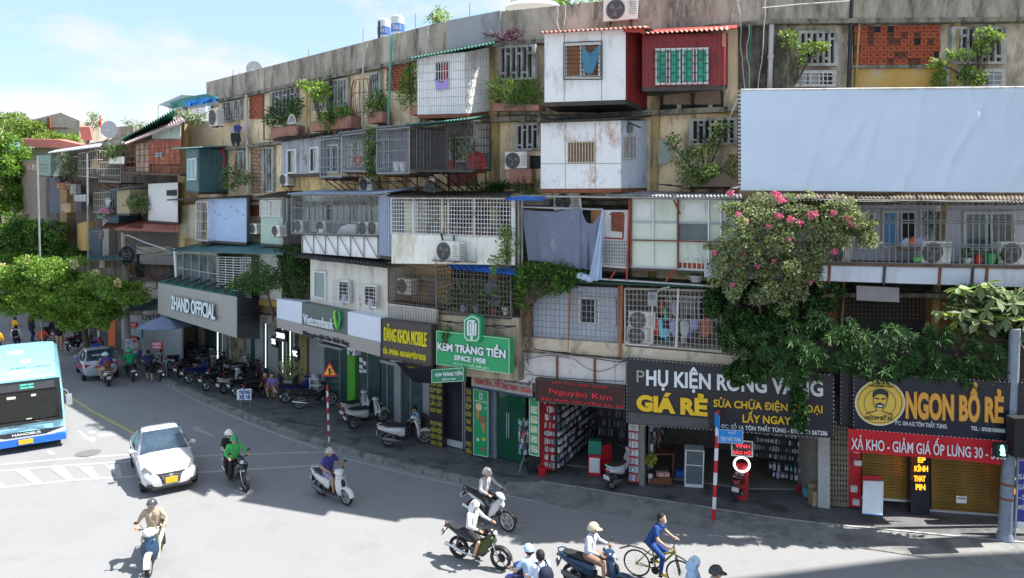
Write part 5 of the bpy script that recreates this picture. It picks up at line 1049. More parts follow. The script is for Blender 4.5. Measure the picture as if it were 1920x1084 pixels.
# PHU KIEN
t,q=sign('wide black shop sign reading PHỤ KIỆN RONG VÀNG GIÁ RẺ edged with bulbs',FB,(1175,672,795,1563,703,822),1.2,.25,sblack);N=FB.n
bulbs(t,q,N,.11,bulb_m);slab(t,'grey_strip',[bil(q,.01,.82)+N*.004,bil(q,.42,.83)+N*.004,bil(q,.42,.985)+N*.004,bil(q,.01,.985)+N*.004],N,.003,mt('sign_dark_grey',(.07,.07,.075),.4))
text(t,'HỤ KIỆN RONG VÀNG',FB,[(1212,694.5),(1543,714.5),(1543,742),(1212,721)],1.2,letw,.05,.03);text(t,'P',FB,[(1194,694),(1208.5,695),(1208.5,718),(1194,716)],1.2,mt('unlit_bulbs',(.34,.34,.28),.6,var=.7,scale=40),.03,.0)
text(t,'GIÁ RẺ',FB,[(1194,741.5),(1327,751),(1327,778),(1194,767)],1.2,lety,.06,.055);text(t,'SỬA CHỮA ĐIỆN THOẠI',FB,[(1338,749),(1542,761),(1542,774),(1338,762)],1.2,lety,.04,.02);text(t,'LẤY NGAY',FB,[(1392.5,777.5),(1483,782),(1483,795.5),(1392.5,791)],1.2,lety,.04,.02)
text(t,'·ĐC: SỐ 1A TÔN THẤT TÙNG - ĐT: 0984 067286',FB,[(1351,795.5),(1551.5,808.5),(1551.5,816.5),(1351,802.5)],1.2,letw,.02,.01)
t,q=sign('narrow black side panel edged with bulbs between the two black shop signs',FG,(1576,694,800,1596,695,803),1.0,.5,sblack);bulbs(t,q,FG.n,.11,bulb_m)
# NGON BO RE
N=FG.n;t,q=sign('black shop sign reading NGON BỔ RẺ with a round yellow portrait emblem',FG,(1600,698,804,1990,722,835),1.2,.2,mt('sign_black_blue',(.012,.015,.03),.3));bulbs(t,q,N,.10,bulb_m)
text(t,'NGON BỔ RẺ',FG,[(1697,736),(1880.5,748.5),(1880.5,790),(1697,781)],1.2,leto,.05,.045);text(t,'ĐC: 104 A12 TÔN THẤT TÙNG',FG,[(1678,788.5),(1774.5,796),(1774.5,803.5),(1678,796)],1.2,letw,.02,.004);text(t,'TEL : 0928188888',FG,[(1820,799),(1884,804.5),(1884,811.5),(1820,806)],1.2,letw,.02,.004)
c=FG.at(1648.5,755,1.2);yel=pl('emblem_yellow',(.75,.50,.08),.45);bl_=letk
def disc(par,c,fr,rx,rz,z0,z1,mat,name,ring=0):
    m=M();n=32;P0=[c+fr.d*rx*math.cos(a*2*PI/n)+V((0,0,rz*math.sin(a*2*PI/n)))+fr.n*z0 for a in range(n)]
    if ring:
        P1=[c+fr.d*(rx-ring)*math.cos(a*2*PI/n)+V((0,0,(rz-ring)*math.sin(a*2*PI/n)))+fr.n*z0 for a in range(n)]
        for i in range(n):m.prism([P0[i],P0[(i+1)%n],P1[(i+1)%n],P1[i]],fr.n*(z1-z0))
    else:m.prism(P0,fr.n*(z1-z0))
    return B(m,name,mat,par)
R_=.62;e=disc(t,c,FG,R_,R_,.005,.05,yel,'emblem');disc(e,c,FG,R_,R_,.05,.058,letw,'emblem_rim',.02);disc(e,c,FG,.55,.55,.05,.058,bl_,'emblem_ring',.012);disc(e,c,FG,.40,.40,.05,.058,bl_,'emblem_ring',.012)
def fp(pts,z,k,m):m.prism([c+FG.d*x+V((0,0,y))+N*.05 for x,y in pts],N*z,k)
m=M();fp([(-.17,.1),(-.20,.24),(-.16,.33),(-.05,.38),(.08,.38),(.18,.32),(.20,.2),(.17,.1),(.15,.2),(.05,.25),(-.08,.24),(-.14,.18)],.02,0,m)
fp([(-.12,.11),(-.03,.10),(-.03,.13),(-.12,.15)],.02,0,m);fp([(.12,.11),(.03,.10),(.03,.13),(.12,.15)],.02,0,m);fp([(-.11,-.03),(0,.02),(.11,-.03),(.08,-.12),(-.08,-.12)],.015,0,m);fp([(-.07,-.05),(.07,-.05),(.05,-.09),(-.05,-.09)],.022,1,m)
for s_ in(-1,1):fp([(.17*s_,.1),(.18*s_,.1),(.15*s_,-.08),(.06*s_,-.2),(.055*s_,-.19),(.14*s_,-.07)],.015,0,m);fp([(.06*s_,-.2),(.32*s_,-.28),(.34*s_,-.32),(.07*s_,-.22)],.015,0,m)
B(m,'portrait',[bl_,letw],e)
cc=lambda dx,dy:c+FG.d*dx+V((0,0,dy))+N*.055
text(e,'NGON BỔ RẺ',None,[cc(-.34,-.36),cc(.34,-.36),cc(.34,-.46),cc(-.34,-.46)],0,bl_,.01,.01);text(e,'PHỤ KIỆN ĐIỆN THOẠI',None,[cc(-.28,.49),cc(.28,.49),cc(.28,.44),cc(-.28,.44)],0,bl_,.01,0)
# banner
t=T('banner','red cloth banner reading XẢ KHO - GIẢM GIÁ ỐP LƯNG hung over the shutters','banner',FG.at(1595,846,1.25));drape(t,'cloth',FG,[(1591,804),(1690,812),(1790,820),(1884,827)],[(1591,847),(1690,855),(1790,862),(1876,872)],1.22,mt('banner_red',(.55,.015,.025),.7,var=.06),40,6,8,.05)
text(t,'XẢ KHO - GIẢM GIÁ ỐP LƯNG 30 - 50%',FG,[(1596,822),(1886,843),(1886,862),(1596,841.5)],1.27,letw,.012,.012)
# ================================================================ SHOP FRONTS
ggf=mt('grey_frame',(.30,.31,.33),.5,var=.05);dkg=mt('dark_green_frame',(.02,.06,.05),.4)
def front(label,name='storefront',cat='shop front',fr=FA,x=600):return T(name,label,cat,XR(fr,x,.2,.1))
N=FA.n;t=front('glass bank front with grey frames and a lime green pillar under the bank sign')
for nm,x0,x1,z0,z1,mm,th,off in(('frame',596,607,.2,3.1,ggf,.12,.12),('glass_door',607,638,.2,2.9,glassg_m,.03,.05),('pillar',638,651,.15,3.6,dkg,.3,.1),('lime_pillar',651,665,.15,3.0,mt('lime_panel',(.10,.36,.03),.4),.3,.2),('white_plate',651,665,3.0,3.6,wpan,.3,.2),('glass_door',668,690,.2,3.2,glassg_m,.03,.05),('pillar',690,712,.15,3.6,dkg,.2,.1),('glass_door',712,740,.2,3.0,glassg_m,.03,.05),('frame',740,751,.2,3.0,ggf,.12,.14),('glass_panel',751,793,.2,3.0,glassg_m,.03,.05),('frame',793,805,.15,3.0,ggf,.2,.18),('lintel',712,800,3.0,3.12,ggf,.3,.25),('lintel',596,640,3.1,3.2,ggf,.3,.25)):
    slab(t,nm,vs(FA,x0,x1,z0,z1,off),N,th,mm)
m=M()
for x in(667,690,712,726,740,770):m.tube(XR(FA,x,.2,.07),XR(FA,x,3.0,.07),.03,4)
for x in(609,637):m.tube(XR(FA,x,.2,.07),XR(FA,x,2.9,.07),.025,4)
B(m,'door_frames',ggf,t);text(t,'V',FA,[(654,658),(662,659),(662,668),(654,667)],.21,dkg,.02,.04)
m=M()
for i,(x,z)in enumerate(((677,2.4),(684,2.3),(677,2.1),(684,1.95),(677,1.9))):m.box(XR(FA,x,z,.08),(.22,.02,.2-.02*i),FA.rz)
B(m,'stickers',letw,t)
t=front('dark glass front with thin white light tubes left of the bank',x=520)
for x0,x1,mm in((446,470,ggf),(470,478,dkg),(478,492,ggf),(503,520,ggf),(560,575,mt('yellowish_pillar',(.30,.22,.10),.8)),(580,597,ggf)):slab(t,'pillar',vs(FA,x0,x1,.15,3.6,.1),N,.25,mm)
for x0,x1 in((492,503),(520,560)):slab(t,'glass',vs(FA,x0,x1,.2,3.4,.04),N,.03,glassg_m)
tube_m=mt('light_tube',(.9,.95,.92),.4,emis=.9);m=M()
for x in(437,498,530,544):m.tube(XR(FA,x,.8,.14),XR(FA,x,3.2,.14),.022,5)
B(m,'light_tubes',tube_m,t)
for i,(x,z,s_,w2)in enumerate(((526,3.25,'2HAND',.42),(513,2.9,'SS',.2),(553,2.6,'VSC',.22))):
    p=FA.xz(x,z,.6);tt=T('light_box','small black light box with white lettering %s'%('under the left end of the bank sign','high over the glass left of the bank','low over the glass by the bank')[i],'light box',p);q=[p+FA.d*a*w2+V((0,0,b))for a,b in((-1,.25),(1,.25),(1,-.25),(-1,-.25))];slab(tt,'box',q,N,.12,sblack);text(tt,s_,None,[bil(q,.1,.25)+N*.003,bil(q,.9,.25)+N*.003,bil(q,.9,.7)+N*.003,bil(q,.1,.7)+N*.003],0,tube_m,.01,.01)
t=front('dim clothes shop front with light tubes under the 2HAND sign',x=400)
for x0,x1,mm in((372,380,mt('warm_pillar',(.3,.24,.16),.8)),(420,425,ggf),(432,436,ggf)):slab(t,'pillar',vs(FA,x0,x1,.15,3.6,.2),N,.2,mm)
for x0,x1 in((338,372),(380,420),(425,446)):slab(t,'glass',vs(FA,x0,x1,.2,3.3,.1),N,.03,glassg_m)
m=M();m.tube(XR(FA,408,.4,.24),XR(FA,408,3.0,.24),.03,5);m.tube(XR(FA,438,.4,.24),XR(FA,438,3.2,.24),.025,5);B(m,'light_tubes',tube_m,t)
p=FA.xz(343,3.15,1.2);tt=T('light_box','yellow light box framed by bulbs under the 2HAND sign','light box',p);q=[p+FA.d*a*.32+V((0,0,b))for a,b in((-1,.38),(1,.38),(1,-.38),(-1,-.38))];slab(tt,'box',q,N,.12,mt('yellow_lit',(.55,.42,.05),.5,emis=.15));bulbs(tt,q,N,.1,tube_m,s=.03);text(tt,'2HAND',None,[bil(q,.1,.25)+N*.003,bil(q,.9,.25)+N*.003,bil(q,.9,.5)+N*.003,bil(q,.1,.5)+N*.003],0,mt('red_print',(.6,.03,.03),.5),.01,.01)
# phone repair + ice cream fronts
N=FM.n;t=front('narrow phone repair front with black pillars covered in yellow lettering',fr=FM,x=840)
for k,(x0,x1,z1)in enumerate(((806,830,2.9),(873,885,2.6))):
    q=vs(FM,x0,x1,.15,z1,.35);slab(t,'pillar',q,N,.35,sblack)
    wl=('SỬA','CHỮA','ÉP','KÍNH','LẤY','NGAY','','PHỤ','KIỆN','ĐIỆN','THOẠI')if k==0 else('SỬA','CHỮA','ÉP','KÍNH','THAY','PIN','','PHỤ','KIỆN')
    for i,s_ in enumerate(wl):
        for c0,c1 in(((.06,.46),(.54,.94))if k==0 else((.1,.9),)):
            if s_:a=(i+.25)/len(wl);b=(i+.85)/len(wl);text(t,s_,None,[bil(q,c0,a)+N*.003,bil(q,c1,a)+N*.003,bil(q,c1,b)+N*.003,bil(q,c0,b)+N*.003],0,pl('dull_yellow',(.5,.42,.05),.5),.008,.01)
slab(t,'glass_door',vs(FM,834,872,.3,2.9,.06),N,.03,mt('dark_glass',(.03,.035,.045),.08,alpha=.75,spec=.7));slab(t,'door_sill',vs(FM,836,868,.18,.42,.1),N,.05,alu_m)
m=M();
for x in(834,872,868):m.tube(XR(FM,x,.2,.08),XR(FM,x,2.95,.08),.03,4)
B(m,'door_frame',ggf,t)
t=front('green glass ice cream shop front with price boards above the door',fr=FM,x=950);slab(t,'price_board',vs(FM,884,998,3.0,3.62,.55),N,.05,mt('price_board',(.34,.33,.32),.7,var=.7,scale=26));slab(t,'blue_beam',vs(FM,884,998,2.85,3.0,.3),N,.25,mt('blue_beam',(.03,.06,.14),.5))
text(t,'KEM ỐC QUẾ  KEM QUE  SỮA CHUA  KEM HỘP',None,[bil(vs(FM,890,995,3.05,3.55,.57),u,v_)for u,v_ in((0,.1),(1,.1),(1,.42),(0,.42))],0,letk,.01,0);text(t,'TRÀNG TIỀN  CỐM  ĐẬU XANH  CACAO',None,[bil(vs(FM,890,995,3.05,3.55,.57),u,v_)for u,v_ in((0,.55),(1,.55),(1,.9),(0,.9))],0,mt('red_print',(.6,.03,.03),.5),.01,0)
gd=mt('deep_green_glass',(.01,.10,.055),.08,alpha=.8,spec=.8);slab(t,'glass_door',vs(FM,932,952,.2,2.85,.06),N,.03,gd);slab(t,'glass_door',vs(FM,952,985,.2,2.85,.06),N,.03,gd);slab(t,'pillar',vs(FM,917,930,.15,2.9,.15),N,.2,mt('blue_grey_pillar',(.20,.24,.30),.5))
m=M()
for x in(950,954):m.tube(XR(FM,x,1.0,.14),XR(FM,x,1.9,.14),.015,5)
B(m,'door_handle',alu_m,t)
t,q=sign('tall green ice cream banner with two painted cones standing by the glass door',FM,(888,728,852,916,734,857),-.35,.05,signg,'ice_cream_banner','banner',frame=letw,fw=.015)
def bl(q,u,v_,o=.006):return bil(q,u,v_)+FM.n*o
m=M()
def cone(u,v_,s_,a,kc,ki):
    W_=(q[1]-q[0]).length;H_=(q[3]-q[0]).length
    def pt(x,y):ca,sa=math.cos(a),math.sin(a);return bl(q,u+(x*ca-y*sa)*s_/W_,v_+(x*sa+y*ca)*s_/H_)
    m.prism([pt(-.12,0),pt(.12,0),pt(.03,.45),pt(-.03,.45)],FM.n*.01,kc);m.prism([pt(.16*math.cos(b*PI/6),-.05+.15*math.sin(b*PI/6))for b in range(12)],FM.n*.014,ki)
cone(.36,.28,.9,.12,0,1);cone(.62,.46,1.0,-.15,0,2)
for u,v_,r_,k in((.82,.26,.06,3),(.7,.74,.10,4),(.3,.76,.09,5),(.62,.9,.13,2)):m.prism([bl(q,u+r_*math.cos(b*PI/6)/1.0*1.2,v_+r_*.28*math.sin(b*PI/6))for b in range(12)],FM.n*.01,k)
B(m,'painted_ices',[pl('cone',(.5,.25,.10)),pl('vanilla',(.75,.55,.35)),pl('cocoa',(.28,.14,.09)),pl('pale_blue_ice',(.3,.6,.7)),pl('mango_ice',(.8,.5,.05)),pl('mint_ice',(.5,.75,.6))],t)
text(t,'KEM TRÀNG TIỀN',None,[bl(q,.1,.165),bl(q,.9,.165),bl(q,.9,.19),bl(q,.1,.19)],0,letw,.01,.01);m=M();m.rim([bl(q,.4,.05),bl(q,.6,.05),bl(q,.6,.14),bl(q,.4,.14)],.03,.01,FM.n);B(m,'badge',letw,t)
t,q=sign('narrow green menu banner of ice lollies at the left edge of the accessory shop',FM,(993,745,852,1011,747,856),-.1,.05,signg,'menu_banner','banner',frame=letw,fw=.02)
for i in range(5):slab(t,'picture',[bl(q,.15,.14+.17*i,.02),bl(q,.85,.14+.17*i,.02),bl(q,.85,.27+.17*i,.02),bl(q,.15,.27+.17*i,.02)],FM.n,.015,mt('menu_picture',(.55,.6,.42),.6,var=.6,scale=14))
# goods racks
PC=[pl('goods_%d'%i,c,.45)for i,c in enumerate(((.55,.56,.58),(.42,.42,.44),(.25,.26,.3),(.10,.10,.12),(.5,.12,.14),(.15,.4,.38),(.6,.55,.3),(.06,.06,.07),(.3,.35,.5),(.65,.66,.68)))]
def goods(label,q,N,cols,rows,back,depth=.05,gap=.18,wt=(6,5,4,5,1,1,1,6,2,3),shelf=None,name='display_rack',par=None,frame=None,seed=1,rowm=None):
    r2=random.Random(seed);t=par or T(name,label,'display rack',q[3]);slab(t,'back_panel',q,N,.04,back)
    W_=(q[1]-q[0]).length/cols;H_=(q[3]-q[0]).length/rows;ex=(q[1]-q[0]).normalized();rz=math.atan2(ex.y,ex.x)
    base=M();base.box((0,0,0),(W_*(1-gap),depth,H_*(1-gap*1.2)));base.box((0,-depth*.5-.004,-H_*.05),(W_*(1-gap)*.7,.006,H_*.45))
    mes={}
    for j in range(rows):
        for i in range(cols):
            if r2.random()<.05:continue
            k=r2.choices(range(10),wt)[0]
            if k not in mes:mes[k]=mesh_of(base,'packet',[PC[k]])
            o=D.objects.new('packet',mes[k]);COL.objects.link(o);o.parent=t
            p=bil(q,(i+.5+r2.uniform(-.18,.18))/cols,(j+.55)/rows)+N*(depth*r2.uniform(.4,.8));o.location=p-ROOT[t.name];o.rotation_euler=(0,r2.uniform(-.05,.05),rz);o.scale=(r2.uniform(.55,1.1),1,r2.uniform(.55,1.1))
    if shelf:
        m=M()
        for j in range(rows+1):a,b=bil(q,0,j/rows),bil(q,1,j/rows);m.prism([a,b,b+N*depth*1.6,a+N*depth*1.6],V((0,0,-.025)))
        B(m,'shelves',shelf,t)
    if frame:m=M();m.rim([p+N*.001 for p in q],.05,depth*1.8,N);B(m,'frame',frame,t)
    return t
N=FB.n;redp=mt('red_panel',(.5,.02,.03),.5,var=.1)
t=goods('red-framed rack of phone case packets at the left of the accessory shop',vs(FB,1022,1042,.3,2.75,.25),N,5,9,redp,.07,shelf=redp,seed=2,wt=(6,4,1,1,1,1,1,1,1,8));slab(t,'side_strip',vs(FB,1012,1022,.25,2.85,.3),N,.1,redp)
a0,a1=FB.xz(1044,.3,.2),FB.xz(1044,.3,.2)-N*3.6+FB.d*.35;q=[V((a0.x,a0.y,2.8)),V((a1.x,a1.y,2.8)),V((a1.x,a1.y,.4)),V((a0.x,a0.y,.4))];n2=(a1-a0).cross(V((0,0,1))).normalized();n2=n2 if n2.x>0 else-n2
goods('long wall rack of accessories running into the shop under the red LED board',q,n2,22,9,dark_m,.06,seed=3,shelf=dsteel_m)
a0=FB.xz(1216,.3,-.5);a1=a0-N*3.3;q=[V((a0.x,a0.y,2.7)),V((a1.x,a1.y,2.7)),V((a1.x,a1.y,.5)),V((a0.x,a0.y,.5))];goods('side wall rack of accessories running into the black-signed shop',q,FB.d,18,7,dim_m,.08,seed=14)
q=vs(FB,1275,1370,2.3,3.3,-1.2);goods('row of hanging packets under the ceiling of the black-signed shop',q,N,20,3,dark_m,.05,seed=15,gap=.35)
q=vs(FB,1105,1178,.2,3.2,-3.9);goods('rack of phone cases on the back wall under the red LED board',q,N,16,8,dark_m,.05,seed=4)
t=goods('narrow white rack of card packets beside the entrance of the black-signed shop',vs(FB,1179,1197,.3,2.75,.35),N,3,9,letw,.06,seed=5,shelf=redp,wt=(8,2,1,0,1,1,1,0,3,8))
slab(blk,'shop_pier',vs(FB,1198,1208,.15,2.9,.3),N,.3,mt('pebble_tile',(.25,.24,.22),.6,var=.7,scale=50))
q=vs(FB,1412,1536,.85,3.1,-1.6);goods('big wall of hanging phone cases in the black-signed shop',q,N,24,9,dark_m,.04,seed=6,wt=(6,5,5,7,.4,1,.6,7,2,4),gap=.3)
q=vs(FB,1440,1536,.3,.8,-1.6);goods('low shelf of boxed goods below the wall of phone cases',q,N,12,2,dark_m,.2,seed=7)
q=vs(FB,1215,1275,1.5,3.1,-3.2);goods('dim shelf of bags and boxes at the back left of the black-signed shop',q,N,9,5,dim_m,.2,seed=8,wt=(2,3,4,5,3,3,1,5,3,1))
q=vs(FB,1285,1370,1.2,3.1,-4.0);goods('dark shelf at the back of the black-signed shop',q,N,12,5,dark_m,.15,seed=9,wt=(1,2,4,5,1,1,1,5,1,1))
slab(blk,'shop_pier',vs(FB,1534,1556,.15,3.5,.1),N,.3,mt('white_pier',(.42,.42,.42),.7))
N=FG.n;t=goods('red panel with wire trays of white packets at the left of the roller shutters',vs(FG,1591,1614,.2,2.6,.15),N,1,6,redp,.1,gap=.35,seed=11,wt=(0,0,0,0,0,0,0,0,0,1))
# shutters
sh_m=mt('golden_shutter',(.30,.19,.045),.35,.45,var=.25,scale=1.5,dirt=((.14,.09,.03),.35,2,2))
for i,(x0,x1,z0,lb)in enumerate(((1615,1708,.45,'left golden roller shutter, not fully closed, behind the white board'),(1744,1990,.22,'wide golden roller shutter with a paper notice'))):
    q=vs(FG,x0,x1,z0,3.5,-.05);t=T('roller_shutter',lb,'roller shutter',q[3]);nn_=int((3.5-z0)/.085)
    m=M();m.box((0,0,0),((q[1]-q[0]).length,.03,.075));m.box((0,-.02,-.01),((q[1]-q[0]).length,.02,.03));me=mesh_of(m,'slat',[sh_m])
    for k in range(nn_):
        o=D.objects.new('slat',me);COL.objects.link(o);o.parent=t;o.location=bil(q,.5,(k+.5)/nn_)-ROOT[t.name];o.rotation_euler=(rnd.uniform(-.04,.04),0,FG.rz)
    slab(t,'bottom_bar',[bil(q,0,1),bil(q,1,1),bil(q,1,1)-V((0,0,.07)),bil(q,0,1)-V((0,0,.07))],N,.06,alu_m);slab(t,'back_sheet',[p-N*.04 for p in q],N,.01,dark_m)
q=[FG.at(1793,930,.03),FG.at(1813,931,.03),FG.at(1812,944,.03),FG.at(1793,943,.03)];t=T('paper_notice','white paper notice taped to the wide golden shutter','notice',q[3]);slab(t,'sheet',q,N,.01,letw);text(t,'NGHỈ BÁN',None,[bil(q,.1,.2)+N*.002,bil(q,.9,.2)+N*.002,bil(q,.9,.45)+N*.002,bil(q,.1,.45)+N*.002],0,letk,.004,0)
q=vs(FG,1708,1743,.2,3.2,.3);t=T('sign_pillar','black pillar with glowing orange words ÉP KÍNH THAY PIN between the shutters','sign pillar',q[3]);slab(t,'pillar',q,N,.3,mt('sign_black_blue',(.012,.015,.03),.3));org=mt('orange_lit',(.9,.38,.02),.4,emis=1.0)
for s_,x0,x1,y0,y1 in(('ÉP',1721,1735,857,867),('KÍNH',1714.5,1739.5,873.5,883.5),('THAY',1713.5,1735,892,902),('PIN',1717,1734.5,908,918)):text(t,s_,FG,[(x0,y0),(x1,y0+.5),(x1,y1+.5),(x0,y1)],.31,org,.02,.02)
q=vs(FG,1894,1907,.3,3.3,.4);t=T('sign_pillar','black pillar with orange letters at the right edge behind the traffic light pole','sign pillar',q[3]);slab(t,'pillar',q,N,.3,sblack)
for i,s_ in enumerate(('V','N','AI')):text(t,s_,FG,[(1900,862+27*i),(1906,862.5+27*i),(1906,876.5+27*i),(1900,876+27*i)],.41,org,.02,.01)
q=vs(FG,1907,1960,.3,2.2,1.0);t=T('poster_stand','purple poster stand with white print at the right edge of the pavement','poster stand',q[3]);slab(t,'board',q,N,.06,mt('purple_poster',(.05,.05,.28),.5));slab(t,'white_foot',[bil(q,0,.9)+N*.01,bil(q,1,.9)+N*.01,bil(q,1,1)+N*.01,bil(q,0,1)+N*.01],N,.008,letw)
for i,s_ in enumerate(('SIÊU','GIẢM GIÁ','-50%','MIỄN PHÍ')):text(t,s_,None,[bil(q,.04,.2+.15*i)+N*.01,bil(q,.7,.2+.15*i)+N*.01,bil(q,.7,.27+.15*i)+N*.01,bil(q,.04,.27+.15*i)+N*.01],0,letw,.005,.005)
# folding gate
q=vs(FG,1557,1590,.2,3.6,.15);t=T('folding_gate','folded back lattice gate between the two black shop signs','gate',q[3]);slab(t,'backing',[p-N*.1 for p in q],N,.05,mt('gate_dark',(.06,.055,.045),.7))
m=M();m.bars(q,6,2,.018)
for j in range(22):
    for i in range(6):m.tube(bil(q,i/6,j/22),bil(q,(i+1)/6,(j+1)/22),.011,4,cap=False);m.tube(bil(q,(i+1)/6,j/22),bil(q,i/6,(j+1)/22),.011,4,cap=False)
B(m,'lattice',mt('gate_metal',(.30,.27,.21),.5,.3),t)
# ================================================================ VEHICLES
tyre_m=mt('tyre',(.025,.025,.025),.85);rimm=mt('alloy',(.45,.45,.46),.35,.6);rimd=mt('dark_alloy',(.05,.05,.055),.4,.3);chrome=mt('chrome',(.6,.6,.6),.2,.9)
plast=mt('black_plastic',(.022,.022,.024),.5);seatm=mt('seat_vinyl',(.03,.03,.032),.55);lens=mt('headlamp',(.55,.58,.6),.1,spec=.9);redl=mt('tail_lamp',(.45,.01,.01),.25,spec=.8);platem=mt('number_plate',(.7,.7,.7),.5,var=.3,scale=30)
def ring(c,hw,hz,n=12,pw=2.4,ax='x',tilt=0):
    out=[]
    for i in range(n):
        a=2*PI*(i+.5)/n;ca,sa=math.cos(a),math.sin(a);y=hw*math.copysign(abs(ca)**(2/pw),ca);z=hz*math.copysign(abs(sa)**(2/pw),sa)
        out.append(V((c[0]+tilt*z,c[1]+y,c[2]+z))if ax=='x' else V((c[0]+z,c[1]+y,c[2]+tilt*z)))
    return out
def wheel(t,x,y,r,wd,rim=rimm,n=26,spokes=5,disc=True):
    k=[(r-wd*.55,wd/2*.7),(r-wd*.12,wd/2),(r,wd*.25),(r,-wd*.25),(r-wd*.12,-wd/2),(r-wd*.55,-wd/2*.7),(r-wd*.7,-wd*.2),(r-wd*.7,wd*.2)]
    m=M();m.loft([[V((x+rr*math.cos(a*2*PI/n),y+yy,r+rr*math.sin(a*2*PI/n)))for rr,yy in k]for a in range(n)],closed=True);w_=B(m,'wheel',tyre_m,t,smooth=40,local=True)
    m=M();ro=r-wd*.66;kk=[(ro,wd*.3),(ro,-wd*.3),(ro*.88,-wd*.3),(ro*.88,wd*.3)];m.loft([[V((x+rr*math.cos(a*2*PI/n),y+yy,r+rr*math.sin(a*2*PI/n)))for rr,yy in kk]for a in range(n)],closed=True)
    for s_ in range(spokes):a=s_*2*PI/spokes+.3;m.tube((x+.03*math.cos(a),y,r+.03*math.sin(a)),(x+ro*.9*math.cos(a),y,r+ro*.9*math.sin(a)),.016 if spokes<9 else.005,4)
    m.tube((x,y-wd*.6,r),(x,y+wd*.6,r),.045,8)
    if disc:m.tube((x,y+wd*.42,r),(x,y+wd*.5,r),r*.42,12)
    B(m,'rim',rim,w_,local=True);return w_
def mirror_pair(t,x,z,w_=.30,mat=plast):
    for s_ in(-1,1):
        m=M();m.path([(x,.13*s_,z),(x-.01,.2*s_,z+.12),(x-.02,w_*s_,z+.19)],.007,4);m.loft([ring((x-.02+dx,w_*s_,z+.2),.055*k,.035*k,8)for dx,k in((-.012,.9),(.01,1),(.03,.5))]);B(m,'mirror',mat,t,smooth=50,local=True)
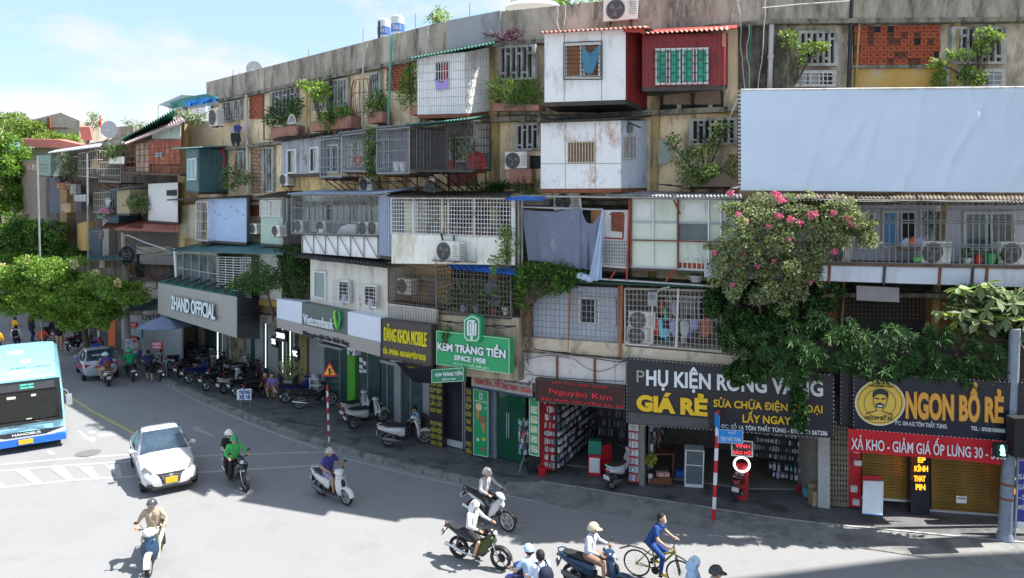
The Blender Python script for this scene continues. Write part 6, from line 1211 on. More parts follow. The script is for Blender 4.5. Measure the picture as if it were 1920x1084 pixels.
def scooter(label,body,trim=plast,loc=(0,0,0),rz=0,under=False,group=None,seat=seatm,lean=0,rim=rimm,shield=None,stand=True,big=1.0):
    t=T('underbone_motorbike' if under else 'scooter',label,'motorbike' if under else 'scooter',loc,rz,group);t.rotation_euler.x=lean;t.scale=(big,)*3;shield=shield or body
    r,wd=(.29,.085)if under else(.265,.11);xf,xr=(.63,-.60)if under else(.62,-.60)
    wheel(t,xf,0,r,wd*.9,rim,spokes=5);wheel(t,xr,0,r,wd,rim,spokes=5)
    m=M();
    for k,ry in((0,wd*.62),(1,wd*.75)):pass
    m.loft([[V((xf+(r+.035+dz)*math.cos(a),y,r+(r+.035+dz)*math.sin(a)))for y,dz in((-wd*.7,-.05),(-wd*.6,0),(0,.018),(wd*.6,0),(wd*.7,-.05),(wd*.6,-.02),(0,.0),(-wd*.6,-.02))]for a in[math.radians(d)for d in range(8,150,14)]]);B(m,'front_fender',body if not under else trim,t,smooth=40,local=True)
    m=M();fx,fz=(.36,.80)if under else(.36,.72)
    for s_ in(-1,1):m.tube((xf,s_*wd*.85,r),(fx+.06,s_*.05,fz-.15),.018,6)
    m.tube((fx+.08,0,fz-.2),(fx-.06,0,.98),.025,6);B(m,'fork',chrome if under else plast,t,local=True)
    if under:
        m=M()
        for s_ in(-1,1):m.loft([ring((x,s_*y,z),.03,h,8)for x,y,z,h in((.40,.07,.72,.10),(.30,.14,.62,.17),(.16,.17,.50,.17),(.02,.15,.40,.09))])
        m.loft([ring((x,0,z),w_,h,10)for x,z,w_,h in((.50,.72,.05,.05),(.42,.78,.10,.10),(.30,.76,.10,.09),(.15,.62,.06,.10),(-.10,.55,.05,.09))]);B(m,'leg_shield',shield,t,smooth=45,local=True)
        m=M();m.loft([ring((x,0,z),w_,h,10)for x,z,w_,h in((-.10,.60,.08,.08),(-.30,.62,.11,.10),(-.60,.69,.10,.08),(-.85,.78,.07,.05),(-.98,.83,.035,.03))]);B(m,'rear_body',body,t,smooth=45,local=True)
        m=M();m.loft([ring((x,0,z),w_,h,10)for x,z,w_,h in((.06,.66,.06,.04),(-.05,.71,.10,.05),(-.30,.735,.13,.05),(-.45,.77,.13,.055),(-.75,.83,.10,.045),(-.90,.86,.06,.03))]);B(m,'seat',seat,t,smooth=45,local=True)
        m=M();m.box((-.02,0,.36),(.36,.2,.2));m.tube((.12,-.08,.36),(.12,.08,.36),.12,10);m.tube((-.2,0,.34),(xr,.1,r),.03,5);m.tube((-.2,0,.34),(xr,-.1,r),.03,5);m.tube((-.1,.15,.24),(-.1,-.15,.24),.02,5)
        for s_ in(-1,1):m.tube((-.62,s_*.1,r),(-.55,s_*.09,.66),.025,6)
        B(m,'engine',mt('engine_metal',(.10,.10,.10),.5,.4),t,local=True)
        m=M();m.path([(.1,-.08,.28),(-.1,-.13,.22),(-.3,-.14,.25)],.02,6);m.tube((-.3,-.14,.25),(-.92,-.15,.40),.035,8,.045);B(m,'exhaust',chrome,t,smooth=40,local=True)
        m=M();m.loft([ring((x,0,z),w_,h,10)for x,z,w_,h in((.50,.90,.04,.03),(.44,.95,.10,.07),(.34,1.0,.11,.06),(.24,1.0,.06,.04))]);B(m,'headset',body,t,smooth=45,local=True)
        m=M();m.loft([ring((x,0,z),w_,h,8)for x,z,w_,h in((.525,.90,.03,.025),(.50,.92,.065,.035),(.45,.945,.08,.045))]);B(m,'headlight',lens,t,smooth=45,local=True)
        m=M();m.path([(-.75,.09,.78),(-.95,.08,.87),(-1.0,0,.89),(-.95,-.08,.87),(-.75,-.09,.78)],.014,5);B(m,'grab_rail',plast,t,local=True);hz_,hx=1.02,.27
        m=M();m.box((-1.0,0,.78),(.03,.11,.05));B(m,'tail_light',redl,t,local=True);m=M();m.prism([(-.92,-.07,.76),(-.92,.07,.76),(-1.1,.05,.5),(-1.1,-.05,.5)],(-.015,0,.0));B(m,'mudguard',plast,t,local=True);pz,px=.62,-1.06
    else:
        m=M();m.loft([[V((x+dx*abs(1-abs(i)/3)**.7*1.0,i/3*w_,z))for i in range(-3,4)]+[V((x-.045+dx*.6*abs(1-abs(i)/3)**.7,i/3*w_*.93,z))for i in range(3,-4,-1)]for x,z,w_,dx in((.40,.26,.10,.05),(.42,.36,.17,.09),(.41,.52,.215,.10),(.38,.68,.20,.10),(.33,.82,.14,.10),(.30,.92,.09,.08))]);B(m,'leg_shield',shield,t,smooth=45,local=True)
        m=M();m.box((.48,0,.62),(.03,.12,.16),ry=.25)if False else m.loft([ring((x,0,z),w_,.012,8,ax='y')for x,z,w_ in((.525,.50,.03),(.52,.60,.07),(.49,.70,.075),(.45,.77,.03))]);B(m,'shield_trim',trim,t,smooth=45,local=True)
        m=M();m.loft([ring((x,0,z),w_,h,10)for x,z,w_,h in((.42,.27,.10,.03),(.2,.27,.15,.04),(-.05,.28,.16,.05),(-.2,.34,.13,.08))]);B(m,'floorboard',trim,t,smooth=45,local=True)
        m=M();m.loft([ring((x,0,z),w_,h,12)for x,z,w_,h in((-.06,.46,.10,.20),(-.20,.52,.16,.19),(-.45,.58,.18,.14),(-.70,.64,.16,.10),(-.90,.69,.11,.06),(-.98,.71,.06,.035))]);B(m,'rear_body',body,t,smooth=45,local=True)
        m=M();m.loft([ring((x,0,z),w_,h,10)for x,z,w_,h in((.02,.70,.07,.04),(-.08,.735,.13,.05),(-.35,.75,.15,.05),(-.45,.775,.15,.055),(-.72,.80,.13,.05),(-.84,.80,.08,.035))]);B(m,'seat',seat,t,smooth=45,local=True)
        m=M();m.path([(-.70,.15,.76),(-.92,.12,.82),(-.99,0,.83),(-.92,-.12,.82),(-.70,-.15,.76)],.018,5);B(m,'grab_rail',body,t,local=True)
        m=M();m.box((-.45,.06,.28),(.42,.14,.16));m.tube((-.6,-.1,r),(-.6,.16,r),.07,8);m.box((-.12,0,.34),(.2,.2,.22));m.tube((-.62,.14,r),(-.66,.12,.58),.03,6)
        m.prism([(-.88,-.08,.66),(-.88,.08,.66),(-.98,.06,.38),(-.98,-.06,.38)],(-.02,0,0));B(m,'engine',plast,t,local=True)
        m=M();m.path([(-.2,-.1,.22),(-.35,-.15,.22)],.02,6);m.loft([ring((x,-.17,z),w_,w_*1.3,8)for x,z,w_ in((-.32,.24,.03),(-.42,.26,.055),(-.78,.34,.055),(-.84,.355,.03))]);B(m,'exhaust',mt('exhaust',(.16,.16,.16),.4,.5),t,smooth=45,local=True)
        m=M();m.loft([ring((x,0,z),w_,h,12)for x,z,w_,h in((.42,.92,.05,.04),(.38,.95,.13,.08),(.30,.99,.17,.07),(.22,1.0,.13,.05),(.15,1.0,.05,.03))]);B(m,'headset',body,t,smooth=45,local=True)
        m=M();m.loft([ring((x,0,z),w_,h,8)for x,z,w_,h in((.445,.925,.03,.02),(.42,.94,.075,.045),(.37,.96,.11,.055))]);B(m,'headlight',lens,t,smooth=45,local=True);hz_,hx=1.02,.24
        m=M();m.box((-.985,0,.70),(.035,.15,.05));B(m,'tail_light',redl,t,local=True);pz,px=.50,-1.0
    m=M();m.box((px,0,pz),(.012,.19,.14),ry=-.3);B(m,'number_plate',platem,t,local=True)
    m=M();m.path([(hx+.05,0,hz_-.02),(hx,.16,hz_),(hx-.05,.33,hz_+.01)],.012,5);m.path([(hx+.05,0,hz_-.02),(hx,-.16,hz_),(hx-.05,-.33,hz_+.01)],.012,5)
    for s_ in(-1,1):m.tube((hx-.025,s_*.22,hz_+.005),(hx-.055,s_*.35,hz_+.012),.02,6);m.tube((hx+.03,s_*.2,hz_),(hx,s_*.33,hz_),.006,4)
    B(m,'handlebar',plast,t,local=True);mirror_pair(t,hx+.03,hz_)
    m=M();
    if stand:m.tube((-.1,.12,.25),(-.06,.24,.02),.012,5)
    for s_ in(-1,1):m.ball((.44 if not under else.46,s_*.12,.82 if not under else.84),.03,6,4)
    B(m,'indicators_and_stand',chrome,t,local=True);return t
W_=pl('paint_white',(.60,.61,.61),.25,coat=.5);K_=pl('paint_black',(.02,.02,.022),.25,coat=.5);NV=pl('paint_navy',(.02,.05,.10),.25,coat=.5);MG=pl('paint_mint',(.52,.60,.50),.3,coat=.4);RD=pl('paint_maroon',(.10,.012,.015),.3,coat=.4);BL_=pl('paint_blue',(.02,.03,.22),.3,coat=.4);GR=pl('paint_grey',(.28,.30,.32),.3,coat=.4);SV=pl('paint_silver_white',(.6,.64,.68),.3,coat=.4)
def on(x,y,z=0):return g(x,y,z)
def face(x0,y0,x1,y1):a,b=g(x0,y0),g(x1,y1);return math.atan2(b.y-a.y,b.x-a.x)
def mid(a,b,z=0):p=(g(*a,z)+g(*b,z))/2;p.z=z;return p
# ridden ones, placed by the contact points of rear and front wheel
RB={}
for key,lb,rw,fw,kw in(
    ('tan','mint and black scooter coming straight on in the sunlit foreground under the rider in beige',(298,1036),(281,1077),dict(body=MG,trim=NV,shield=NV)),
    ('purple','white scooter ridden by the man in a purple shirt',(607,930),(644,945),dict(body=W_)),
    ('greyshirt','white and black underbone motorbike ridden by the man in a grey shirt',(896,975),(943,993),dict(body=W_,under=True,shield=W_)),
    ('hoodie','black and silver underbone motorbike with green stripes ridden by the person in a white hoodie',(862,1046),(935,1067),dict(body=K_,under=True,shield=pl('green_black',(.05,.07,.02),.4),rim=rimd)),
    ('grab','black motorbike carrying the green-jacketed rider and a passenger in black',(432,900),(460,922),dict(body=K_,under=True,shield=K_,rim=rimd)),
    ('navy','navy blue scooter ridden by the woman in a white jacket',(1084,1098),(1155,1116),dict(body=NV)),
    ('boys','scooter of the two schoolboys at the bottom edge of the picture',(1006,1168),(968,1130),dict(body=BL_)),
    ('hood','scooter below the frame ridden by the person in a pale blue hood',(1322,1196),(1374,1212),dict(body=K_)),
    ('cream','cream white scooter seen from behind beside the silver taxi',(206,728),(193,712),dict(body=pl('paint_cream',(.66,.66,.58),.3,coat=.4),trim=W_)),
    ('green2','dark motorbike seen from behind under the rider in a green jacket',(250,717),(241,705),dict(body=K_,under=True)),
    ('shop','dark motorbike pushed along the kerb by the man in a navy polo shirt',(302,719),(291,703),dict(body=K_,under=True))):
    a,b=g(*rw),g(*fw);d=(b-a);c=a+d*.5;L=1.23
    RB[key]=scooter(lb,loc=(c.x,c.y,0),rz=math.atan2(d.y,d.x),stand=False,**kw)
# parked on the pavement
PZ=.14
def parked(lb,rw,fw,lean=.1,**kw):
    a,b=g(*rw,PZ),g(*fw,PZ);c=(a+b)/2;kw.setdefault('big',1.08);return scooter(lb,loc=(c.x,c.y,PZ),rz=math.atan2((b-a).y,(b-a).x),lean=lean,**kw)
parked('white scooter parked by the seated boy in blue, rear to the kerb',(735,836),(790,832),body=W_)
parked('white scooter in front of the bank door, the nearer of two',(668,803),(712,792),body=W_);parked('white scooter mostly hidden behind the nearer one at the bank door',(652,792),(690,776),body=W_)
parked('black motorbike parked behind the triangular warning sign, chrome front wheel',(565,766),(616,760),body=K_,under=True);parked('dark blue motorbike under the flower bucket left of the warning sign',(535,756),(585,745),body=BL_,under=True)
parked('grey-blue scooter parked at the accessory shop entrance, red tail lamp to the road',(1152,914),(1178,897),body=SV,trim=plast);parked('maroon scooter parked below the ring light, seen from behind',(1376,945),(1392,906),body=RD)
ORD=('first','second','third','fourth','fifth','sixth','seventh','eighth','ninth','tenth','eleventh','twelfth','thirteenth','fourteenth','fifteenth','sixteenth')
pr={}
G1='motorbikes parked on the pavement under the grey shop sign'
protos=[('black underbone motorbike',dict(body=K_,under=True)),('white scooter',dict(body=W_)),('black scooter',dict(body=K_)),('dark blue underbone motorbike',dict(body=BL_,under=True)),('silver grey scooter',dict(body=GR)),('maroon underbone motorbike',dict(body=RD,under=True))]
rows=[([(487,741,2),(462,738,0),(436,732,1),(402,727,0),(372,714,3),(353,703,2),(336,690,5),(322,676,0)],(44,-14),'the kerbside row'),([(470,713,0),(450,706,1),(430,702,2),(408,697,0),(388,690,4),(368,683,3),(350,677,0)],(30,-8),'the back row'),([(165,655,0),(150,648,2),(135,655,5),(110,638,0),(92,633,2),(180,662,3)],(20,-12),'the shade behind the bus'),([(474,726,5),(448,720,2),(419,714,0),(390,705,4),(362,696,0),(344,689,3)],(36,-12),'the middle row')]
for pts,(dx,dy),nm in rows:
    for i,(x,y,k)in enumerate(pts):
        a=g(x-dx*.35,y-dy*.35,PZ);b=g(x+dx*.35,y+dy*.35,PZ);rz=math.atan2((b-a).y,(b-a).x)+rnd.uniform(-.12,.12);c=(a+b)/2;lb='%s parked %s in %s, counted from the %s'%(protos[k][0],ORD[i],nm,'right' if dx>25 else 'left' if False else 'right' if x>300 else 'taxi')
        if k not in pr:pr[k]=scooter(lb,loc=c,rz=rz,lean=.1,group=G1,**protos[k][1])
        else:dup(pr[k],c,rz,lb)
# ---- cars
def cut(o,cyls):
    for(x,y,z,r,w2)in cyls:
        m=M();m.tube((x,y-w2,z),(x,y+w2,z),r,28);me=mesh_of(m,'c',[]);c=D.objects.new('c',me);COL.objects.link(c);md=o.modifiers.new('b','BOOLEAN');md.operation='DIFFERENCE';md.object=c;md.solver='EXACT'
    dg=bpy.context.evaluated_depsgraph_get();dg.update();me=D.meshes.new_from_object(o.evaluated_get(dg));tmp=[md.object for md in o.modifiers];o.modifiers.clear();o.data=me
    for x in tmp:D.objects.remove(x)
def car(label,paint,loc,rz,L=4.1,hatch=False,glass=None,roof_box=False):
    t=T('hatchback_taxi' if hatch else 'sedan_car',label,'car',loc,rz);t.scale=(1,1,1.06);f=L/2;glass=glass or glass_m
    st=[(f,.52,.40,.10),(f-.04,.62,.45,.17),(f-.16,.74,.47,.24),(f-.45,.81,.50,.30),(f-.9,.83,.54,.36),(f-1.25,.84,.58,.40),(f-1.7,.84,.60,.42),(0,.84,.60,.42),(-f+1.5,.84,.61,.42),(-f+1.0,.83,.62,.42),(-f+.5,.81,.63 if not hatch else.61,.42),(-f+.15,.76,.61,.38),(-f+.03,.68,.58,.30),(-f,.6,.55,.22)]
    m=M();m.loft([ring((x,0,z),w_,h,28,4.2)for x,w_,z,h in st]);o=B(m,'body',paint,t,local=True);wr=.30;xf,xr=f-.72,-f+.68
    cut(o,[(xf,0,wr+.02,.37,2),(xr,0,wr+.02,.37,2)]);o.data.polygons.foreach_set('use_smooth',[True]*len(o.data.polygons));o.data.set_sharp_from_angle(angle=math.radians(35))
    m=M();m.box((0,0,.36),(L-.35,1.05,.3));B(m,'underbody',plast,t,local=True)
    for x in(xf,xr):
        for s_ in(-1,1):wheel(t,x,s_*.74,wr,.17,rimm,spokes=10,disc=False)
    zb=.95;rs=f-2.05;re=-f+1.35 if not hatch else-f+.75;ws=f-1.28;bs=-f+.62 if not hatch else-f+.12
    gr=[(ws,.74,zb-.03,.03),(ws-.35,.70,1.08,.14),(rs,.62,1.21,.255),((rs+re)/2,.62,1.22,.27),(re,.60,1.20,.25),((re+bs)/2,.64,1.09,.15),(bs,.68,zb-.03,.03)]
    m=M()
    def sec(x,w_,z,h):  # trapezoid-ish section: wide at the belt
        top,bot=z+h,zb-.06;k=.80 if h>.2 else.9
        return[V((x,y,zz))for y,zz in((-w_*1.14,bot),(-w_*1.10,bot+(top-bot)*.3),(-w_*.98,bot+(top-bot)*.75),(-w_*.86,top-.03),(-w_*.5,top),(w_*.5,top),(w_*.86,top-.03),(w_*.98,bot+(top-bot)*.75),(w_*1.10,bot+(top-bot)*.3),(w_*1.14,bot))]
    S_=[sec(*a)for a in gr];m.loft(S_);B(m,'cabin',paint,t,smooth=35,local=True)
    def gq(name,q,n_,mat=glass,par=t,o=.012):q=[V(a)for a in q];mm=M();mm.hexa([a+n_*o for a in q],[a-n_*.02 for a in q]);return B(mm,name,mat,par,local=True)
    zt=1.44;up=V((ws-rs,0,0))
    nf=V((.5,0,ws-rs)).normalized();nf=V((zt-zb,0,ws-rs)).normalized();gq('windscreen',[(rs+.03,-.54,zt-.02),(rs+.03,.54,zt-.02),(ws-.02,.70,zb+.01),(ws-.02,-.70,zb+.01)],nf,o=.045)
    nb=V((-(zt-zb),0,re-bs)).normalized();gq('rear_window',[(re-.04,.52,zt-.03),(re-.04,-.52,zt-.03),(bs+.08,-.64,zb+.03),(bs+.08,.64,zb+.03)],nb,o=.045)
    for s_ in(-1,1):
        ns_=V((0,s_,.28)).normalized();xs2=((rs-.05,ws-.28),(.06,ws-.28));xm=(rs+re)/2-.02
        gq('side_window',[(rs-.02,s_*.60,1.38),(xm+.04,s_*.605,1.39),(xm+.04,s_*.80,1.0),(ws-.45,s_*.80,1.0)][::s_],ns_,o=.03)
        gq('side_window',[(xm-.04,s_*.605,1.39),(re+.02,s_*.60,1.37),(re-.38,s_*.79,1.02),(xm-.04,s_*.80,1.0)][::s_],ns_,o=.03)
        m=M();m.loft([ring((ws-.38+dx,s_*(.93),1.0),.10*k,.065*k,8)for dx,k in((-.05,.95),(.02,1),(.07,.6))]);m.tube((ws-.4,s_*.78,.97),(ws-.38,s_*.9,.98),.02,5);B(m,'mirror',paint,t,smooth=50,local=True)
        m=M();m.hexa([(f-.10,s_*.50,.70),(f-.42,s_*.70,.83),(f-.42,s_*.80,.72),(f-.12,s_*.68,.60)],[(f-.3,s_*.45,.65),(f-.55,s_*.6,.75),(f-.55,s_*.7,.66),(f-.3,s_*.6,.56)]);B(m,'headlight',mt('car_lamp',(.16,.17,.19),.08,spec=.9),t,local=True)
        m=M();m.box((-f+.09,s_*.60,.80),(.14,.26,.14));B(m,'tail_light',redl,t,local=True)
        for x in(xm,ws-.62,re-.1):pass
        m=M()
        for x in(xm,f-1.55,-f+1.05):m.box((x,s_*.845,.70),(.012,.006,.46))
        for x in(xm+.12,-f+1.15):m.box((x+.05,s_*.85,.80),(.14,.02,.025))
        B(m,'door_seams',plast,t,local=True)
        m=M();m.box((f-.02,s_*.62,.36),(.10,.16,.08));B(m,'fog_lamp',plast,t,local=True)
    m=M();m.hexa([(f+.0,-.30,.62),(f+.0,.30,.62),(f+.03,.22,.36),(f+.03,-.22,.36)],[(f-.1,-.46,.66),(f-.1,.46,.66),(f-.1,.30,.30),(f-.1,-.30,.30)]);gr_=B(m,'grille',plast,t,local=True);m=M()
    for k in range(5):m.box((f+.025,0,.40+.05*k),(.015,.42+.04*k,.012))
    m.loft([[V((f+.05,.07*math.cos(a*PI/8),.60+.035*math.sin(a*PI/8)))for a in range(16)],[V((f+.0,.07*math.cos(a*PI/8),.60+.035*math.sin(a*PI/8)))for a in range(16)]]);B(m,'grille_bars',chrome,gr_,local=True)
    yp=mt('yellow_plate',(.75,.42,.03),.5,var=.2,scale=20);m=M();m.box((f+.05,0,.46),(.02,.34,.17));m.box((-f-.01,0,.62),(.02,.34,.16));B(m,'number_plate',yp,t,local=True)
    m=M();m.box((f-.0,0,.27),(.12,1.15,.06));m.path([(ws+.02,-.35,zb+.02),(ws-.2,.05,zb+.17)],.01,4);m.path([(ws+.02,.25,zb+.02),(ws-.15,.6,zb+.13)],.01,4);m.tube((re-.15,0,1.44),(re-.28,0,1.62),.006,4);B(m,'trim',plast,t,local=True)
    return t
wp=pl('car_white',(.62,.62,.63),.2,coat=.8)
scr=mt('windscreen_glass',(.035,.06,.085),.05,var=.6,scale=2,spec=.9)
a=(g(252,888)+g(372,892))/2;fw_,rw_=g(268,911),g(252,887)
car('white sedan car driving towards the camera with a yellow number plate',wp,(g(306,888).x,g(306,888).y,0),math.radians(-56),4.0,glass=scr)
c=g(178,703);tx=car('silver taxi hatchback with blue and pink decals and a blue roof sign, seen from behind',pl('taxi_silver',(.42,.45,.52),.3,coat=.5),(c.x,c.y+.2,0),math.radians(128),3.7,True,scr)
m=M();m.box((-.1,0,1.53),(.2,.42,.13));m.box((-.1,0,1.47),(.1,.3,.04));B(m,'roof_sign',pl('taxi_blue',(.03,.05,.30),.4),tx,local=True)
m=M();m.box((-1.1,.838,.72),(.5,.02,.26));m.box((.1,.845,.55),(1.3,.012,.2));B(m,'side_decal',pl('taxi_pink',(.5,.06,.12),.4),tx,local=True);m=M();m.box((-1.86,0,.72),(.02,.6,.1));B(m,'rear_decal',pl('taxi_pink',(.5,.06,.12),.4),tx,local=True)
m=M();m.box((.3,.848,.82),(1.5,.01,.16));B(m,'blue_decal',pl('taxi_blue',(.03,.05,.30),.4),tx,local=True)
# ---- bus
bsky=pl('bus_light_blue',(.28,.62,.76),.25,coat=.5);bdk=pl('bus_blue',(.015,.15,.60),.3,coat=.4);bblk=mt('bus_black',(.015,.017,.02),.15,coat=.5)
c=g(70,846);bus=T('bus','light blue city bus facing the camera at the left edge with an open wiper','bus',(c.x-.3,c.y-.1,0),math.radians(-56));bus.scale=(.95,.95,.95);W2,BH,BL=1.30,2.95,8.2
m=M();m.loft(cap=False,rings=[[V((x,y,z))for y,z in((-w_,.35),(w_,.35),(w_*1.0,2.2),(w_*.97,h-.22),(w_*.86,h-.04),(w_*.5,h),(-w_*.5,h),(-w_*.86,h-.04),(-w_*.97,h-.22),(-w_,2.2))]for x,w_,h in((0,W2*.95,BH-.14),(-.10,W2,BH-.03),(-.4,W2,BH),(-BL+.2,W2,BH),(-BL,W2*.96,BH-.12))]);m.box((-.04,0,BH-.14),(.07,2.3,.12));B(m,'body',bsky,bus,smooth=30,local=True)
def bp(name,y0,y1,z0,z1,x,th,mat,par=bus,x1=None):m=M();m.box((x,(y0+y1)/2,(z0+z1)/2),(th,y1-y0,z1-z0));return B(m,name,mat,par,local=True)
m=M();m.box((-BL+.02,0,1.6),(.04,2.3,2.5));m.box((-2.6,0,1.6),(.05,2.4,2.4));B(m,'interior',mt('bus_interior',(.10,.10,.10),.8),bus,local=True);bp('front_panel',-1.24,1.24,.35,1.16,-.04,.07,bsky);bp('floor',-1.2,1.2,.9,.95,-1.3,2.5,plast)
for a_ in((-1.23,1.23,2.40,2.80),(-1.23,1.23,1.12,1.24),(-1.23,-1.10,1.24,2.40),(1.10,1.23,1.24,2.40)):mask=bp('windscreen_surround',*a_,.01,.05,bblk)
bg_=mt('bus_glass',(.03,.035,.035),.05,alpha=.55,spec=.9);m=M();m.hexa([(.034,-1.10,2.38),(.034,1.10,2.38),(.05,1.12,1.28),(.05,-1.12,1.28)],[(.031,-1.10,2.38),(.031,1.10,2.38),(.031,1.12,1.28),(.031,-1.12,1.28)])
B(m,'windscreen',mt('bus_screen',(.05,.055,.05),.05,alpha=.35,spec=.9),bus,local=True)
m=M();m.box((.05,0,2.58),(.02,2.1,.26));B(m,'destination_board',mt('dest_board',(.06,.07,.075),.25),bus,local=True)
def btx(s_,y0,y1,z0,z1,x,mat,b=.01):return text(bus,s_,None,None,0,mat)
def bustext(s_,y0,y1,z0,z1,x,mat,bold=.01):
    vs_,fs,bd=glyphs(s_,bold);xa,xb=min(v[0]for v in vs_),max(v[0]for v in vs_);P_=[V((x,y0+(y1-y0)*(a-xa)/(xb-xa),z0+(z1-z0)*b/.682))for a,b in vs_];n=len(P_);m=M();m.add([p+V((.008,0,0))for p in P_]+P_,fs+[[a,b,b+n,a+n]for a,b in bd]);B(m,'lettering',mat,bus,local=True)
bustext('GIÁP BÁT',-.05,.38,2.63,2.68,.061,mt('led_green',(.1,.9,.55),.5,emis=.9));bustext('LONG BIÊN',-.05,.38,2.52,2.57,.061,mt('led_green',(.1,.9,.55),.5,emis=.9));bustext('58',-.92,-.70,2.50,2.68,.061,mt('led_red',(.9,.05,.08),.5,emis=.8))
m=M();m.hexa([(.02,-1.26,.82),(.02,1.26,.82),(.05,.62,.64),(.05,-.62,.64)],[(-.02,-1.26,.82),(-.02,1.26,.82),(.0,.62,.64),(.0,-.62,.64)]);B(m,'front_grille',plast,bus,local=True);bustext('HANOIBUS',-.42,.48,.70,.79,.06,letw,.02)
for s_ in(-1,1):m=M();m.hexa([(.04,s_*.66,.68),(.01,s_*1.27,.84),(.0,s_*1.27,.62),(.04,s_*.70,.60)],[(-.1,s_*.66,.68),(-.1,s_*1.27,.84),(-.1,s_*1.27,.62),(-.1,s_*.70,.60)]);B(m,'headlight',lens,bus,local=True)
m=M();m.hexa([(.07,-1.27,.58),(.07,1.27,.58),(.05,1.29,.30),(.05,-1.29,.30)],[(-.3,-1.33,.58),(-.3,1.33,.58),(-.3,1.33,.30),(-.3,-1.33,.30)]);B(m,'bumper',bdk,bus,local=True);bp('number_plate',-.24,.22,.36,.54,.085,.02,mt('yellow_plate',(.75,.42,.03),.5));bp('bumper_lip',-.95,.95,.585,.635,.04,.06,pl('bus_lilac',(.45,.5,.65),.4))
bustext('XE BUÝT CHẤT LƯỢNG CAO',-.72,.62,.95,1.0,.012,pl('pink_print',(.45,.35,.62),.5),0)
m=M();m.path([(.07,-.5,1.05),(.09,.35,1.22),(.09,.95,1.03)],.014,4);m.path([(.07,.1,1.0),(.09,-.7,1.12),(.08,-1.0,1.02)],.012,4);B(m,'wipers',plast,bus,local=True)
for s_ in(-1,1):m=M();m.path([(-.05,s_*1.2,2.35),(.25,s_*1.42,2.3),(.25,s_*1.48,2.15)],.018,5);m.box((.25,s_*1.48,1.92),(.10,.20,.42));B(m,'mirror',mt('mirror_grey',(.35,.36,.38),.4),bus,local=True)
for y,x,l in((-.1,-1.0,.7),(-.9,-2.6,.3),(.1,-3.2,.35),(-.3,-5.6,.6)):m=M();m.box((x,y,BH+.03),(.16,l,.06));B(m,'roof_vent',pl('vent_pink',(.75,.62,.60),.5),bus,local=True)
m=M();m.box((-2.4,-.95,BH+.06),(.9,.14,.18));m.box((-1.7,.1,BH+.01),(.2,.8,.03));B(m,'roof_unit',pl('unit_blue',(.20,.45,.65),.4),bus,local=True)
m=M()
for k in range(12):m.box((-1.75,-.35+.09*k+(.3 if k>5 else 0),BH+.035),(.18,.03,.03))
B(m,'roof_slots',plast,bus,local=True)
for s_ in(-1,1):
    for k in range(5):m=M();m.box((-1.1-1.45*k,s_*(W2+.005),1.75),(1.3,.02,.95));B(m,'side_window',bg_ if False else glass_m,bus,local=True)
    for x in(-1.35,-6.2):wheel(bus,x,s_*1.16,.45,.26,rimm,spokes=8,disc=False)
m=M();m.box((-4,0,.5),(7,2.2,.4));B(m,'underbody',plast,bus,local=True)
m=M();m.box((.045,-.35,2.2),(.01,.28,.1));m.box((.045,.35,2.22),(.01,.16,.09));m.box((.052,.15,1.32),(.01,.18,.04));B(m,'screen_stickers',pl('sticker',(.6,.6,.5),.5),bus,local=True)
m=M();m.loft([ring((.052,y,z),w_,h,10)for y,z,w_,h in((.62,1.5,.01,.01),)]+[])if False else None
m=M();m.box((-.95,.6,1.35),(.12,.5,.8));m.box((-.7,.6,1.05),(.5,.5,.12));m.loft([[V((-.22+.02*math.cos(k*PI/3),.6+(.2+.015*math.sin(k*PI/3))*math.cos(a*PI/8),1.45+.2*math.sin(a*PI/8)))for k in range(6)]for a in range(16)],closed=True);m.tube((-.2,.6,1.4),(-.05,.6,1.0),.03,6);m.tube((-.5,-.5,1),(-.5,-.5,2.6),.02,6);m.box((-1.6,-.5,1.7),(.1,.5,1.1));B(m,'seats_and_wheel',mt('bus_fittings',(.3,.3,.27),.6),bus,local=True)
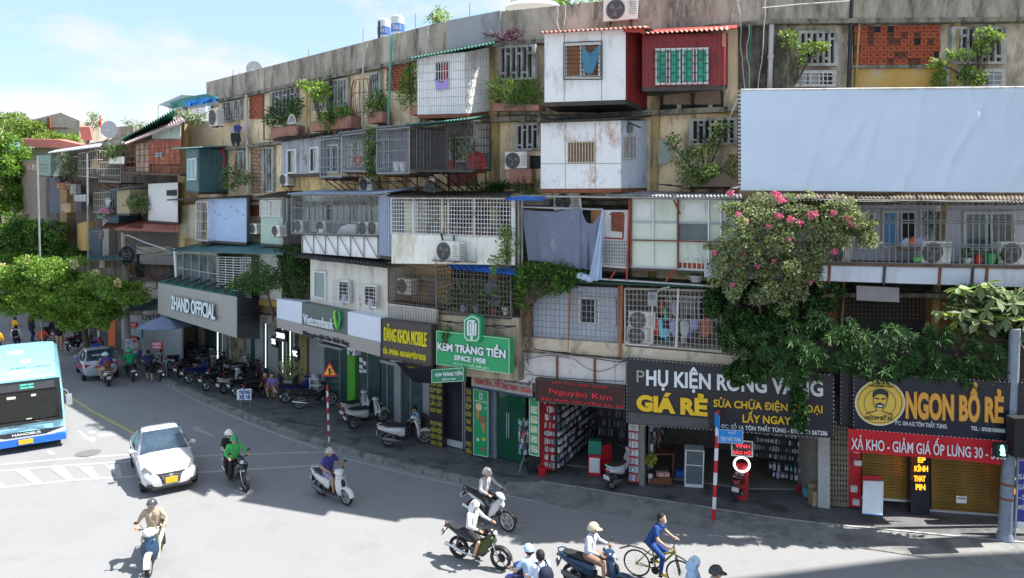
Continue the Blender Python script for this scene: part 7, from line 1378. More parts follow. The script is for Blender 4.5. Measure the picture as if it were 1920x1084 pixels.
# ---- bicycle
def bicycle(label,rw,fw):
    a,b=g(*rw),g(*fw);c=(a+b)/2;t=T('bicycle',label,'bicycle',(c.x,c.y,0),math.atan2((b-a).y,(b-a).x));r=.34;yl=pl('bike_yellow',(.34,.25,.03),.4)
    for x in(-.53,.53):
        n=30;m=M();m.loft([[V((x+(r-.02+.022*math.cos(k*PI/3))*math.cos(a_*2*PI/n),.022*math.sin(k*PI/3),r+(r-.02+.022*math.cos(k*PI/3))*math.sin(a_*2*PI/n)))for k in range(6)]for a_ in range(n)],closed=True);w_=B(m,'wheel',tyre_m,t,local=True);m=M()
        for k in range(18):aa=k*2*PI/18;m.tube((x,.02*(-1)**k,r),(x+(r-.03)*math.cos(aa),0,r+(r-.03)*math.sin(aa)),.0035,3)
        m.tube((x,-.05,r),(x,.05,r),.025,8);B(m,'spokes',chrome,w_,local=True)
    m=M();H_=(.40,0,.86);S_=(-.16,0,.80);BB=(-.05,0,.30)
    for p,q_,rr in((H_,BB,.026),(H_,(-.12,0,.62),.024),(S_,BB,.02),(BB,(-.53,.05,r),.012),(BB,(-.53,-.05,r),.012),(S_,(-.53,.05,r),.011),(S_,(-.53,-.05,r),.011),((.38,0,.92),(.42,0,.75),.028)):m.tube(p,q_,rr,6)
    B(m,'frame',yl,t,local=True);m=M()
    for s_ in(-1,1):m.tube((.42,s_*.05,.74),(.53,s_*.05,r),.018,6);m.path([(.36,0,1.0),(.38,s_*.15,1.02),(.33,s_*.3,1.02)],.013,5)
    m.tube((.42,0,.76),(.36,0,1.0),.015,5);B(m,'fork_and_handlebar',plast,t,local=True)
    m=M();m.loft([ring((x,0,.93),w2,.025,8)for x,w2 in((-.36,.04),(-.30,.08),(-.15,.06),(-.02,.02))]);m.tube((-.18,0,.78),(-.19,0,.92),.014,5);B(m,'saddle',seatm,t,smooth=45,local=True)
    m=M();m.tube((-.05,-.06,.30),(-.05,-.07,.30),.10,14);m.tube((-.05,-.08,.3),(.08,-.08,.22),.012,4);m.tube((-.05,.08,.3),(-.18,.08,.38),.012,4);m.box((.10,-.12,.22),(.09,.08,.02));m.box((-.2,.12,.38),(.09,.08,.02));m.path([(-.98,0,.60),(-.7,0,.74),(-.4,0,.73),(-.15,0,.62)],.02,4);m.path([(.42,0,.78),(.60,0,.72),(.82,0,.60)],.02,4);B(m,'cranks_and_mudguards',plast,t,local=True)
    return t
BK=bicycle('yellow and black mountain bicycle ridden by the man in blue',(1205,1083),(1262,1098))
# ================================================================ PEOPLE
skin_m=mt('skin',(.50,.30,.20),.6,var=.08);skin2=mt('skin_tan',(.38,.21,.13),.6,var=.08);hair_m=mt('hair',(.012,.010,.010),.7)
def cap_(m,a,b,ra,rb,n=10):
    a,b=V(a),V(b);d=b-a;L=d.length
    if L<1e-5:d=V((0,0,1));L=1e-4;b=a+d*L
    d=d/L;u=d.orthogonal().normalized();w_=d.cross(u);rings=[]
    for s_,c,r,sg in((0,a,ra,-1),(1,b,rb,1)):
        for e in((.95,.6,0)if sg<0 else(0,.6,.95)):
            rr=r*math.sqrt(max(0,1-e*e));rings.append([c+d*(sg*e*r)+(u*math.cos(2*PI*i/n)+w_*math.sin(2*PI*i/n))*rr for i in range(n)])
    m.loft(rings)
def ik(a,b,l1,l2,pole):
    d=b-a;L=min(d.length,(l1+l2)*.995);dn=d.normalized();x=(l1*l1-l2*l2+L*L)/(2*L);h=math.sqrt(max(0,l1*l1-x*x));p=pole-dn*pole.dot(dn);return a+dn*x+p.normalized()*h,a+dn*L
POSES=dict(
    ride=dict(hip=(-.22,0,.86),lean=.16,hands=((.22,.30,1.04),(.22,-.30,1.04)),feet=((.22,.15,.36),(.22,-.15,.36)),kp=(1,.25,.6),look=(1,0,-.12)),
    under=dict(hip=(-.24,0,.86),lean=.18,hands=((.24,.31,1.04),(.24,-.31,1.04)),feet=((.0,.22,.30),(.0,-.22,.30)),kp=(1,.35,.6),look=(1,0,-.12)),
    pillion=dict(hip=(-.62,0,.94),lean=.05,hands=((-.25,.16,1.05),(-.25,-.16,1.05)),feet=((-.30,.22,.36),(-.30,-.22,.36)),kp=(1,.5,.6),look=(1,.1,-.05)),
    stand=dict(hip=(0,0,.90),lean=.02,hands=((.10,.30,.80),(.05,-.30,.80)),feet=((.03,.11,.07),(-.04,-.11,.07)),kp=(1,0,0),look=(1,0,-.1)),
    walk=dict(hip=(0,0,.88),lean=.10,hands=((.32,.22,.95),(.30,-.24,.98)),feet=((.25,.10,.07),(-.25,-.10,.10)),kp=(1,0,0),look=(1,0,-.1)),
    sit=dict(hip=(0,0,.38),lean=.22,hands=((.34,.12,.55),(.34,-.12,.55)),feet=((.38,.13,.07),(.36,-.14,.07)),kp=(.6,.2,1),look=(1,0,-.3)),
    bike=dict(hip=(-.20,0,1.0),lean=.45,hands=((.34,.28,1.06),(.34,-.28,1.06)),feet=((-.18,.13,.46),(.10,-.13,.30)),kp=(1,.1,.3),look=(1,0,-.1)))
def person(label,pose,loc,rz,shirt,pants,shoe=None,sleeve='long',shorts=False,hair='short',helmet=None,mask=None,skin=None,hood=False,s=1.0,vox=.016,yaw=0,cap=None,ped=None,name='person'):
    P_=POSES[pose];skin=skin or skin_m;t=T(name,label,'person',loc,rz);t.scale=(s,)*3
    hip=V(P_['hip']);ln=P_['lean'];up=V((math.sin(ln),0,math.cos(ln)));ch=hip+up*.40;nk=hip+up*.52;lk=V(P_['look']);lk=(Matrix.Rotation(yaw,3,'Z')@lk).normalized()
    hd=nk+V((.03,0,.135));caps=[]  # (a,b,ra,rb,tag) tags 0 shirt 1 pants 2 skin 3 shoe 4 hair
    A=caps.append
    A((hip+V((0,.07,0)),hip+V((0,-.07,0)),.115,.115,1));A((hip+up*.06,hip+up*.22,.125,.125,0));A((hip+up*.1+V((0,.05,0)),ch+V((0,.08,0)),.11,.115,0));A((hip+up*.1-V((0,.05,0)),ch-V((0,.08,0)),.11,.115,0))
    A((ch+V((0,.15,.06)),ch+V((0,-.15,.06)),.075,.075,0));A((nk-up*.05,hd-V((0,0,.03)),.052,.05,2))
    A((hd+V((.0,0,.03)),hd+V((.015,0,-.02))+lk*.02,.098,.082,2));A((hd+lk*.045+V((0,0,-.075)),hd+lk*.03+V((0,0,-.05)),.042,.055,2));A((hd+lk*.098+V((0,0,-.01)),hd+lk*.108+V((0,0,-.035)),.012,.017,2))
    sd=lk.cross(V((0,0,1))).normalized()
    for s_ in(-1,1):A((hd+sd*.092*s_+V((0,0,.0)),hd+sd*.094*s_+V((0,0,-.03)),.02,.015,2))
    if hair!='none':A((hd-lk*.012+V((0,0,.045)),hd-lk*.035+V((0,0,-.0)),.102,.095,4))
    if hair=='long':A((hd-lk*.07,nk-lk*.12-up*.2,.075,.05,4))
    fingers=[]
    for k,s_ in((0,1),(1,-1)):
        sh=ch+V((0,.17*s_,.075));hn=V(P_['hands'][k]);el,wr=ik(sh,hn-V((.07,0,-.01))if pose not in('stand',)else hn+V((0,0,.06)),.28,.25,V((-.5,s_*.7,-.7)))
        el_c=(sh+(el-sh)*.62)
        if sleeve=='short':A((sh,el_c,.062,.06,0));A((el_c,el,.044,.04,2))
        else:A((sh,el,.062,.052,0))
        A((el,wr,.043,.032,0)if sleeve=='long' else(el,wr,.04,.028,2))
        d=(hn-wr).normalized();sdv=V((0,s_,0));dn=V((.3,0,-1)).normalized()if pose!='stand' else V((.2,-.6*s_,-.4)).normalized()
        A((wr,wr+d*.07,.03,.036,2));pm=wr+d*.085
        for i in range(4):
            b0=pm+sdv.cross(V((0,0,1)))*0+V((0,(i-1.5)*.019,0));L_=(.034,.04,.038,.03)[i];b1=b0+d*L_;b2=b1+(d*.4+dn*.9)*L_*.8;fingers.append((b0-d*.015,b1,.0095));fingers.append((b1,b2,.0085))
        fingers.append((wr+d*.03+V((0,-s_*.02,0)),wr+d*.06+V((.0,-s_*.045,-.01)),.011));fingers.append((wr+d*.06+V((0,-s_*.045,-.01)),wr+d*.085+V((0,-s_*.045,-.025)),.009))
        hp=hip+V((0,.09*s_,-.02));ft=V(P_['feet'][k]);kp_=V(P_['kp']);kp_.y*=s_;kn,an=ik(hp,ft,.43,.42,kp_)
        kc=hp+(kn-hp)*.85
        if shorts:A((hp,kc,.098,.085,1));A((kc,kn,.062,.056,2));A((kn,an,.054,.036,2))
        else:A((hp,kn,.098,.066,1));A((kn,an,.066,.046,1))
        A((an+V((-.03,0,-.01)),an+V((.15,0,-.035)),.038,.034,3))
    m=M()
    for c in caps:cap_(m,*c[:4])
    me=mesh_of(m,'b',[]);o=D.objects.new('b',me);COL.objects.link(o);md=o.modifiers.new('r','REMESH');md.mode='VOXEL';md.voxel_size=vox;md2=o.modifiers.new('s','SMOOTH');md2.iterations=2;md2.factor=.5
    dg=bpy.context.evaluated_depsgraph_get();me2=D.meshes.new_from_object(o.evaluated_get(dg));D.objects.remove(o)
    n=len(me2.vertices);co=np.empty(n*3,'f4');me2.vertices.foreach_get('co',co);co=co.reshape(-1,3);fs=[tuple(p.vertices)for p in me2.polygons];cen=np.array([co[list(f)].mean(0)for f in fs])
    best=np.full(len(fs),9.);tg=np.zeros(len(fs),int)
    for a,b,ra,rb,k in caps:
        a_,b_=np.array(a),np.array(b);ab=b_-a_;tt=np.clip(((cen-a_)@ab)/(ab@ab+1e-9),0,1);d_=np.linalg.norm(cen-a_-tt[:,None]*ab,axis=1)-(ra+(rb-ra)*tt)
        if k==4:d_=d_+.004
        u_=d_<best;best[u_]=d_[u_];tg[u_]=k
    D.meshes.remove(me2);m=M();m.v=[V(p)for p in co.tolist()];m.f=[list(f)for f in fs];m.m=tg.tolist()
    if not cap:pass
    for a,b,r in fingers:m.k=2;m.tube(a,b,r,6)
    m.k=4
    for s_ in(-1,1):m.ball(hd+lk*.088+sd*.034*s_+V((0,0,.008)),(.011,.011,.007),6,4)
    m.k=5;m.box(hd+lk*.095+V((0,0,-.062)),(.012,.045,.008),math.atan2(lk.y,lk.x))
    B(m,'body',[shirt,pants,skin,shoe or plast,hair_m,mt('lips',(.3,.1,.09),.6)],t,smooth=80,local=True)
    yw=math.atan2(lk.y,lk.x);Rz=Matrix.Rotation(yw,3,'Z')
    def dome(c,r,z0,mat,name_,vis=False,back=0,lo=0):
        m=M();rs=[]
        for j in range(7):
            a=PI/2*j/6;rs.append([c+Rz@V((r*1.12*math.cos(a)*math.cos(2*PI*i/14)-back,r*math.cos(a)*math.sin(2*PI*i/14),z0+r*math.sin(a)-(lo*(1-j/6)if math.cos(2*PI*i/14)<.3 else 0)))for i in range(14)])
        m.loft(rs)
        if vis:m.loft([[c+Rz@V((r*(1.0+k*.7)*math.cos(a),r*.85*math.sin(a)*(1-.15*k),z0+.005+dz-.012*k))for a in[math.radians(q_)for q_ in range(-60,61,20)]]+[c+Rz@V((r*(1.0+k*.7)*math.cos(a),r*.85*math.sin(a)*(1-.15*k),z0-.008+dz-.012*k))for a in[math.radians(q_)for q_ in range(60,-61,-20)]]for k,dz in((0,0),(1,-.01))])
        return B(m,name_,mat,t,smooth=50,local=True)
    if helmet:dome(hd+V((0,0,.01)),.132,.02,helmet,'helmet',True,.01,.05);m=M();m.path([hd+sd*.105+V((0,0,.0)),hd+lk*.03+V((0,0,-.135)),hd-sd*.105+V((0,0,.0))],.008,4);B(m,'chin_strap',plast,t,local=True)
    if cap:dome(hd+V((0,0,.01)),.115,.03,cap,'cap',True,0,.02)
    if hood:
        m=M();rs=[]
        for j in range(9):
            a=PI*j/9;w_=.135*math.sin(max(.25,a*.9+.3));rs.append([hd+Rz@V((.03-.115*math.cos(b)*1.0*(1 if math.cos(b)>0 else.85)-.0,w_*math.sin(b),.15-.035*j))for b in[2*PI*i/14 for i in range(14)]])
        dome(hd-lk*.02+V((0,0,.0)),.138,.01,shirt,'hood',False,.0,.16)
    if mask:m=M();c0=hd+lk*.09+V((0,0,-.045));m.loft([ring2(c0,.058,.045,yw,k,sd)for k in(-.035,0,.02)]);B(m,'face_mask',mask,t,smooth=60,local=True)
    return t
def ring2(c,w_,h,yw,k,sd):
    f=V((math.cos(yw),math.sin(yw),0));kk=1.15 if k<-.01 else(1 if k<.01 else.6);return[c+f*k+sd*w_*kk*math.cos(2*PI*i/10)+V((0,0,h*kk*math.sin(2*PI*i/10)))for i in range(10)]
def backpack(label,t,mat,pose='ride',low=0):
    """worn on the back of person t: a thing of its own"""
    P_=POSES[pose];hip=V(P_['hip']);ln=P_['lean'];up=V((math.sin(ln),0,math.cos(ln)));c=hip+up*.30-V((.22,0,low))
    b=T('backpack',label,'backpack',t.location,t.rotation_euler.z);b.scale=t.scale;m=M();m.loft([ring((c.x+dx,0,c.z+dx*.15),w_,h,12,3.2)for dx,w_,h in((-.11,.09,.13),(-.08,.14,.19),(0,.155,.22),(.07,.15,.21))]);B(m,'bag',mat,b,smooth=45,local=True)
    m=M();m.loft([ring((c.x-.12,0,c.z-.05),.09,.09,8,3),ring((c.x-.15,0,c.z-.05),.07,.07,8,3)]);B(m,'front_pocket',mat,b,smooth=45,local=True);m=M();s0=hip+up*.5
    for s_ in(-1,1):m.path([V((c.x+.06,s_*.09,c.z+.18)),V((s0.x-.02,s_*.11,s0.z+.06)),V((s0.x+.11,s_*.11,s0.z-.04)),V((s0.x+.12,s_*.13,s0.z-.2)),V((c.x+.1,s_*.14,c.z-.12))],.016,5)
    B(m,'strap',mat,b,local=True);return b
def rider(key,label,pose,shirt,pants,dx=0,**k):
    o=RB[key];l=o.location;rz=o.rotation_euler.z;return person(label,pose,(l.x+math.cos(rz)*dx,l.y+math.sin(rz)*dx,0),rz,shirt,pants,**k)
def cl(n,c):return mt('wear_'+n,c,.85,var=.1,scale=8)
beige,cream_,wht,gry,blk_,nvy=cl('beige',(.40,.31,.23)),cl('cream',(.52,.48,.38)),cl('white',(.70,.70,.72)),cl('grey',(.48,.46,.46)),cl('black',(.02,.02,.022)),cl('navy',(.02,.025,.08))
hgry,hsil,hblk,hgrn,hwht,hbei=[pl('helmet_'+n,c,.25,coat=.5)for n,c in(('grey',(.06,.065,.07)),('silver',(.35,.33,.30)),('black',(.02,.02,.02)),('green',(.01,.30,.10)),('white',(.65,.65,.66)),('beige',(.60,.52,.36)))]
ggreen=cl('rider_green',(.06,.42,.10));dgreen=cl('green',(.01,.28,.10));purp=cl('purple',(.05,.04,.20));mskb=cl('mask_blue',(.35,.60,.62));blue=cl('blue',(.015,.06,.22));pale=cl('pale_blue',(.36,.52,.70));sho=cl('shoe_pale',(.5,.5,.42));sky_=cl('school_white',(.58,.64,.82))
rider('tan','man in a beige polo shirt and dark helmet riding the mint scooter','ride',beige,cream_,sleeve='short',shoe=sho,helmet=hgry,vox=.012)
rider('purple','man in a purple short-sleeved shirt and silver helmet on the white scooter','ride',purp,cl('mauve',(.25,.22,.33)),sleeve='short',shorts=True,helmet=hsil,skin=skin2,vox=.013)
rider('greyshirt','man in a grey shirt and silver-brown helmet on the white underbone motorbike','under',gry,blk_,helmet=hsil,vox=.013,yaw=-.1)
rider('hoodie','person in a white hooded jacket with a mask and black shorts on the black motorbike','under',wht,blk_,shorts=True,hood=True,mask=mskb,hair='none',vox=.012)
rider('grab','rider in a bright green jacket and green helmet carrying a passenger','under',ggreen,blk_,helmet=hgrn,vox=.013);rider('grab','passenger in a black T-shirt and white helmet behind the green-jacketed rider','pillion',blk_,blk_,sleeve='short',helmet=hwht,vox=.013)
rider('navy','woman in a white jacket, beige helmet and mask on the navy blue scooter','ride',cl('white_jacket',(.62,.64,.74)),cl('brown_trousers',(.28,.17,.12)),helmet=hbei,mask=mskb,shorts=True,vox=.012)
b1=rider('boys','schoolboy in a pale shirt and pale blue cap driving at the bottom edge','ride',pale,nvy,sleeve='short',cap=pl('cap_pale',(.45,.62,.78),.5),vox=.014);b2=rider('boys','black-haired schoolboy in a white shirt with a dark backpack at the bottom edge','pillion',sky_,nvy,sleeve='short',vox=.014)
backpack('dark navy backpack of the black-haired schoolboy',b2,cl('bag_navy',(.012,.018,.045)),'pillion')
rider('hood','rider in a pale blue hooded jacket cut off by the bottom edge','pillion',pale,blk_,hood=True,hair='none',vox=.016);rider('hood','rider in a dark helmet in front of the pale blue hood at the bottom edge','ride',wht,blk_,helmet=hblk,vox=.016)
rider('cream','driver in beige on the cream scooter beside the taxi','ride',cl('peach',(.45,.27,.2)),cl('peach_trousers',(.45,.3,.22)),helmet=hbei,vox=.018);b3=rider('cream','passenger in blue behind the driver in beige beside the taxi','pillion',cl('royal',(.04,.05,.3)),cl('peach_trousers',(.45,.3,.22)),helmet=pl('helmet_teal',(.3,.55,.6),.3),vox=.018)
backpack('brown and blue bag on the back of the passenger beside the taxi',b3,cl('bag_brown',(.16,.05,.04)),'pillion',.08)
rider('green2','rider in a dark green hooded jacket seen from behind','under',dgreen,cl('teal_trousers',(.02,.09,.09)),helmet=pl('helmet_green2',(.01,.4,.12),.3),vox=.018)
p=g(281,716);person('man in a navy polo shirt and black shorts standing at the kerb seen from behind','walk',(p.x,p.y,0),math.radians(120),nvy,blk_,sleeve='short',shorts=True,vox=.018,hair='short')
p=g(264,687,PZ);person('man in a patterned beige shirt and blue shorts pointing beside the parking board','walk',(p.x,p.y,PZ),math.radians(200),cl('sand',(.45,.38,.28)),cl('blue_shorts',(.08,.1,.35)),sleeve='short',shorts=True,vox=.018)
rider_b=person('cyclist in blue scrubs with a face mask riding the yellow bicycle','bike',(BK.location.x,BK.location.y,0),BK.rotation_euler.z,blue,blue,sleeve='short',shoe=cl('yellow_shoe',(.7,.5,.02)),mask=wht,vox=.012,hair='short')
for x,y,lb,sh,pn,rz in((503,741,'woman in dark red sitting on a low stool by the flower bucket',cl('dark_red',(.10,.02,.025)),blk_,-1.9),(514,743,'person in a violet shirt sitting on the right one of two low stools',cl('violet',(.22,.18,.42)),skin_m,-1.6)):
    p=g(x,y,PZ);person(lb,'sit',(p.x,p.y,PZ),rz,sh,pn,sleeve='short',vox=.018);m=M();m.tube((p.x,p.y,PZ+.24),(p.x,p.y,PZ+.27),.14,12)
    for k in range(4):a=k*PI/2+.7;m.tube((p.x+.1*math.cos(a),p.y+.1*math.sin(a),PZ+.24),(p.x+.14*math.cos(a),p.y+.14*math.sin(a),PZ),.012,4)
    S(m,'stool',pl('stool_cream',(.5,.42,.25)),'low plastic stool under the %s'%('woman in dark red' if x<510 else 'person in violet'),'stool')
p=g(782,822,PZ);person('boy in a light blue shirt and black cap sitting behind the white scooter','sit',(p.x,p.y+.3,PZ+.12),math.radians(215),cl('sky_shirt',(.18,.38,.72)),blk_,sleeve='short',cap=hblk,vox=.016,s=.95)
m=M();m.box((p.x,p.y+.3,PZ+.2),(.4,.4,.4));m.box((p.x+.18,p.y+.45,PZ+.6),(.08,.4,.5),.4);S(m,'chair',dsteel_m,'dark chair of the boy in light blue','chair')
for x,y,lb,sh,pn,rz,ps,kw in((113,658,'woman in a black dress with bare legs walking behind the bus',blk_,skin_m,-1.0,'stand',dict(hair='long',sleeve='short')),(82,664,'person in an orange-red jacket behind the bus',cl('orange_red',(.7,.09,.03)),blk_,1.8,'walk',{}),(33,660,'rider in a pale shirt with a black backpack far behind the bus',wht,nvy,1.9,'stand',{}),(-2,668,'person in yellow at the left edge behind the bus',cl('yellow',(.75,.35,.02)),blk_,1.9,'stand',dict(helmet=hbei)),(290,664,'woman in black sitting at the street kiosk',blk_,blk_,-1.9,'stand',dict(hair='long')),(60,640,'person in dark clothes in the shade under the street trees',blk_,nvy,1.2,'stand',{}),(30,640,'person in a yellow shirt in the shade at the far left',cl('yellow',(.75,.35,.02)),nvy,1.2,'walk',{})):
    zz=0 if x<100 else PZ;p=g(x,y,zz);q_=person(lb,ps,(p.x,p.y,zz),rz,sh,pn,vox=.02,**kw)
    if x==33:backpack('black backpack on the rider far behind the bus',q_,blk_,'stand')

bl_=bus.location;a_=bus.rotation_euler.z;dv=V((-.72*math.cos(a_)-.57*math.sin(a_),-.72*math.sin(a_)+.57*math.cos(a_),.72));person('bus driver in a pale blue shirt behind the windscreen','sit',bl_+dv,a_,pale,blk_,sleeve='short',vox=.018)
# ================================================================ STREET FURNITURE
redw=mt('red_band',(.5,.02,.03),.5);whb=pl('white_band',(.7,.7,.72),.5)
def banded(t,x,y,r,z0,z1,bands,tilt=(0,0)):
    n=bands;h=(z1-z0)/n
    for k in range(n):
        a=V((x+tilt[0]*k/n,y+tilt[1]*k/n,z0+h*k));b=V((x+tilt[0]*(k+1)/n,y+tilt[1]*(k+1)/n,z0+h*(k+1)));m=M();m.tube(a,b,r,10,cap=(k in(0,n-1)));B(m,'pole_band',redw if k%2==(0 if bands==9 else 1)else whb,t)
p=g(1338,970,.15);t=T('street_name_sign','striped pole with a blue street name plate PHỐ TÔN THẤT TÙNG','street sign',p);banded(t,p.x,p.y,.055,.05,3.28,9,(.02,0))
fs=Fr((p.x-1,p.y),(p.x+1,p.y));q=fs.q((1346,805,830,1393,807,832),.06);slab(t,'name_plate',q,fs.n,.03,pl('street_blue',(.02,.25,.70),.4));m=M();m.rim([p_+fs.n*.001 for p_ in q],.012,.006,fs.n);B(m,'plate_border',letw,t)
text(t,'PHỐ',fs,[(1366,809.5),(1380,810),(1380,814),(1366,813.5)],.062,letw,.006,0);text(t,'TÔN THẤT TÙNG',fs,[(1351,819.5),(1389,821),(1389,828),(1351,826.5)],.062,letw,.006,.01)
m=M();m.prism([V((p.x-.06,p.y-.06,3.26)),V((p.x-.08,p.y-.5,3.26)),V((p.x-.08,p.y-.5,2.9)),V((p.x-.06,p.y-.06,2.9))],V((-.03,0,0)));B(m,'side_plate',pl('street_blue',(.02,.25,.70),.4),t)
p=g(617,829,.15);t=T('warning_sign','triangular red and yellow side-road warning sign on a thin striped pole','traffic sign',p);banded(t,p.x,p.y,.04,.15,2.35,10)
fs=Fr((p.x-1,p.y+.3),(p.x+1,p.y-.3));tri=lambda s_,o:[fs.at(618+x*s_,695+y*s_,.07+o)for x,y in((-14.5,11),(0,-15.5),(14.5,11))]
m=M();m.prism(tri(1.0,0),-fs.n*.02);B(m,'red_triangle',redw,t);m=M();m.prism(tri(.70,.005),-fs.n*.005);B(m,'yellow_triangle',pl('warn_yellow',(.80,.42,.01),.4,emis=0),t)
m=M();
for a in((616.5,619.5,690,704),(619.5,623.5,697,699.5),(615.5,620.5,692,695)):m.prism([fs.at(a[0],a[2],.08),fs.at(a[1],a[2],.08),fs.at(a[1],a[3],.08),fs.at(a[0],a[3],.08)],fs.n*.004)
B(m,'arrow_symbol',letk,t)
p=g(459,763,PZ);t=T('parking_board','white hand-painted board reading TRÔNG XE 10 standing on the pavement edge','board',p);fs=Fr((p.x-1,p.y+.25),(p.x+1,p.y-.25));q=fs.q((444,731,750,471,729,750),0);slab(t,'board',q,fs.n,.03,letw);inkb=pl('blue_ink',(.01,.03,.25),.5)
text(t,'TRÔNG',fs,[(448,733),(469,731.5),(469,738.5),(448,739)],.003,inkb,.008,.03);text(t,'XE 10',fs,[(448,741),(469,740.5),(469,748),(448,748)],.003,inkb,.008,.04);m=M()
for x in(450.5,469):m.tube(fs.at(x,750,-.01),fs.at(x,750,-.01)*1-V((0,0,fs.at(x,750,0).z-PZ)),.015,4)
B(m,'leg',steel_m,t)
# traffic light pole, right edge
p=g(1884,1010,.15);top=Fr((p.x-1,p.y),(p.x+1,p.y)).at(1902,640,0);t=T('traffic_light_pole','tall tapering grey steel pole with a green pedestrian signal at the right edge','traffic light',p);pg_m=mt('pole_grey',(.25,.29,.36),.5,.2,var=.12,dirt=((.4,.4,.42),.18,12,.5));e=top+(top-p)*.06
m=M();m.tube(p,e,.17,14,.125);m.tube(p,p+(e-p)*.03,.22,14,.18);B(m,'pole',pg_m,t,smooth=40);m=M()
for k in(.20,.27):c=p+(e-p)*k;m.tube(c-V((0,0,.03)),c+V((0,0,.03)),.165,14)
B(m,'collar',rust_m,t);m=M();m.tube(p+V((.17,-.12,0)),p+(e-p)*.62+V((.16,-.1,0)),.03,6);m.tube(p+(e-p)*.62+V((.16,-.1,0)),p+(e-p)*.62+V((.6,-.1,.02)),.03,6);B(m,'conduit',pg_m,t)
fs=Fr((p.x-1,p.y-.25),(p.x+1,p.y-.25));q=fs.q((1869,834,858,1890,834,858),.25);slab(t,'pedestrian_signal',q,fs.n,.18,plast);m=M();gl=mt('green_lit',(.25,1,.75),.4,emis=1.6);Z_=lambda x,y:fs.at(x,y,.252)
for a,b,w_ in(((1879,840),(1880,848),.05),((1880,848),(1877,854),.03),((1880,848),(1883.5,854),.03),((1879,841),(1875.5,845),.025),((1879,841),(1883,846),.025)):m.tube(Z_(*a),Z_(*b),w_,5)
m.ball(Z_(1879,837.5),.045,6,4);B(m,'walking_figure',gl,t)
slab(t,'vehicle_signal',fs.q((1902,785,858,1935,785,858),.3),fs.n,.3,plast)
# utility pole with cables and lamp arm, left
FU=Fr((-40,40),(0,38));pu=FU.at(231,535,0);a=FU.at(232,436,0);t=T('utility_pole','round concrete utility pole wrapped in cable coils with a street lamp arm','utility pole',V((pu.x,pu.y,PZ)));m=M();m.tube(V((pu.x,pu.y,PZ)),a,.19,12,.14);B(m,'pole',mt('pale_concrete',(.42,.40,.35),.8),t,smooth=40)
m=M();b=FU.at(268,453,1.2);c=FU.at(318,470,2.2);m.path([FU.at(234,441,0),FU.at(243,442,.3),b,c],.04,6);m.ball(c,(.35,.15,.08),8,6);B(m,'lamp_arm',alu_m,t);m=M();r2=random.Random(8)
for k in range(9):c=FU.at(238,480+r2.uniform(-6,8),.25);rr=r2.uniform(.25,.45);m.path([c+V((rr*math.cos(i*PI/7),0,rr*math.sin(i*PI/7)))for i in range(15)],.02,4)
B(m,'cable_coil',wire_m,t)
for k,(y0,x1,y1,o1)in enumerate(((455,330,528,4),(462,300,522,3),(470,345,540,4),(490,296,528,3),(498,310,540,3),(448,320,466,3))):
    A_,E_=FU.at(233,y0,0),FU.at(x1,y1,o1);m=M();m.path([A_+(E_-A_)*i/10-V((0,0,.5*math.sin(PI*i/10)))for i in range(11)],.018,4);S(m,'power_cable',wire_m,'black cable sagging from the concrete utility pole to the grey sign, %s from top'%ORD[k],'cable','cables from the utility pole')
for x,y0,y1,y2 in((70,292,410,400),(163,288,460,455)):A_=FU.at(x,y1+150,1);A_.z=0;m=M();E_=FU.at(x,y0,1);m.tube(A_,E_,.055,8,.045);S(m,'white_pole',steel_m,'tall thin grey pole in front of the far block, the %s one'%('left' if x<100 else 'right'),'pole')
# ---- rooftop things of the near block
def dish(lb,P0,r,mat=None):m=M();n=18;m.loft([[P0+V((k*r*math.cos(a*2*PI/n),z*.9,k*r*math.sin(a*2*PI/n)))for a in range(n)]for k,z in((1,-.12),(.7,0),(.3,.08),(.02,.1),(.3,.11),(.7,.03),(1,-.09))]);m.tube(P0+V((0,.1,0)),P0+V((0,.15,-r-.5)),.03,5);m.tube(P0+V((0,.05,0)),P0+V((0,-.5,-.1)),.012,4);S(m,'satellite_dish',mat or pl('dish_grey',(.45,.47,.5),.5),lb,'satellite dish',smooth=60)
dish('grey satellite dish on the parapet at the left end of the near block',FA.at(478,131,-.5),.38)
for x,y,lb in((720,58,'blue and white steel water tank on the roof, the left one'),(746,52,'blue and white steel water tank on the roof, the right one')):
    c=FA.at(x,y,-2.5);t=T('water_tank',lb,'water tank',c-V((0,0,.6)));m=M();m.tube(c-V((0,0,.45)),c+V((0,0,.4)),.27,18);m.tube(c+V((0,0,.4)),c+V((0,0,.5)),.27,18,.12);m.tube(c+V((.08,-.08,.45)),c+V((.08,-.08,.6)),.03,5);B(m,'tank',alu_m,t,smooth=40);m=M();m.tube(c-V((0,0,.2)),c+V((0,0,.12)),.278,18);B(m,'blue_label',pl('tank_blue',(.06,.16,.50),.4),t,smooth=40)
    f2=Fr((c.x-1,c.y),(c.x+1,c.y));text(t,'TÂN Á',None,[c+V((sx*.18,-.28,sz))for sx,sz in((-1,.04),(1,.04),(1,-.14),(-1,-.14))],0,letw,.01,.02);m=M();m.box(c-V((0,0,.7)),(.7,.5,.5));B(m,'plinth',conc2_m,t)
m=M();m.tube(FA.at(711,40,-2),FA.at(711,80,-2),.05,6);S(m,'vent_pipe',blackp_m,'dark pipe standing left of the two water tanks','pipe')
for i,(x,y0,y1)in enumerate(((448,135,148),(579,92,112),(681,52,84),(779,25,58),(881,5,38),(437,130,150))):m=M();fr=FA if x<830 else FM;m.tube(fr.at(x,y0,-.3),fr.at(x,y1+4,-.3),.018,4);S(m,'antenna_rod',steel_m,'thin antenna rod rising from the parapet, %s from the left'%ORD[(1,2,3,4,5,0)[i]],'antenna','antenna rods on the parapet')
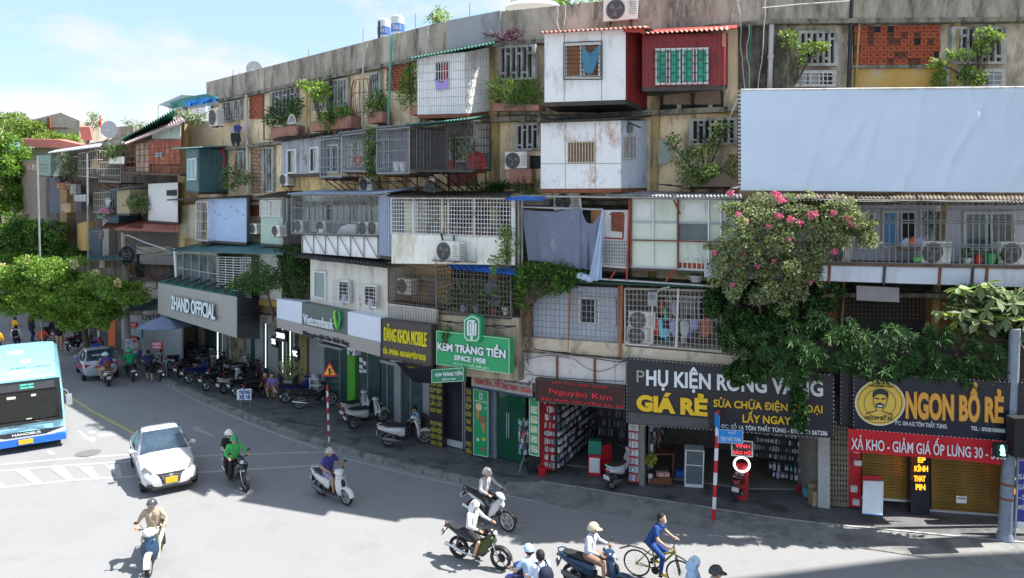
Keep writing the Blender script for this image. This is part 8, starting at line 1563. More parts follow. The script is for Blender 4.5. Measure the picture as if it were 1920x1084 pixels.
m=M();c=FB.at(1000,14,-3);m.ball(c,(1.0,.6,.25),12,6);S(m,'white_roof_sheet',pl('white_plastic',(.7,.72,.75),.4),'white domed sheet showing above the parapet under the tree top','roof dome',smooth=60)
bl=[(V((x,31,17.0+z)),(1.4,1,.7))for x,z in((1.2,.3),(3,.5),(5,.5),(7.2,.5),(2,-.2))];t=T('roof_tree','sunlit bright green tree top behind the parapet above the white box room','tree',(4,31,13.8));leafobj('crown',[leafcloud(bl,2600,.22,.1,70)],[LG1,LY,LG2],t,kind='stuff');m=M();m.tube((4,31,13.8),(4,31,17),.1,6);B(m,'trunk',wood_m,t)
# ================================================================ FAR BLOCK
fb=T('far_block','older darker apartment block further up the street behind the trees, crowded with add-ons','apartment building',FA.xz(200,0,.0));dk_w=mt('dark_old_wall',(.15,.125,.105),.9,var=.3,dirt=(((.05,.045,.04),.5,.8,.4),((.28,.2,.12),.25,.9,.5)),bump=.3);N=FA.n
def fp_(par,name,Q,off,dep,mat,lb=None):q=FA.q(Q,off);m=M();m.hexa(q,[p_-N*dep for p_ in q]);return B(m,name,mat,par,label=lb)
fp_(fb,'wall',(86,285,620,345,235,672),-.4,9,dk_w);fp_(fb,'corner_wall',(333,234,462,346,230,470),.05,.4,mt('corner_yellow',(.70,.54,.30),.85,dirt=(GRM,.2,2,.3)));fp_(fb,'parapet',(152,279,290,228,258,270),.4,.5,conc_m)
cw_=mt('cream_end',(.62,.56,.42),.85,dirt=(((.3,.26,.2),.35,1.2,.3),));fp_(fb,'end_wall',(345,226,276,408,228,276),-.2,4,cw_);fp_(fb,'end_wall',(340,276,560,412,276,590),-.3,3,cream_m)
for Q,mm,nm in(((93,330,400,112,325,400),mt('bluegrey_w',(.12,.13,.17),.8),'wall_bay'),((112,345,450,125,340,450),mt('ochre_dk',(.35,.22,.10),.8),'wall_bay'),((145,420,470,162,415,470),ochre_m,'shutter'),((170,430,480,190,428,485),mt('slate',(.06,.08,.11),.6),'shutter'),((192,400,480,204,398,485),mt('pale_old',(.3,.28,.26),.8),'wall_bay'),((258,432,462,335,430,463),dim_m,'window_bay'),((256,458,476,322,462,480),mt('beige_sheet',(.40,.36,.30),.7),'panel'),((262,478,495,325,478,497),mt('grey_sheet',(.30,.29,.27),.7),'panel'),((268,528,600,296,528,610),mt('pale_w',(.55,.50,.44),.8),'wall_bay'),((225,462,520,256,458,520),mt('slate2',(.10,.10,.11),.7),'wall_bay')):fp_(fb,nm,Q,.05,.5,mm)
for Q,n_,d_ in(((140,366,388,163,365,388),3,()),((258,357,395,276,355,395),2,(0,)),((352,388,430,362,388,430),2,()),((395,0,0,395,0,0),0,())):
    if n_:window(fb,FA,Q,.1,n_,dark=d_,gm=mt('pane_pale',(.4,.45,.46),.15))
def box2(lb,Q,off,mat,name='box_extension',cat='box room',**k):return shed(lb,FA,Q,off,mat,name=name,cat=cat,**k)
t,q,sq,sn=box2('teal corrugated box room with a blue window on the yellow corner',(349,280,356,372,279,360),1.6,teal_m,side=(427,281,359),smat=teal_m,sribs=13,roofm=teal_m,roofQ=(322,279,279,376,276,276),rise=.1);window(t,FA,(354,298,338,370,296,338),1.62,2,gm=pl('aqua_pane',(.18,.42,.48),.15));m=M();m.path([bil(sq,.75,-.02)+sn*.05,bil(sq,.85,.15)+sn*.05,bil(sq,.82,.4)+sn*.05],.05,5);S(m,'red_ribbon',redw,'red ribbon hanging on the teal box room','ribbon')
t,q,sq,sn=box2('box room wrapped in pale blue printed sheeting on the third storey',(388,374,450,462,371,455),.9,mt('blue_wrap',(.40,.50,.70),.6,var=.12,scale=3,dirt=((.2,.3,.55),.2,8,2)),roofm=dsteel_m,roofQ=(312,375,375,466,368,368),rise=.05,side=(470,371,454));m=M()
for i in range(7):p_=bil(q,.08+.14*i,.2+.09*(i%4));m.box(p_+N*.01,(.18,.01,.03),FA.rz,ry=.3)
B(m,'print_marks',pl('print_blue',(.12,.2,.5),.6),t)
t,q=cage('thin grey cage with green plants beside the blue wrapped box room',FA,(368,378,450,389,378,452),1.2,5,4,wsteel_m,r=.012,brk=1);panel(blk,'wall_patch',FA,(341,385,445,368,383,448),.3,.3,cw_)
t=T('glazed_balcony','glazed balcony with white louvre bars above the grey 2HAND sign','glazed balcony',FA.at(331,548,1.6));q=FA.q((330,474,528,408,478,550),1.5);slab(t,'glazing',q,N,.04,mt('dull_glass',(.10,.12,.14),.15,var=.7,scale=2));m=M();m.bars([p_+N*.03 for p_ in q],5,2,.02);B(m,'frame',mt('cream_frame',(.5,.47,.38),.6),t);m=M();m.bars(FA.q((409,482,550,452,483,556),1.6),3,15,.018);m.bars(FA.q((455,482,556,470,483,558),1.6),3,15,.015);B(m,'louvre_bars',wsteel_m,t);m=M();m.box(bil(q,0,.5),(.2,.1,1.9),FA.rz);B(m,'corner_post',whb,t);slab(t,'back_wall',FA.q((405,478,560,486,482,566),.3),N,.1,dim_m)
m=M();m.hexa([FA.at(314,470,2.0),FA.at(530,476,1.7),FA.at(545,455,.1),FA.at(390,452,.1)],[p_-V((0,0,.04))for p_ in(FA.at(314,470,2.0),FA.at(530,476,1.7),FA.at(545,455,.1),FA.at(390,452,.1))]);S(m,'green_canopy',mt('canopy_teal',(.045,.14,.145),.5,dirt=(GRM,.2,2,1)),'big dark green canopy roof over the glazed balcony','canopy')
# red rusty enclosure, slanting green and white roofs
t=T('rusty_enclosure','tall rust-red sheet enclosure with a small window under slanting roofs','enclosure',FA.at(258,322,1.6));rr=mt('rust_red_sheet',(.38,.09,.045),.7,var=.3,scale=1.2,dirt=(((.55,.30,.2),.3,2,.4),((.7,.6,.5),.14,1.5,.6)))
for i in range(5):slab(t,'sheet',FA.q((280+11.4*i,262+.1*i,308,291+11.4*i,262,308),1.5),N,.04,rr)
for i in range(8):slab(t,'lower_slat',FA.q((285+6.2*i,310,325,290+6.2*i,310,326),1.5),N,.03,rust_m)
slab(t,'light_panel',FA.q((285,248,261,338,232,261),1.4),N,.04,mt('pale_mint',(.5,.6,.55),.6,var=.3));slab(t,'window',FA.q((291,287,295,303,286,294),1.56),N,.03,pl('aqua_pane',(.18,.42,.48),.15));slab(t,'left_panel',FA.q((255,272,322,279,265,322),1.4),N,.04,mt('pale_rust',(.45,.33,.25),.8,var=.5,scale=2));m=M();m.bars(FA.q((228,272,325,338,262,327),1.7),12,5,.02);B(m,'cage_bars',rust_m,t);q=FA.q((228,322,326,338,326,330),1.7);m=M();m.hexa(q,[p_-N*1.6 for p_ in q]);B(m,'floor',dsteel_m,t)
for lb,nm,pts,mm in(('steep bright green corrugated roof slanting up to the roof terrace','green_roof',((225,262,1.6),(327,205,1.6),(322,232,-.6),(240,266,-.6)),greenb_m),('faded pink and white corrugated roof slanting over the rust-red enclosure','pink_roof',((234,270,2.0),(347,226,2.0),(340,218,.2),(250,255,.2)),mt('pink_white_sheet',(.68,.50,.48),.6,var=.25,scale=2)),('low faded red tile canopy below the white wall of the far block','tile_canopy',((215,430,2.4),(338,434,2.0),(330,415,.2),(268,413,.2)),pinkr_m),('dark tin roof sheet left of the white wall of the far block','tin_roof',((190,428,2.0),(268,425,2.0),(268,414,.2),(205,414,.2)),rust_m),('dark green tin roof beside the street trees','tin_roof',((150,490,3.2),(232,486,3.0),(228,478,.2),(150,480,.2)),teal_m),('tin roof of the pavement kiosk left of the grey shop sign','tin_roof',((234,583,2.4),(300,582,2.2),(300,560,.2),(250,560,.2)),mt('slate_tin',(.10,.15,.17),.6)),('narrow rusty roof edge over the far block balconies','tin_roof',((90,287,1.5),(185,275,1.5),(195,268,.0),(105,282,.0)),greyc_m)):
    q=[FA.at(*p_)for p_ in pts];m=M();nn=(q[1]-q[0]).cross(q[3]-q[0]).normalized();nn=nn if nn.z>0 else-nn;m.corr(q,max(5,int((q[1]-q[0]).length/.3)),.05,nn,.03);S(m,nm,mm,lb,'roof sheet')
for lb,Q,off,mat,kw in(('white and striped box balcony left of the rust-red enclosure',(205,294,307,233,294,307),1.8,whited_m,dict(side=(254,296,307))),('beige box room with a slanting lid on the far block',(219,358,400,243,355,400),1.4,mt('beige_box',(.36,.30,.18),.7),dict(roofm=greyc_m)),('dark teal box room on the far block',(203,356,422,222,354,418),1.0,mt('deep_teal',(.02,.06,.08),.6),{}),('big white plastered box room with a small dark vent in sun and shade',(278,345,413,333,342,417),.9,pl('white_plaster',(.74,.73,.72),.8),dict(side=(336,342,417))),('green barred enclosure at the left end of the far block',(73,292,328,95,290,330),1.0,mt('green_grey',(.25,.36,.30),.6),dict(ribs=8))):
    t,q,sq,sn=box2(lb,Q,off,mat,**kw)
    if 'vent' in lb:slab(t,'vent',FA.q((312,357,367,330,356,367),.95),N,.04,dark_m)
for lb,Q,nv in(('rusty cage balcony full of plants, left one on the far block',(106,293,323,130,290,324),8),('rusty cage balcony beside the striped box balcony on the far block',(148,288,330,182,282,333),9),('grey cage balcony below the white box balcony of the far block',(186,305,340,226,303,342),9),('dark cage balcony with red and blue washing on the far block',(176,362,398,206,360,400),8)):cage(lb,FA,Q,1.3,nv,3,mt('cage_pale',(.35,.32,.28),.7),r=.02,brk=2)
cloth('white shirt hanging in a dark bay of the far block',FA,[(196,372),(204,371),(208,376),(205,380),(203,390),(198,390)],1.2,letw);cloth('red and blue washing in the cage of the far block',FA,[(184,391),(203,390),(205,399),(186,399)],1.4,mt('mixed_wash',(.35,.12,.2),.9,var=.9,scale=6),th=.3)
for nm,lb,pts,n_,L_ in(('potted_shrub','potted bush glowing yellow-green on a far block balcony',[(FA,266,383,1.2,(.7,.5,.5)),(FA,252,380,1.2,(.5,.4,.4))],700,.16),('potted_shrub','plants filling the left cage of the far block',[(FA,138,305,1.2,(1.0,.5,.8)),(FA,128,318,1.2,(.6,.4,.5))],900,.18),('potted_shrub','hanging plants on the white box balcony of the far block',[(FA,218,285,1.8,(.9,.4,.4))],600,.16),('shrub','plants on the roof terrace beside the first apartment block',[(FA,350,215,.2,(.8,.5,.5)),(FA,370,220,0,(.6,.5,.4)),(FA,337,212,.2,(.5,.4,.5)),(FA,403,208,0,(.3,.3,.6))],1200,.14),('shrub','plants on the ledges at the left end of the near block',[(FA,432,335,.6,(.5,.3,.6)),(FA,458,335,.6,(.4,.3,.3))],800,.12)):bush(nm,lb,'shrub',pts,n_,L_,.06,[LG2,LO,LG3,LS],80+n_)
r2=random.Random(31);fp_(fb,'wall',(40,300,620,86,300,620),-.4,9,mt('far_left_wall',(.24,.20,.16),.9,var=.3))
PM=[mt('clutter_%d'%i,c,.8,var=.3,dirt=((.08,.07,.06),.35,2,.5))for i,c in enumerate(((.40,.36,.28),(.50,.34,.16),(.14,.22,.22),(.36,.14,.09),(.50,.50,.48),(.12,.13,.16),(.30,.33,.30)))]
for i in range(34):
    x=r2.uniform(48,325);y=r2.choice((305,345,385,440,490,520))+r2.uniform(-8,8);w2=r2.uniform(7,16);h2=r2.uniform(9,20)
    if 205<x and y<420:continue
    Q=(x,y,y+h2,x+w2,y-1,y+h2);fp_(fb,'clutter_panel',Q,r2.uniform(.1,.9),.3,r2.choice(PM))
    if r2.random()<.6:qq=FA.q(Q,1.0);m=M();m.bars(qq,5,2,.018);m.tube(qq[0]+N*.3,qq[1]+N*.3,.03,4);B(m,'clutter_grille',r2.choice((rust_m,steel_m,PM[0])),fb)
# roof terrace awning, laundry, AC
t=T('terrace_awning','ragged green, blue and grey cloth awning on thin poles over the roof terrace','awning',FA.at(300,226,0));drape(t,'grey_cloth',FA,[(298,196),(340,178),(410,182)],[(322,204),(350,206),(410,196)],1.4,mt('net_grey',(.4,.42,.45),.8),16,6,3,.3);drape(t,'green_cloth',FA,[(318,192),(350,182),(385,176),(410,182)],[(322,203),(352,198),(385,190),(410,190)],1.7,mt('net_green',(.06,.25,.20),.8),16,6,4,.3);drape(t,'blue_cloth',FA,[(345,190),(380,184),(404,182)],[(348,200),(375,196),(404,190)],2.0,mt('net_blue',(.02,.22,.62),.7),14,5,6,.3);m=M()
for x,y0,y1 in((297,198,228),(343,176,212),(320,200,215)):m.tube(FA.at(x,y0,.8),FA.at(x,y1,.8),.035,5)
m.tube(FA.at(297,198,.8),FA.at(343,190,.8),.03,4);B(m,'poles',wsteel_m,t)
cloth('red patterned cloth tied to a pole of the roof terrace',FA,[(328,193),(342,189),(344,203),(330,204)],.9,redw,th=.2)
for x,lb in((364,'white shirt drying on the roof terrace, the left one'),(378,'white shirt drying on the roof terrace, the right one')):cloth(lb,FA,[(x-5,200),(x,198),(x+5,200),(x+4,214),(x-4,214)],.6,letw)
ac(FA,400,220,.8,.8,.9,'square white air conditioner on the roof terrace',bracket=False)
# roofs and houses behind the far block
t=T('gable_house','grey concrete house with a shallow gable behind the far block roofs','house',g(110,520));FH=Fr((-60,66),(-30,66));H5=[FH.at(x,y,0)for x,y in((64,224),(114,211),(149,226),(149,290),(64,290))];m=M();m.prism(H5,V((0,8,0)));B(m,'wall',mt('grey_gable',(.42,.38,.33),.85,dirt=(((.25,.2,.16),.35,.5,.4),)),t);m=M();m.box(FH.at(93,238,.1),(.25,.2,1.7));m.box(FH.at(103,240,.1),(2.4,.1,.08));B(m,'posts',rust_m,t)
m=M();m.prism([FH.at(x,y,3.4)for x,y in((40,277),(150,279),(150,340),(40,340))],V((0,4,0)));S(m,'back_house',mt('mossy_wall',(.30,.30,.22),.9,var=.3),'mossy house wall below the long salmon red roof','house');m=M();m.prism([FH.at(x,y,4)for x,y in((33,260),(110,262),(152,271),(120,278),(38,275))],V((0,1,.1)));S(m,'red_roof',pl('salmon_roof',(.58,.20,.17),.7),'salmon red sheet roof above the far block','roof sheet');m=M();m.prism([FH.at(x,y,3)for x,y in((148,238),(168,238),(173,263),(153,263))],V((0,.3,.1)));S(m,'red_roof',pl('salmon_roof',(.58,.20,.17),.7),'small steep salmon red roof right of the gable house','roof sheet')
m=M();m.prism([FH.at(x,y,1)for x,y in((212,238),(250,236),(250,270),(205,285))],V((0,3,0)));S(m,'roof_block',conc_m,'grey rooftop block left of the green roof','roof block');dish('large grey satellite dish above the far block',FH.at(206,243,3),.75)
m=M();m.box((-125,168,13),(14,12,27));S(m,'office_tower',mt('hazy_blue_glass',(.25,.55,.68),.3),'pale blue glass tower far away at the left edge','tower');m=M();m.box((-108,133,12),(18,10,24));S(m,'cream_building',cw_,'cream building far away at the left edge','building')
m=M();m.prism([FH.at(188,222,3),FH.at(190,235,3),FH.at(184,234,3)],V((0,.03,0)));m.tube(FH.at(188,218,3),FH.at(190,250,3),.04,4);S(m,'flag',redw,'small red flag on a roof of the far block','flag')
for i in range(4):m=M();x=-70-i*22;y=88+i*24;m.box((x,y,6),(20,14,12+i));S(m,'street_house',(dk_w,cw_,grime_m,conc_m)[i],('dark house','cream house','grimy house','grey house')[i]+' further along the street behind the trees','house')
# kiosk wall with graffiti, signs, umbrella
t=T('kiosk','pale wall of a pavement kiosk with hand-painted words CHO and red notices','kiosk',FA.xz(265,.14,1.5));q=FA.q((228,592,690,340,590,700),.9);slab(t,'wall',q,N,.1,mt('kiosk_white',(.36,.38,.42),.8,var=.2));text(t,'CHO Đ',FA,[(266,590),(300,590),(300,600),(266,600)],.92,letk,.01,.0);text(t,'394',FA,[(267,608),(282,608),(282,615),(267,615)],.92,letk,.01,0)
for Q,c_,s_ in(((236,603,614,256,604,615),redw,'SỬA XE'),((237,628,640,255,630,642),redw,'BÁN'),((256,613,632,265,614,633),pl('pale_notice',(.3,.5,.65),.6),'')):
    e_=slab(t,'notice',FA.q(Q,.96),N,.03,c_)
    if s_:text(t,s_,FA,[(Q[0]+3,Q[1]+4),(Q[3]-3,Q[4]+4),(Q[3]-3,Q[5]-4),(Q[0]+3,Q[2]-4)],.965,letw,.005,0)
for x,y,lb,s_,mm,ink in((241,648,'white hand-lettered board reading GỬI XE leaning at the kiosk',('GỬI','XE'),letw,pl('blue_ink2',(.02,.06,.5),.5)),(294,648,'red board with white words standing behind the parked motorbikes',('NGÂN','HÀNG'),redw,letw)):
    f2=Fr((FA.at(x,y,2.2).x-1,FA.at(x,y,2.2).y+.3),(FA.at(x,y,2.2).x+1,FA.at(x,y,2.2).y-.3));w_=6 if x<250 else 11;h_=12 if x<250 else 7;q=[f2.at(a,b,0)for a,b in((x-w_,y-h_),(x+w_,y-h_),(x+w_,y+h_),(x-w_,y+h_))];t=T('notice_board',lb,'board',V((q[3].x,q[3].y,PZ)));slab(t,'board',q,f2.n,.03,mm)
    for k in(0,1):text(t,s_[k],None,[bil(q,a,b)+f2.n*.003 for a,b in((.15,.12+.45*k),(.85,.12+.45*k),(.85,.42+.45*k),(.15,.42+.45*k))],0,ink,.006,.02)
    m=M();
    for e_ in(q[2],q[3]):m.tube(e_,V((e_.x,e_.y,PZ)),.015,4)
    B(m,'leg',steel_m,t)
t=T('parasol','faded blue-grey parasol beside the kiosk','parasol',FA.xz(312,.14,2.2));c=FA.at(312,604,2.2);m=M();n=8;m.loft([[c+V((k*1.35*math.cos(a*2*PI/n),k*1.35*math.sin(a*2*PI/n),z))for a in range(n)]for k,z in((1,-.18),(.5,.15),(.02,.32),(.48,.12),(.97,-.2))]);B(m,'canopy',mt('parasol_cloth',(.16,.20,.30),.8),t);m=M();m.tube(c,FA.xz(312,.14,2.2),.02,5);B(m,'pole',steel_m,t)
m=M();q=FA.q((203,598,648,216,600,650),2.4);m.hexa(q,[p_-N*.05 for p_ in q]);S(m,'orange_banner',pl('orange_banner',(.65,.14,.02),.7),'orange hanging banner in the shade left of the kiosk','banner');p=g(190,690,PZ);t=T('striped_post','slim red and white striped post behind the taxi','post',p);banded(t,p.x,p.y,.06,.14,3.3,9)
# ================================================================ TREES
def tree(lb,base,trunk,blobs,n,L_,W_,mats,seed,wts=None,fl=0):
    t=T('street_tree',lb,'tree',base);parts=[leafcloud(blobs,n,L_,W_,seed,up=.25,shell=.25,clump=13)];leafobj('crown',parts,mats,t,kind='stuff',wts=wts);m=M();m.path([V(base)]+[V(p_)for p_ in trunk],.16,8)
    for b in blobs:m.tube(V(trunk[-1]),V(b[0]),.06,5,.02)
    B(m,'trunk',wood_m,t)
    if fl:r_=random.Random(seed);bl2=[(V(b[0])+V((r_.uniform(-1,1),-.5,b[1][2]*.9)),(.16,.16,.22))for b in blobs[:fl]];leafobj('flower_cluster',[leafcloud(bl2,110*fl,.12,.07,seed+1)],[FLW],t,kind='stuff')
FT=Fr((-40,38),(0,34));X=lambda x,y,o=0:FT.at(x,y,o)
tb=[(X(x,y,o),(rx,1.3,rz))for x,y,o,rx,rz in((40,525,0,1.7,.75),(95,510,0,1.5,.7),(140,516,.3,1.4,.7),(185,532,.5,1.3,.6),(222,545,.6,.95,.5),(60,558,0,1.8,.75),(120,558,.3,1.7,.75),(170,575,.2,1.4,.6),(197,600,0,1.0,.5),(-20,530,0,1.7,.85),(10,568,0,1.5,.65),(150,600,-.3,1.3,.5),(247,560,.4,.55,.35),(90,585,-.3,1.6,.5))]
pt=g(170,686,PZ);tree('wide bright green street tree with cream flowers nearest behind the taxi',(pt.x,pt.y,PZ),[V((pt.x-.2,pt.y,2.2)),V((pt.x-1,pt.y-.3,3.8))],tb,44000,.18,.08,[LG1,LY,LG2],90,[3,1.6,1.6],5)
FT2=Fr((-60,52),(0,46));X2=lambda x,y,o=0:FT2.at(x,y,o)
tb=[(X2(x,y),(rx,1.6,rz))for x,y,rx,rz in((20,435,2.3,1.1),(65,430,2.1,1.0),(100,447,1.5,.9),(40,475,2.0,.9),(90,482,1.5,.8),(-20,455,2.0,1.1),(125,468,.9,.6))];pt=X2(60,600);tree('darker street tree behind the flowering one, top with one cream flower spike',(pt.x,pt.y,0),[V((pt.x,pt.y,5))],tb,22000,.24,.10,[LG1,LG2,LG3],91,[1.6,2.4,2],2)
FT3=Fr((-75,62),(0,56));tb=[(FT3.at(x,y),(rx,2,rz))for x,y,rx,rz in((10,275,1.5,1.2),(0,310,2.0,1.4),(28,335,1.3,1.2),(8,360,1.6,1.3),(-20,300,2.0,1.6),(40,310,.8,.9),(20,385,1.3,.8))];pt=FT3.at(15,600);tree('tall bright tree filling the left edge in front of the far roofs',(pt.x,pt.y,0),[V((pt.x,pt.y,9))],tb,18000,.30,.13,[LG1,LY,LG2],92,[2,1,2])
tb=[(FT3.at(x,y,-6),(rx,2,rz))for x,y,rx,rz in((30,238,1.8,1.1),(55,240,1.8,1.0),(75,258,1.4,.8),(15,235,1.4,.9),(112,258,1.5,.6),(130,262,1.2,.5))];pt=FT3.at(45,560,-6);tree('yellow-green tree top between the red roof and the far tower',(pt.x,pt.y,0),[V((pt.x,pt.y,12))],tb,9000,.3,.12,[LY,LG1,LO],93)
tb=[(FT3.at(x,225,-8),(.5,.4,.7))for x in(172,178,183)]+[(FT3.at(250,233,-6),(1.1,.6,.5))];pt=FT3.at(178,560,-8);tree('thin wispy roof tree beside the red flag',(pt.x,pt.y,0),[V((pt.x,pt.y,14))],tb,700,.25,.06,[LG2,LS],94)
# right side foliage
FV=Fr((7.2,18.6),(16,18.2));r2=random.Random(12)
bv=[]
for x,y,rx,rz in((1420,385,.9,.35),(1395,420,.6,.5),(1440,430,.9,.7),(1490,420,.8,.6),(1520,400,.6,.45),(1560,405,.7,.4),(1590,430,.6,.5),(1560,460,.6,.5),(1470,480,.9,.7),(1400,480,.7,.7),(1370,520,.5,.6),(1420,530,.7,.6),(1495,505,.35,.6),(1475,545,.3,.6),(1525,500,.3,.5),(1350,465,.3,.3),(1620,420,.35,.15),(1628,445,.2,.3)):bv.append((FC.at(x,y,1.5+r2.uniform(0,.3)),(rx,.45,rz)))
t=T('bougainvillea','huge bougainvillea with magenta flowers spilling over the corner of the right wing','bougainvillea',FC.xz(1430,.15,1.3));leafobj('leaves',[leafcloud(bv,30000,.072,.055,95,up=.1,shell=.2,clump=12)],[LS,LO,LG2,LY,LG3,lf('cream_green',(.42,.44,.26),.3)],t,kind='stuff',wts=[5,2.5,1,1,1,4])
bl=[(FC.at(x,y,2.05),(.085*s_,.08,.065*s_))for x,y,s_ in((1455,365,1.3),(1465,375,1.2),(1524,403,1.5),(1563,400,.9),(1590,410,1.1),(1597,420,.8),(1385,402,.8),(1460,404,.9),(1483,412,1),(1500,418,.8),(1370,362,.9),(1400,415,.6),(1392,475,.6),(1565,472,.9),(1378,495,.6),(1340,475,.7),(1440,425,.6),(1480,450,.5),(1420,500,.5),(1450,490,.4),(1520,530,.4),(1372,535,.5))]
leafobj('flower_clusters',[leafcloud(bl,1000,.06,.05,96,shell=.2)],[PK1,PK2,lf('pale_bract',(.72,.33,.36))],t,kind='stuff',wts=[1,1.3,1.2]);m=M()
for x0,x1 in((1425,1420),(1475,1470),(1440,1490),(1460,1400),(1480,1520)):m.path([FC.at(x0,700,1.0),FC.at(x0+4,640,1.2),FC.at((x0+x1)/2,540,1.4),FC.at(x1,450,1.5)],.035,5)
B(m,'stem',wood_m,t)
bv=[(FC.at(x,y,o),(rx,.5,rz))for x,y,o,rx,rz in((1370,560,1.2,.6,.9),(1430,580,1.1,.9,.9),(1500,580,1.0,.8,.8),(1545,560,.9,.5,.6),(1385,640,1.4,.7,.7),(1350,600,1.2,.35,.6),(1400,690,1.7,.55,.35),(1497,720,1.75,.18,.5),(1492,765,1.75,.16,.5),(1500,795,1.7,.12,.2),(1380,700,1.7,.3,.3))]
t=T('creeper','dark creeper curtain hanging under the bougainvillea and over the black shop sign','creeper',FC.xz(1450,3.4,1));leafobj('leaves',[leafcloud(bv,15000,.11,.07,97,hang=True,shell=.2,clump=8)],[LD2,LG3,LD1,LG2],t,kind='stuff',wts=[3,3,2,1])
cen=[]
for x,y,rx,ry in((1440,640,80,40),(1540,630,70,45),(1620,660,60,40),(1700,645,70,40),(1780,660,70,45),(1860,680,50,35),(1500,690,60,30),(1650,690,80,25),(1820,700,60,22),(1480,665,60,30),(1740,690,80,25),(1590,640,40,25)):
    for k in range(26):a=r2.uniform(0,2*PI);q_=r2.random()**.5;cen.append((FC.at(x+rx*q_*math.cos(a),y+ry*q_*math.sin(a),1.7+.35*r2.random()+.02*(y-640)/10),(.2*math.cos(a),-.9,.7)))
t=T('mango_tree','dense dark green mango foliage bushing out above the black shop signs','tree',FC.xz(1650,.2,1.2));leafobj('crown',[rosettes(cen,17,.25,.042,98,.35)],[LD1,LD2,LD3,LG3],t,kind='stuff',wts=[3,2,1.4,2]);m=M()
for x0,x1 in((1580,1500),(1580,1640),(1590,1720),(1590,1820),(1585,1560)):m.path([FC.xz(1592,4.0,.6),FC.at(x0,700,1.2),FC.at(x1,665,1.4)],.06,6)
B(m,'trunk',wood_m,t)
# frangipani: every leaf a part
p=g(1990,985,.15);t=T('frangipani_tree','frangipani tree with large pale leaves reaching in from the right edge','tree',(p.x,p.y,.15));m=M();m.add([(0,0,0),(.12,.055,-.01),(.26,.075,-.03),(.38,0,-.07),(.26,-.075,-.03),(.12,-.055,-.01),(.13,0,-.03),(.27,0,-.055)],[[0,1,6],[0,6,5],[1,2,7,6],[5,6,7,4],[2,3,7],[7,3,4]])
LFm=[mesh_of(m,'leaf',[x])for x in(LS,lf('frangipani',(.20,.28,.13)),LY,lf('frangipani_pale',(.34,.40,.22)))];FR=Fr((9,18.4),(15,18.0));tw=M();hub=FR.at(1905,640,-.2)
for i,(x,y)in enumerate([(1797,540),(1808,552),(1822,560),(1850,530),(1862,541),(1843,553),(1828,578),(1805,580),(1781,575),(1770,585),(1795,600),(1813,605),(1835,600),(1850,580),(1868,560),(1880,575),(1888,595),(1870,600),(1902,570),(1912,590),(1900,610),(1855,612),(1810,628),(1822,635),(1793,623),(1920,560),(1925,600),(1875,545),(1890,555),(1840,535),(1915,620),(1860,590)]):
    c=FR.at(x,y,r2.uniform(-.2,.5));tw.path([hub,(hub+c)/2-V((0,0,.15)),c],.02,5)
    for k in range(9):
        a=k*2*PI/9+r2.uniform(-.3,.3);o=D.objects.new('leaf',LFm[r2.choices(range(4),(5,3,2,3))[0]]);COL.objects.link(o);o.parent=t;o.location=c-ROOT[t.name];o.rotation_euler=(r2.uniform(-.7,.7),r2.uniform(-.5,1.0),a);o.scale=(r2.uniform(.8,1.2),)*3
leafobj('inner_leaves',[rosettes([(FR.at(1795+r2.random()*130,545+r2.random()*85,.0),(r2.uniform(-.5,.5),-.6,.5))for _ in range(75)]+[(FR.at(1930+r2.random()*60,540+r2.random()*120,.2),(0,-.6,.5))for _ in range(40)],9,.36,.11,77,.3)],[lf('frangipani',(.2,.28,.13)),LG3,LD1,LS,LY],t,kind='stuff',wts=[3,3,3,2,1]);tw.path([p,V((p.x,p.y,3)),hub],.08,7);B(tw,'trunk',wood_m,t)
# ================================================================ PAVEMENT THINGS
def prop(lb,name,cat,x,y,build,rz=0,z=.15):p=g(x,y,z);t=T(name,lb,cat,p,rz);build(t);return t
def cyl(t,name,mat,r,r2_,z0,z1,n=14):m=M();m.tube((0,0,z0),(0,0,z1),r,n,r2_);return B(m,name,mat,t,smooth=40,local=True)
def bx(t,name,mat,c,d,rz=0,**k):m=M();m.box(c,d,rz,**k);return B(m,name,mat,t,local=True)
rp=pl('red_plastic',(.55,.02,.03),.35)
def bucket(mat):
    def f(t):cyl(t,'bucket',mat,.12,.16,0,.27);m=M();m.path([V((.16*math.cos(a*PI/8),0,.27+.12*math.sin(a*PI/8)))for a in range(9)],.006,4);B(m,'handle',steel_m,t,local=True)
    return f
prop('bright red bucket on the pavement beside the black loudspeaker','bucket','bucket',1017,891,bucket(rp));prop('teal bucket near the cardboard box outside the black-signed shop','bucket','bucket',1513,930,bucket(pl('teal_plastic',(.08,.4,.45),.4)));prop('red basin behind the teal bucket','basin','basin',1505,922,lambda t:cyl(t,'bowl',rp,.16,.24,0,.14))
prop('black loudspeaker standing by the red-framed rack','loudspeaker','loudspeaker',1000,884,lambda t:(bx(t,'cabinet',plast,(0,0,.3),(.38,.32,.6)),cyl(t,'grille',dark_m,.12,.12,.59,.61)),.2)
prop('cardboard box with an open top outside the black-signed shop','cardboard_box','box',1534,945,lambda t:(bx(t,'box',mt('cardboard',(.36,.24,.15),.8),(0,0,.22),(.48,.3,.44)),bx(t,'flap',mt('cardboard',(.36,.24,.15),.8),(0,.17,.48),(.46,.02,.14),rx=-.5)),.05)
def mopf(t):m=M();m.tube((0,0,0),(.25,.1,1.25),.014,5);B(m,'handle',pl('mop_blue',(.03,.12,.5),.5),t,local=True);cyl(t,'head',pl('mop_blue',(.03,.12,.5),.5),.1,.03,0,.2)
prop('blue mop leaning above the teal bucket','mop','mop',1517,918,mopf);prop('broom with an orange stick leaning on the white pier','broom','broom',1543,925,mopf)
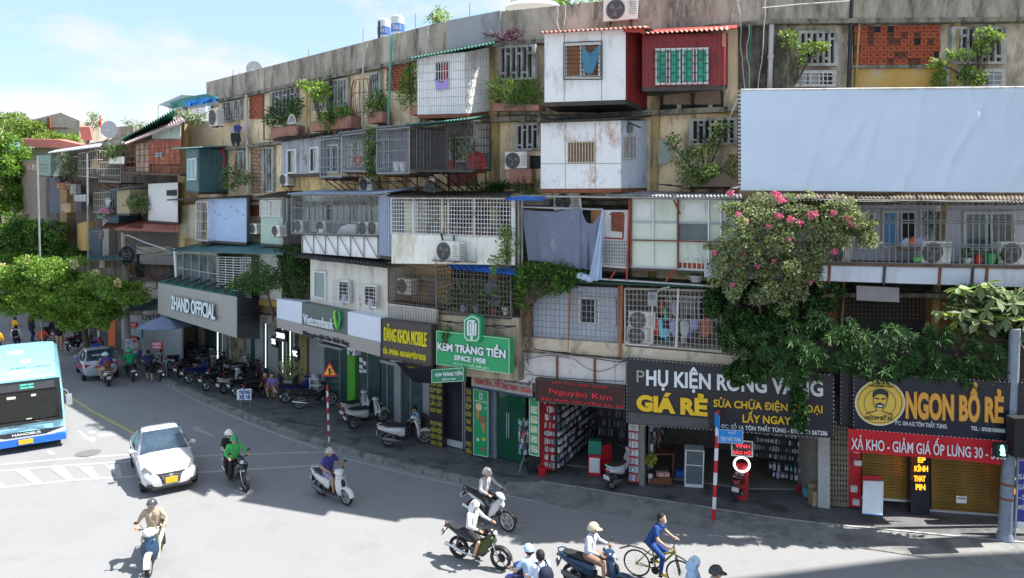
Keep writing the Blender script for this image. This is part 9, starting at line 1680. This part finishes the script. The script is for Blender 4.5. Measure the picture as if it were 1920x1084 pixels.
q=[FG.at(1619,902,.35),FG.at(1657,903,.35),FG.at(1655,967,.85),FG.at(1617,964,.85)];t=T('white_board','blank white board with a blue bottom edge leaning in front of the left shutter','board',q[3]);slab(t,'board',q,FG.n,.04,letw);slab(t,'blue_edge',[bil(q,0,.975)+FG.n*.003,bil(q,1,.975)+FG.n*.003,q[2]+FG.n*.003,q[3]+FG.n*.003],FG.n,.003,pl('edge_blue',(.02,.2,.6),.5));q2=[bil(q,.05,-.08)-FG.n*.2,bil(q,1,-.08)-FG.n*.2,bil(q,1,.1)-FG.n*.2,bil(q,.05,.1)-FG.n*.2];slab(t,'red_backing',q2,FG.n,.05,redp)
def rackf(t):
    m=M();m.tube((0,0,.35),(0,0,1.75),.02,6)
    for k in range(3):a=k*PI*2/3;m.tube((0,0,.4),(.3*math.cos(a),.3*math.sin(a),0),.014,5)
    B(m,'stand',steel_m,t,local=True)
    for j in range(6):
        for k in range(5):a=k*2*PI/5+.3*j;bx(t,'packet',PC[(j*3+k*5)%10],(.16*math.cos(a),.16*math.sin(a),.65+.2*j),(.1,.03,.16),a+PI/2)
prop('revolving rack of small accessories on a tripod in front of the green glass door','spinner_rack','display rack',982,880,rackf)
def chairf(t):
    bx(t,'seat',rp,(0,0,.43),(.42,.42,.04));bx(t,'backrest',rp,(0,.2,.7),(.42,.04,.5),rx=-.15)
    for sx in(-1,1):
        for sy in(-1,1):bx(t,'leg',rp,(sx*.18,sy*.18,.21),(.05,.05,.42))
prop('red plastic chair inside the shop under the red LED board','plastic_chair','chair',1141,890,chairf,.4)
def caseq(t):
    bx(t,'cabinet',letw,(0,0,.05),(.55,.5,.1));bx(t,'lower_goods',mt('case_goods',(.35,.37,.4),.5,var=.8,scale=14),(0,0,.42),(.48,.4,.3));bx(t,'middle_shelf',letw,(0,0,.72),(.55,.5,.03));bx(t,'upper_goods',mt('case_goods',(.35,.37,.4),.5,var=.8,scale=14),(0,0,.82),(.45,.35,.12));m=M()
    for sx in(-1,1):
        for sy in(-1,1):m.box((sx*.27,sy*.24,.6),(.035,.035,1.2))
    m.box((0,0,1.2),(.57,.52,.03));B(m,'frame',letw,t,local=True);bx(t,'glass',mt('case_glass',(.3,.36,.38),.05,alpha=.35),(0,-.245,.66),(.5,.008,1.1))
prop('white framed glass display case inside the black-signed shop','display_case','display case',1300,908,caseq,-.2)
prop('white and red promotion stand with a green top under the red LED board','promotion_stand','stand',1115,889,lambda t:(bx(t,'red_base',redp,(0,0,.35),(.42,.3,.7)),bx(t,'white_front',letw,(0,-.155,.36),(.34,.01,.5)),bx(t,'green_top',pl('case_green',(.02,.2,.15),.4),(0,0,.95),(.42,.3,.45))),-.2)
prop('low brown altar table with yellow flowers and small boxes','altar_table','table',1236,905,lambda t:(bx(t,'table',mt('brown_wood',(.16,.06,.03),.6),(0,0,.12),(.7,.4,.22)),bx(t,'desk_top',mt('brown_wood',(.16,.06,.03),.6),(.1,.5,.85),(.9,.5,.05)),bx(t,'desk_side',mt('brown_wood',(.16,.06,.03),.6),(.5,.5,.42),(.05,.5,.85)),bx(t,'boxes',mt('altar_boxes',(.5,.3,.25),.6,var=.8,scale=12),(.1,0,.3),(.4,.2,.14))))
t=T('vase','white vase with yellow flowers beside the altar table','vase',g(1219,905,.2));cyl(t,'vase',letw,.05,.08,0,.28);leafobj('flowers',[leafcloud([(ROOT[t.name]+V((0,0,.75)),(.16,.14,.2))],160,.08,.05,5)],[pl('yellow_flower',(.7,.55,.02),.7),LG1],t)
prop('blue plastic stool on the shop floor beside the glass case','stool','stool',1272,896,lambda t:(bx(t,'seat',pl('stool_blue',(.05,.15,.55),.4),(0,0,.25),(.3,.3,.04)),bx(t,'legs',pl('stool_blue',(.05,.15,.55),.4),(0,0,.12),(.24,.24,.23))))
q=FB.q((1371,823,854,1412,827,857),-.5);t=T('led_sign','red LED sign in a silver frame hanging behind the street name plate','LED sign',q[3]);slab(t,'panel',q,FB.n,.1,sblack);m=M();m.rim([p_+FB.n*.002 for p_ in q],.04,.03,FB.n);B(m,'frame',alu_m,t);text(t,'VINH',FB,[(1379,832),(1406,834),(1406,841),(1379,839)],-.49,mt('led_red',(.9,.05,.08),.5,emis=.8),.01,.0);text(t,'BẢO HỘ',FB,[(1375,845),(1408,847),(1408,853),(1375,851)],-.49,mt('led_red',(.9,.05,.08),.5,emis=.8),.01,.0)
t=T('ring_light','glowing white ring light on a red stand behind the maroon scooter','ring light',g(1393,915,.2));c=FB.at(1391,871,.0);m=M();m.loft([[c+(FB.d*math.cos(a*PI/12)+V((0,0,math.sin(a*PI/12))))*(.22+.03*math.cos(k*PI/3))+FB.n*.03*math.sin(k*PI/3)for k in range(6)]for a in range(24)],closed=True);B(m,'ring',mt('ring_glow',(.95,.95,.92),.4,emis=1.6),t,smooth=60);m=M();m.box(c-V((0,0,.7))-FB.n*.15,(.35,.25,1.3));B(m,'stand',redp,t)
def flowf(t):cyl(t,'bucket',letw,.17,.23,0,.5,14);cyl(t,'red_band',rp,.19,.22,.12,.3,14)
t=prop('white and red bucket of long stems and yellow flowers left of the bank','flower_bucket','flower bucket',541,733,flowf,z=PZ);R0=ROOT[t.name];leafobj('flowers',[leafcloud([(R0+V((.05,0,1.3)),(.3,.25,.5)),(R0+V((.1,0,.9)),(.2,.2,.4))],700,.1,.04,6)],[LY,LG1,lf('mimosa',(.5,.45,.05))],t,kind='stuff');m=M()
for k in range(46):a=r2.uniform(0,2*PI);e=r2.uniform(.3,1.0);m.tube(R0+V((0,0,.4)),R0+V((1.0*e*math.cos(a),.6*e*math.sin(a),1.55-.3*e)),.012,3)
B(m,'stems',mt('dry_stem',(.5,.47,.32),.8),t)
t=prop('white wire shelf with cups between the flower bucket and the bank','shelf','shelf',594,752,lambda t:[bx(t,'shelf_board',letw,(0,0,.1+.32*k),(.5,.35,.03))for k in range(4)]+[bx(t,'post',letw,(sx*.24,sy*.16,.55),(.03,.03,1.1))for sx in(-1,1)for sy in(-1,1)]+[bx(t,'jar',PC[k],(-.15+.12*k,0,1.16),(.09,.09,.18))for k in range(4)],-.5,PZ)
bush('vine','leafy green vine spilling below the tarpaulin between the two caged wings','vine',[(FB,x,y,o,(rx,.35,rz))for x,y,o,rx,rz in((990,512,1.5,.45,.3),(1020,508,1.5,.5,.25),(1050,508,1.5,.5,.22),(1078,512,1.4,.35,.2),(1000,535,1.3,.5,.35),(1040,535,1.4,.45,.3),(985,555,1.2,.3,.4),(978,520,1.2,.3,.4),(1060,530,1.4,.35,.25))],3400,.17,.04,[LG2,LG1,LG3,LD1],101,wts=[3,2,2,2])
t=T('dry_vine','dry brown vine stems hanging down the pier right of the dark cage','vine',FB.at(980,680,1.0));m=M();r2=random.Random(6)
for k in range(26):x=976+r2.uniform(0,22);y1=r2.uniform(590,690);m.path([FB.at(x+r2.uniform(-3,3),545+(y1-545)*i/6,1.0+r2.uniform(0,.15))for i in range(7)],.012,3)
B(m,'stems',mt('dry_vine_stem',(.17,.11,.07),.9),t)
bush('vine','small climbing plant at the right end of the cream balcony','vine',[(FM,950,435,1.6,(.25,.2,.3)),(FM,955,460,1.6,(.35,.2,.4)),(FM,948,482,1.6,(.22,.2,.25)),(FM,928,495,1.6,(.2,.15,.25))],620,.10,.055,[LG1,LG2,LS],102)
bush('weed','small weed growing on top of the green ice cream sign','weed',[(FM,838,622,1.5,(.2,.15,.2)),(FM,832,637,1.55,(.12,.1,.2))],180,.09,.05,[LG2,LG3],103)
bush('grass_clump','tuft of weeds at the foot of the black cage balcony ledge','weed',[(FM,905,352,.4,(.5,.2,.15)),(FB,985,352,.5,(.4,.2,.3))],420,.2,.03,[LG2,LG3,LO],104,up=.7)
# loose cable runs on the facade
for k,(fr,a,b,sg,off,lb)in enumerate(((FA,(520,470),(727,500),5,1.7,'sagging black cable along the dark canopy above the white house front'),(FM,(819,600),(968,612),7,1.25,'sagging black cable under the dark cage balcony'),(FB,(1000,655),(1372,690),6,1.15,'black cable sagging along the cream concrete ledge'),(FA,(600,336),(768,340),6,1.0,'black cable below the row of wire cages'),(FC,(1440,372),(1900,377),3,1.65,'black cable along the roof edge of the long window cage'),(FB,(1230,345),(1385,352),5,.5,'black cable above the glazed balcony roof'),(FB,(925,215),(1212,212),6,1.4,'black cable sagging between the two white box rooms'),(FA,(494,262),(768,232),6,.8,'black cable running under the pink planters'))):
    for j in range(3):m=M();m.path([fr.at(a[0]+(b[0]-a[0])*i/12,a[1]+(b[1]-a[1])*i/12+(sg*(.5+.5*j))*math.sin(PI*i/12)*abs(math.sin(2.2*PI*i/12+j)),off+.02*j)for i in range(13)],.012,4);S(m,'facade_cable',wire_m,lb+(', top strand',', middle strand',', lowest strand')[j],'cable','cable runs along the facade')
for x,y,lb in((912,300,'grey meter box on the yellow pilaster beside the black cage'),(1224,560,'grey meter box beside the laundry cage'),(573,300,'small grey meter box at the left cages')):
    fr=FM if x==912 else FB if x>1000 else FA;c=fr.at(x,y,.3 if x!=1224 else 1.05);t=T('meter_box',lb,'meter box',c);m=M();m.box(c,(.28,.16,.4),fr.rz);B(m,'box',steel_m,t);m=M();m.box(c+fr.n*.09+V((0,0,.05)),(.16,.01,.14),fr.rz);B(m,'dial_window',glass_m,t)
# building across the side street, out of frame to the right: it casts the broad shadow at the lower right
m=M();m.prism([(20,15.3,0),(30,17.5,0),(32,8,0),(22,6,0)],(0,0,30));t=T('side_street_building','tall plastered building across the side street to the right','building',(26,10,0));B(m,'wall',cream_m,t)
for k in range(8):
    for j in range(4):m=M();a=V((20+.9*0,16.9,0));u=(j+.5)/4;c=V((20+2*u,15.3-9.5*u,2.2+3.6*k));dd=V((2,-9.5,0)).normalized();nn=V((dd.y,-dd.x,0));m.prism([c+dd*.7+nn*.03,c-dd*.7+nn*.03,c-dd*.7+nn*.03+V((0,0,1.5)),c+dd*.7+nn*.03+V((0,0,1.5))],nn*.05);B(m,'window',glass_m,t)
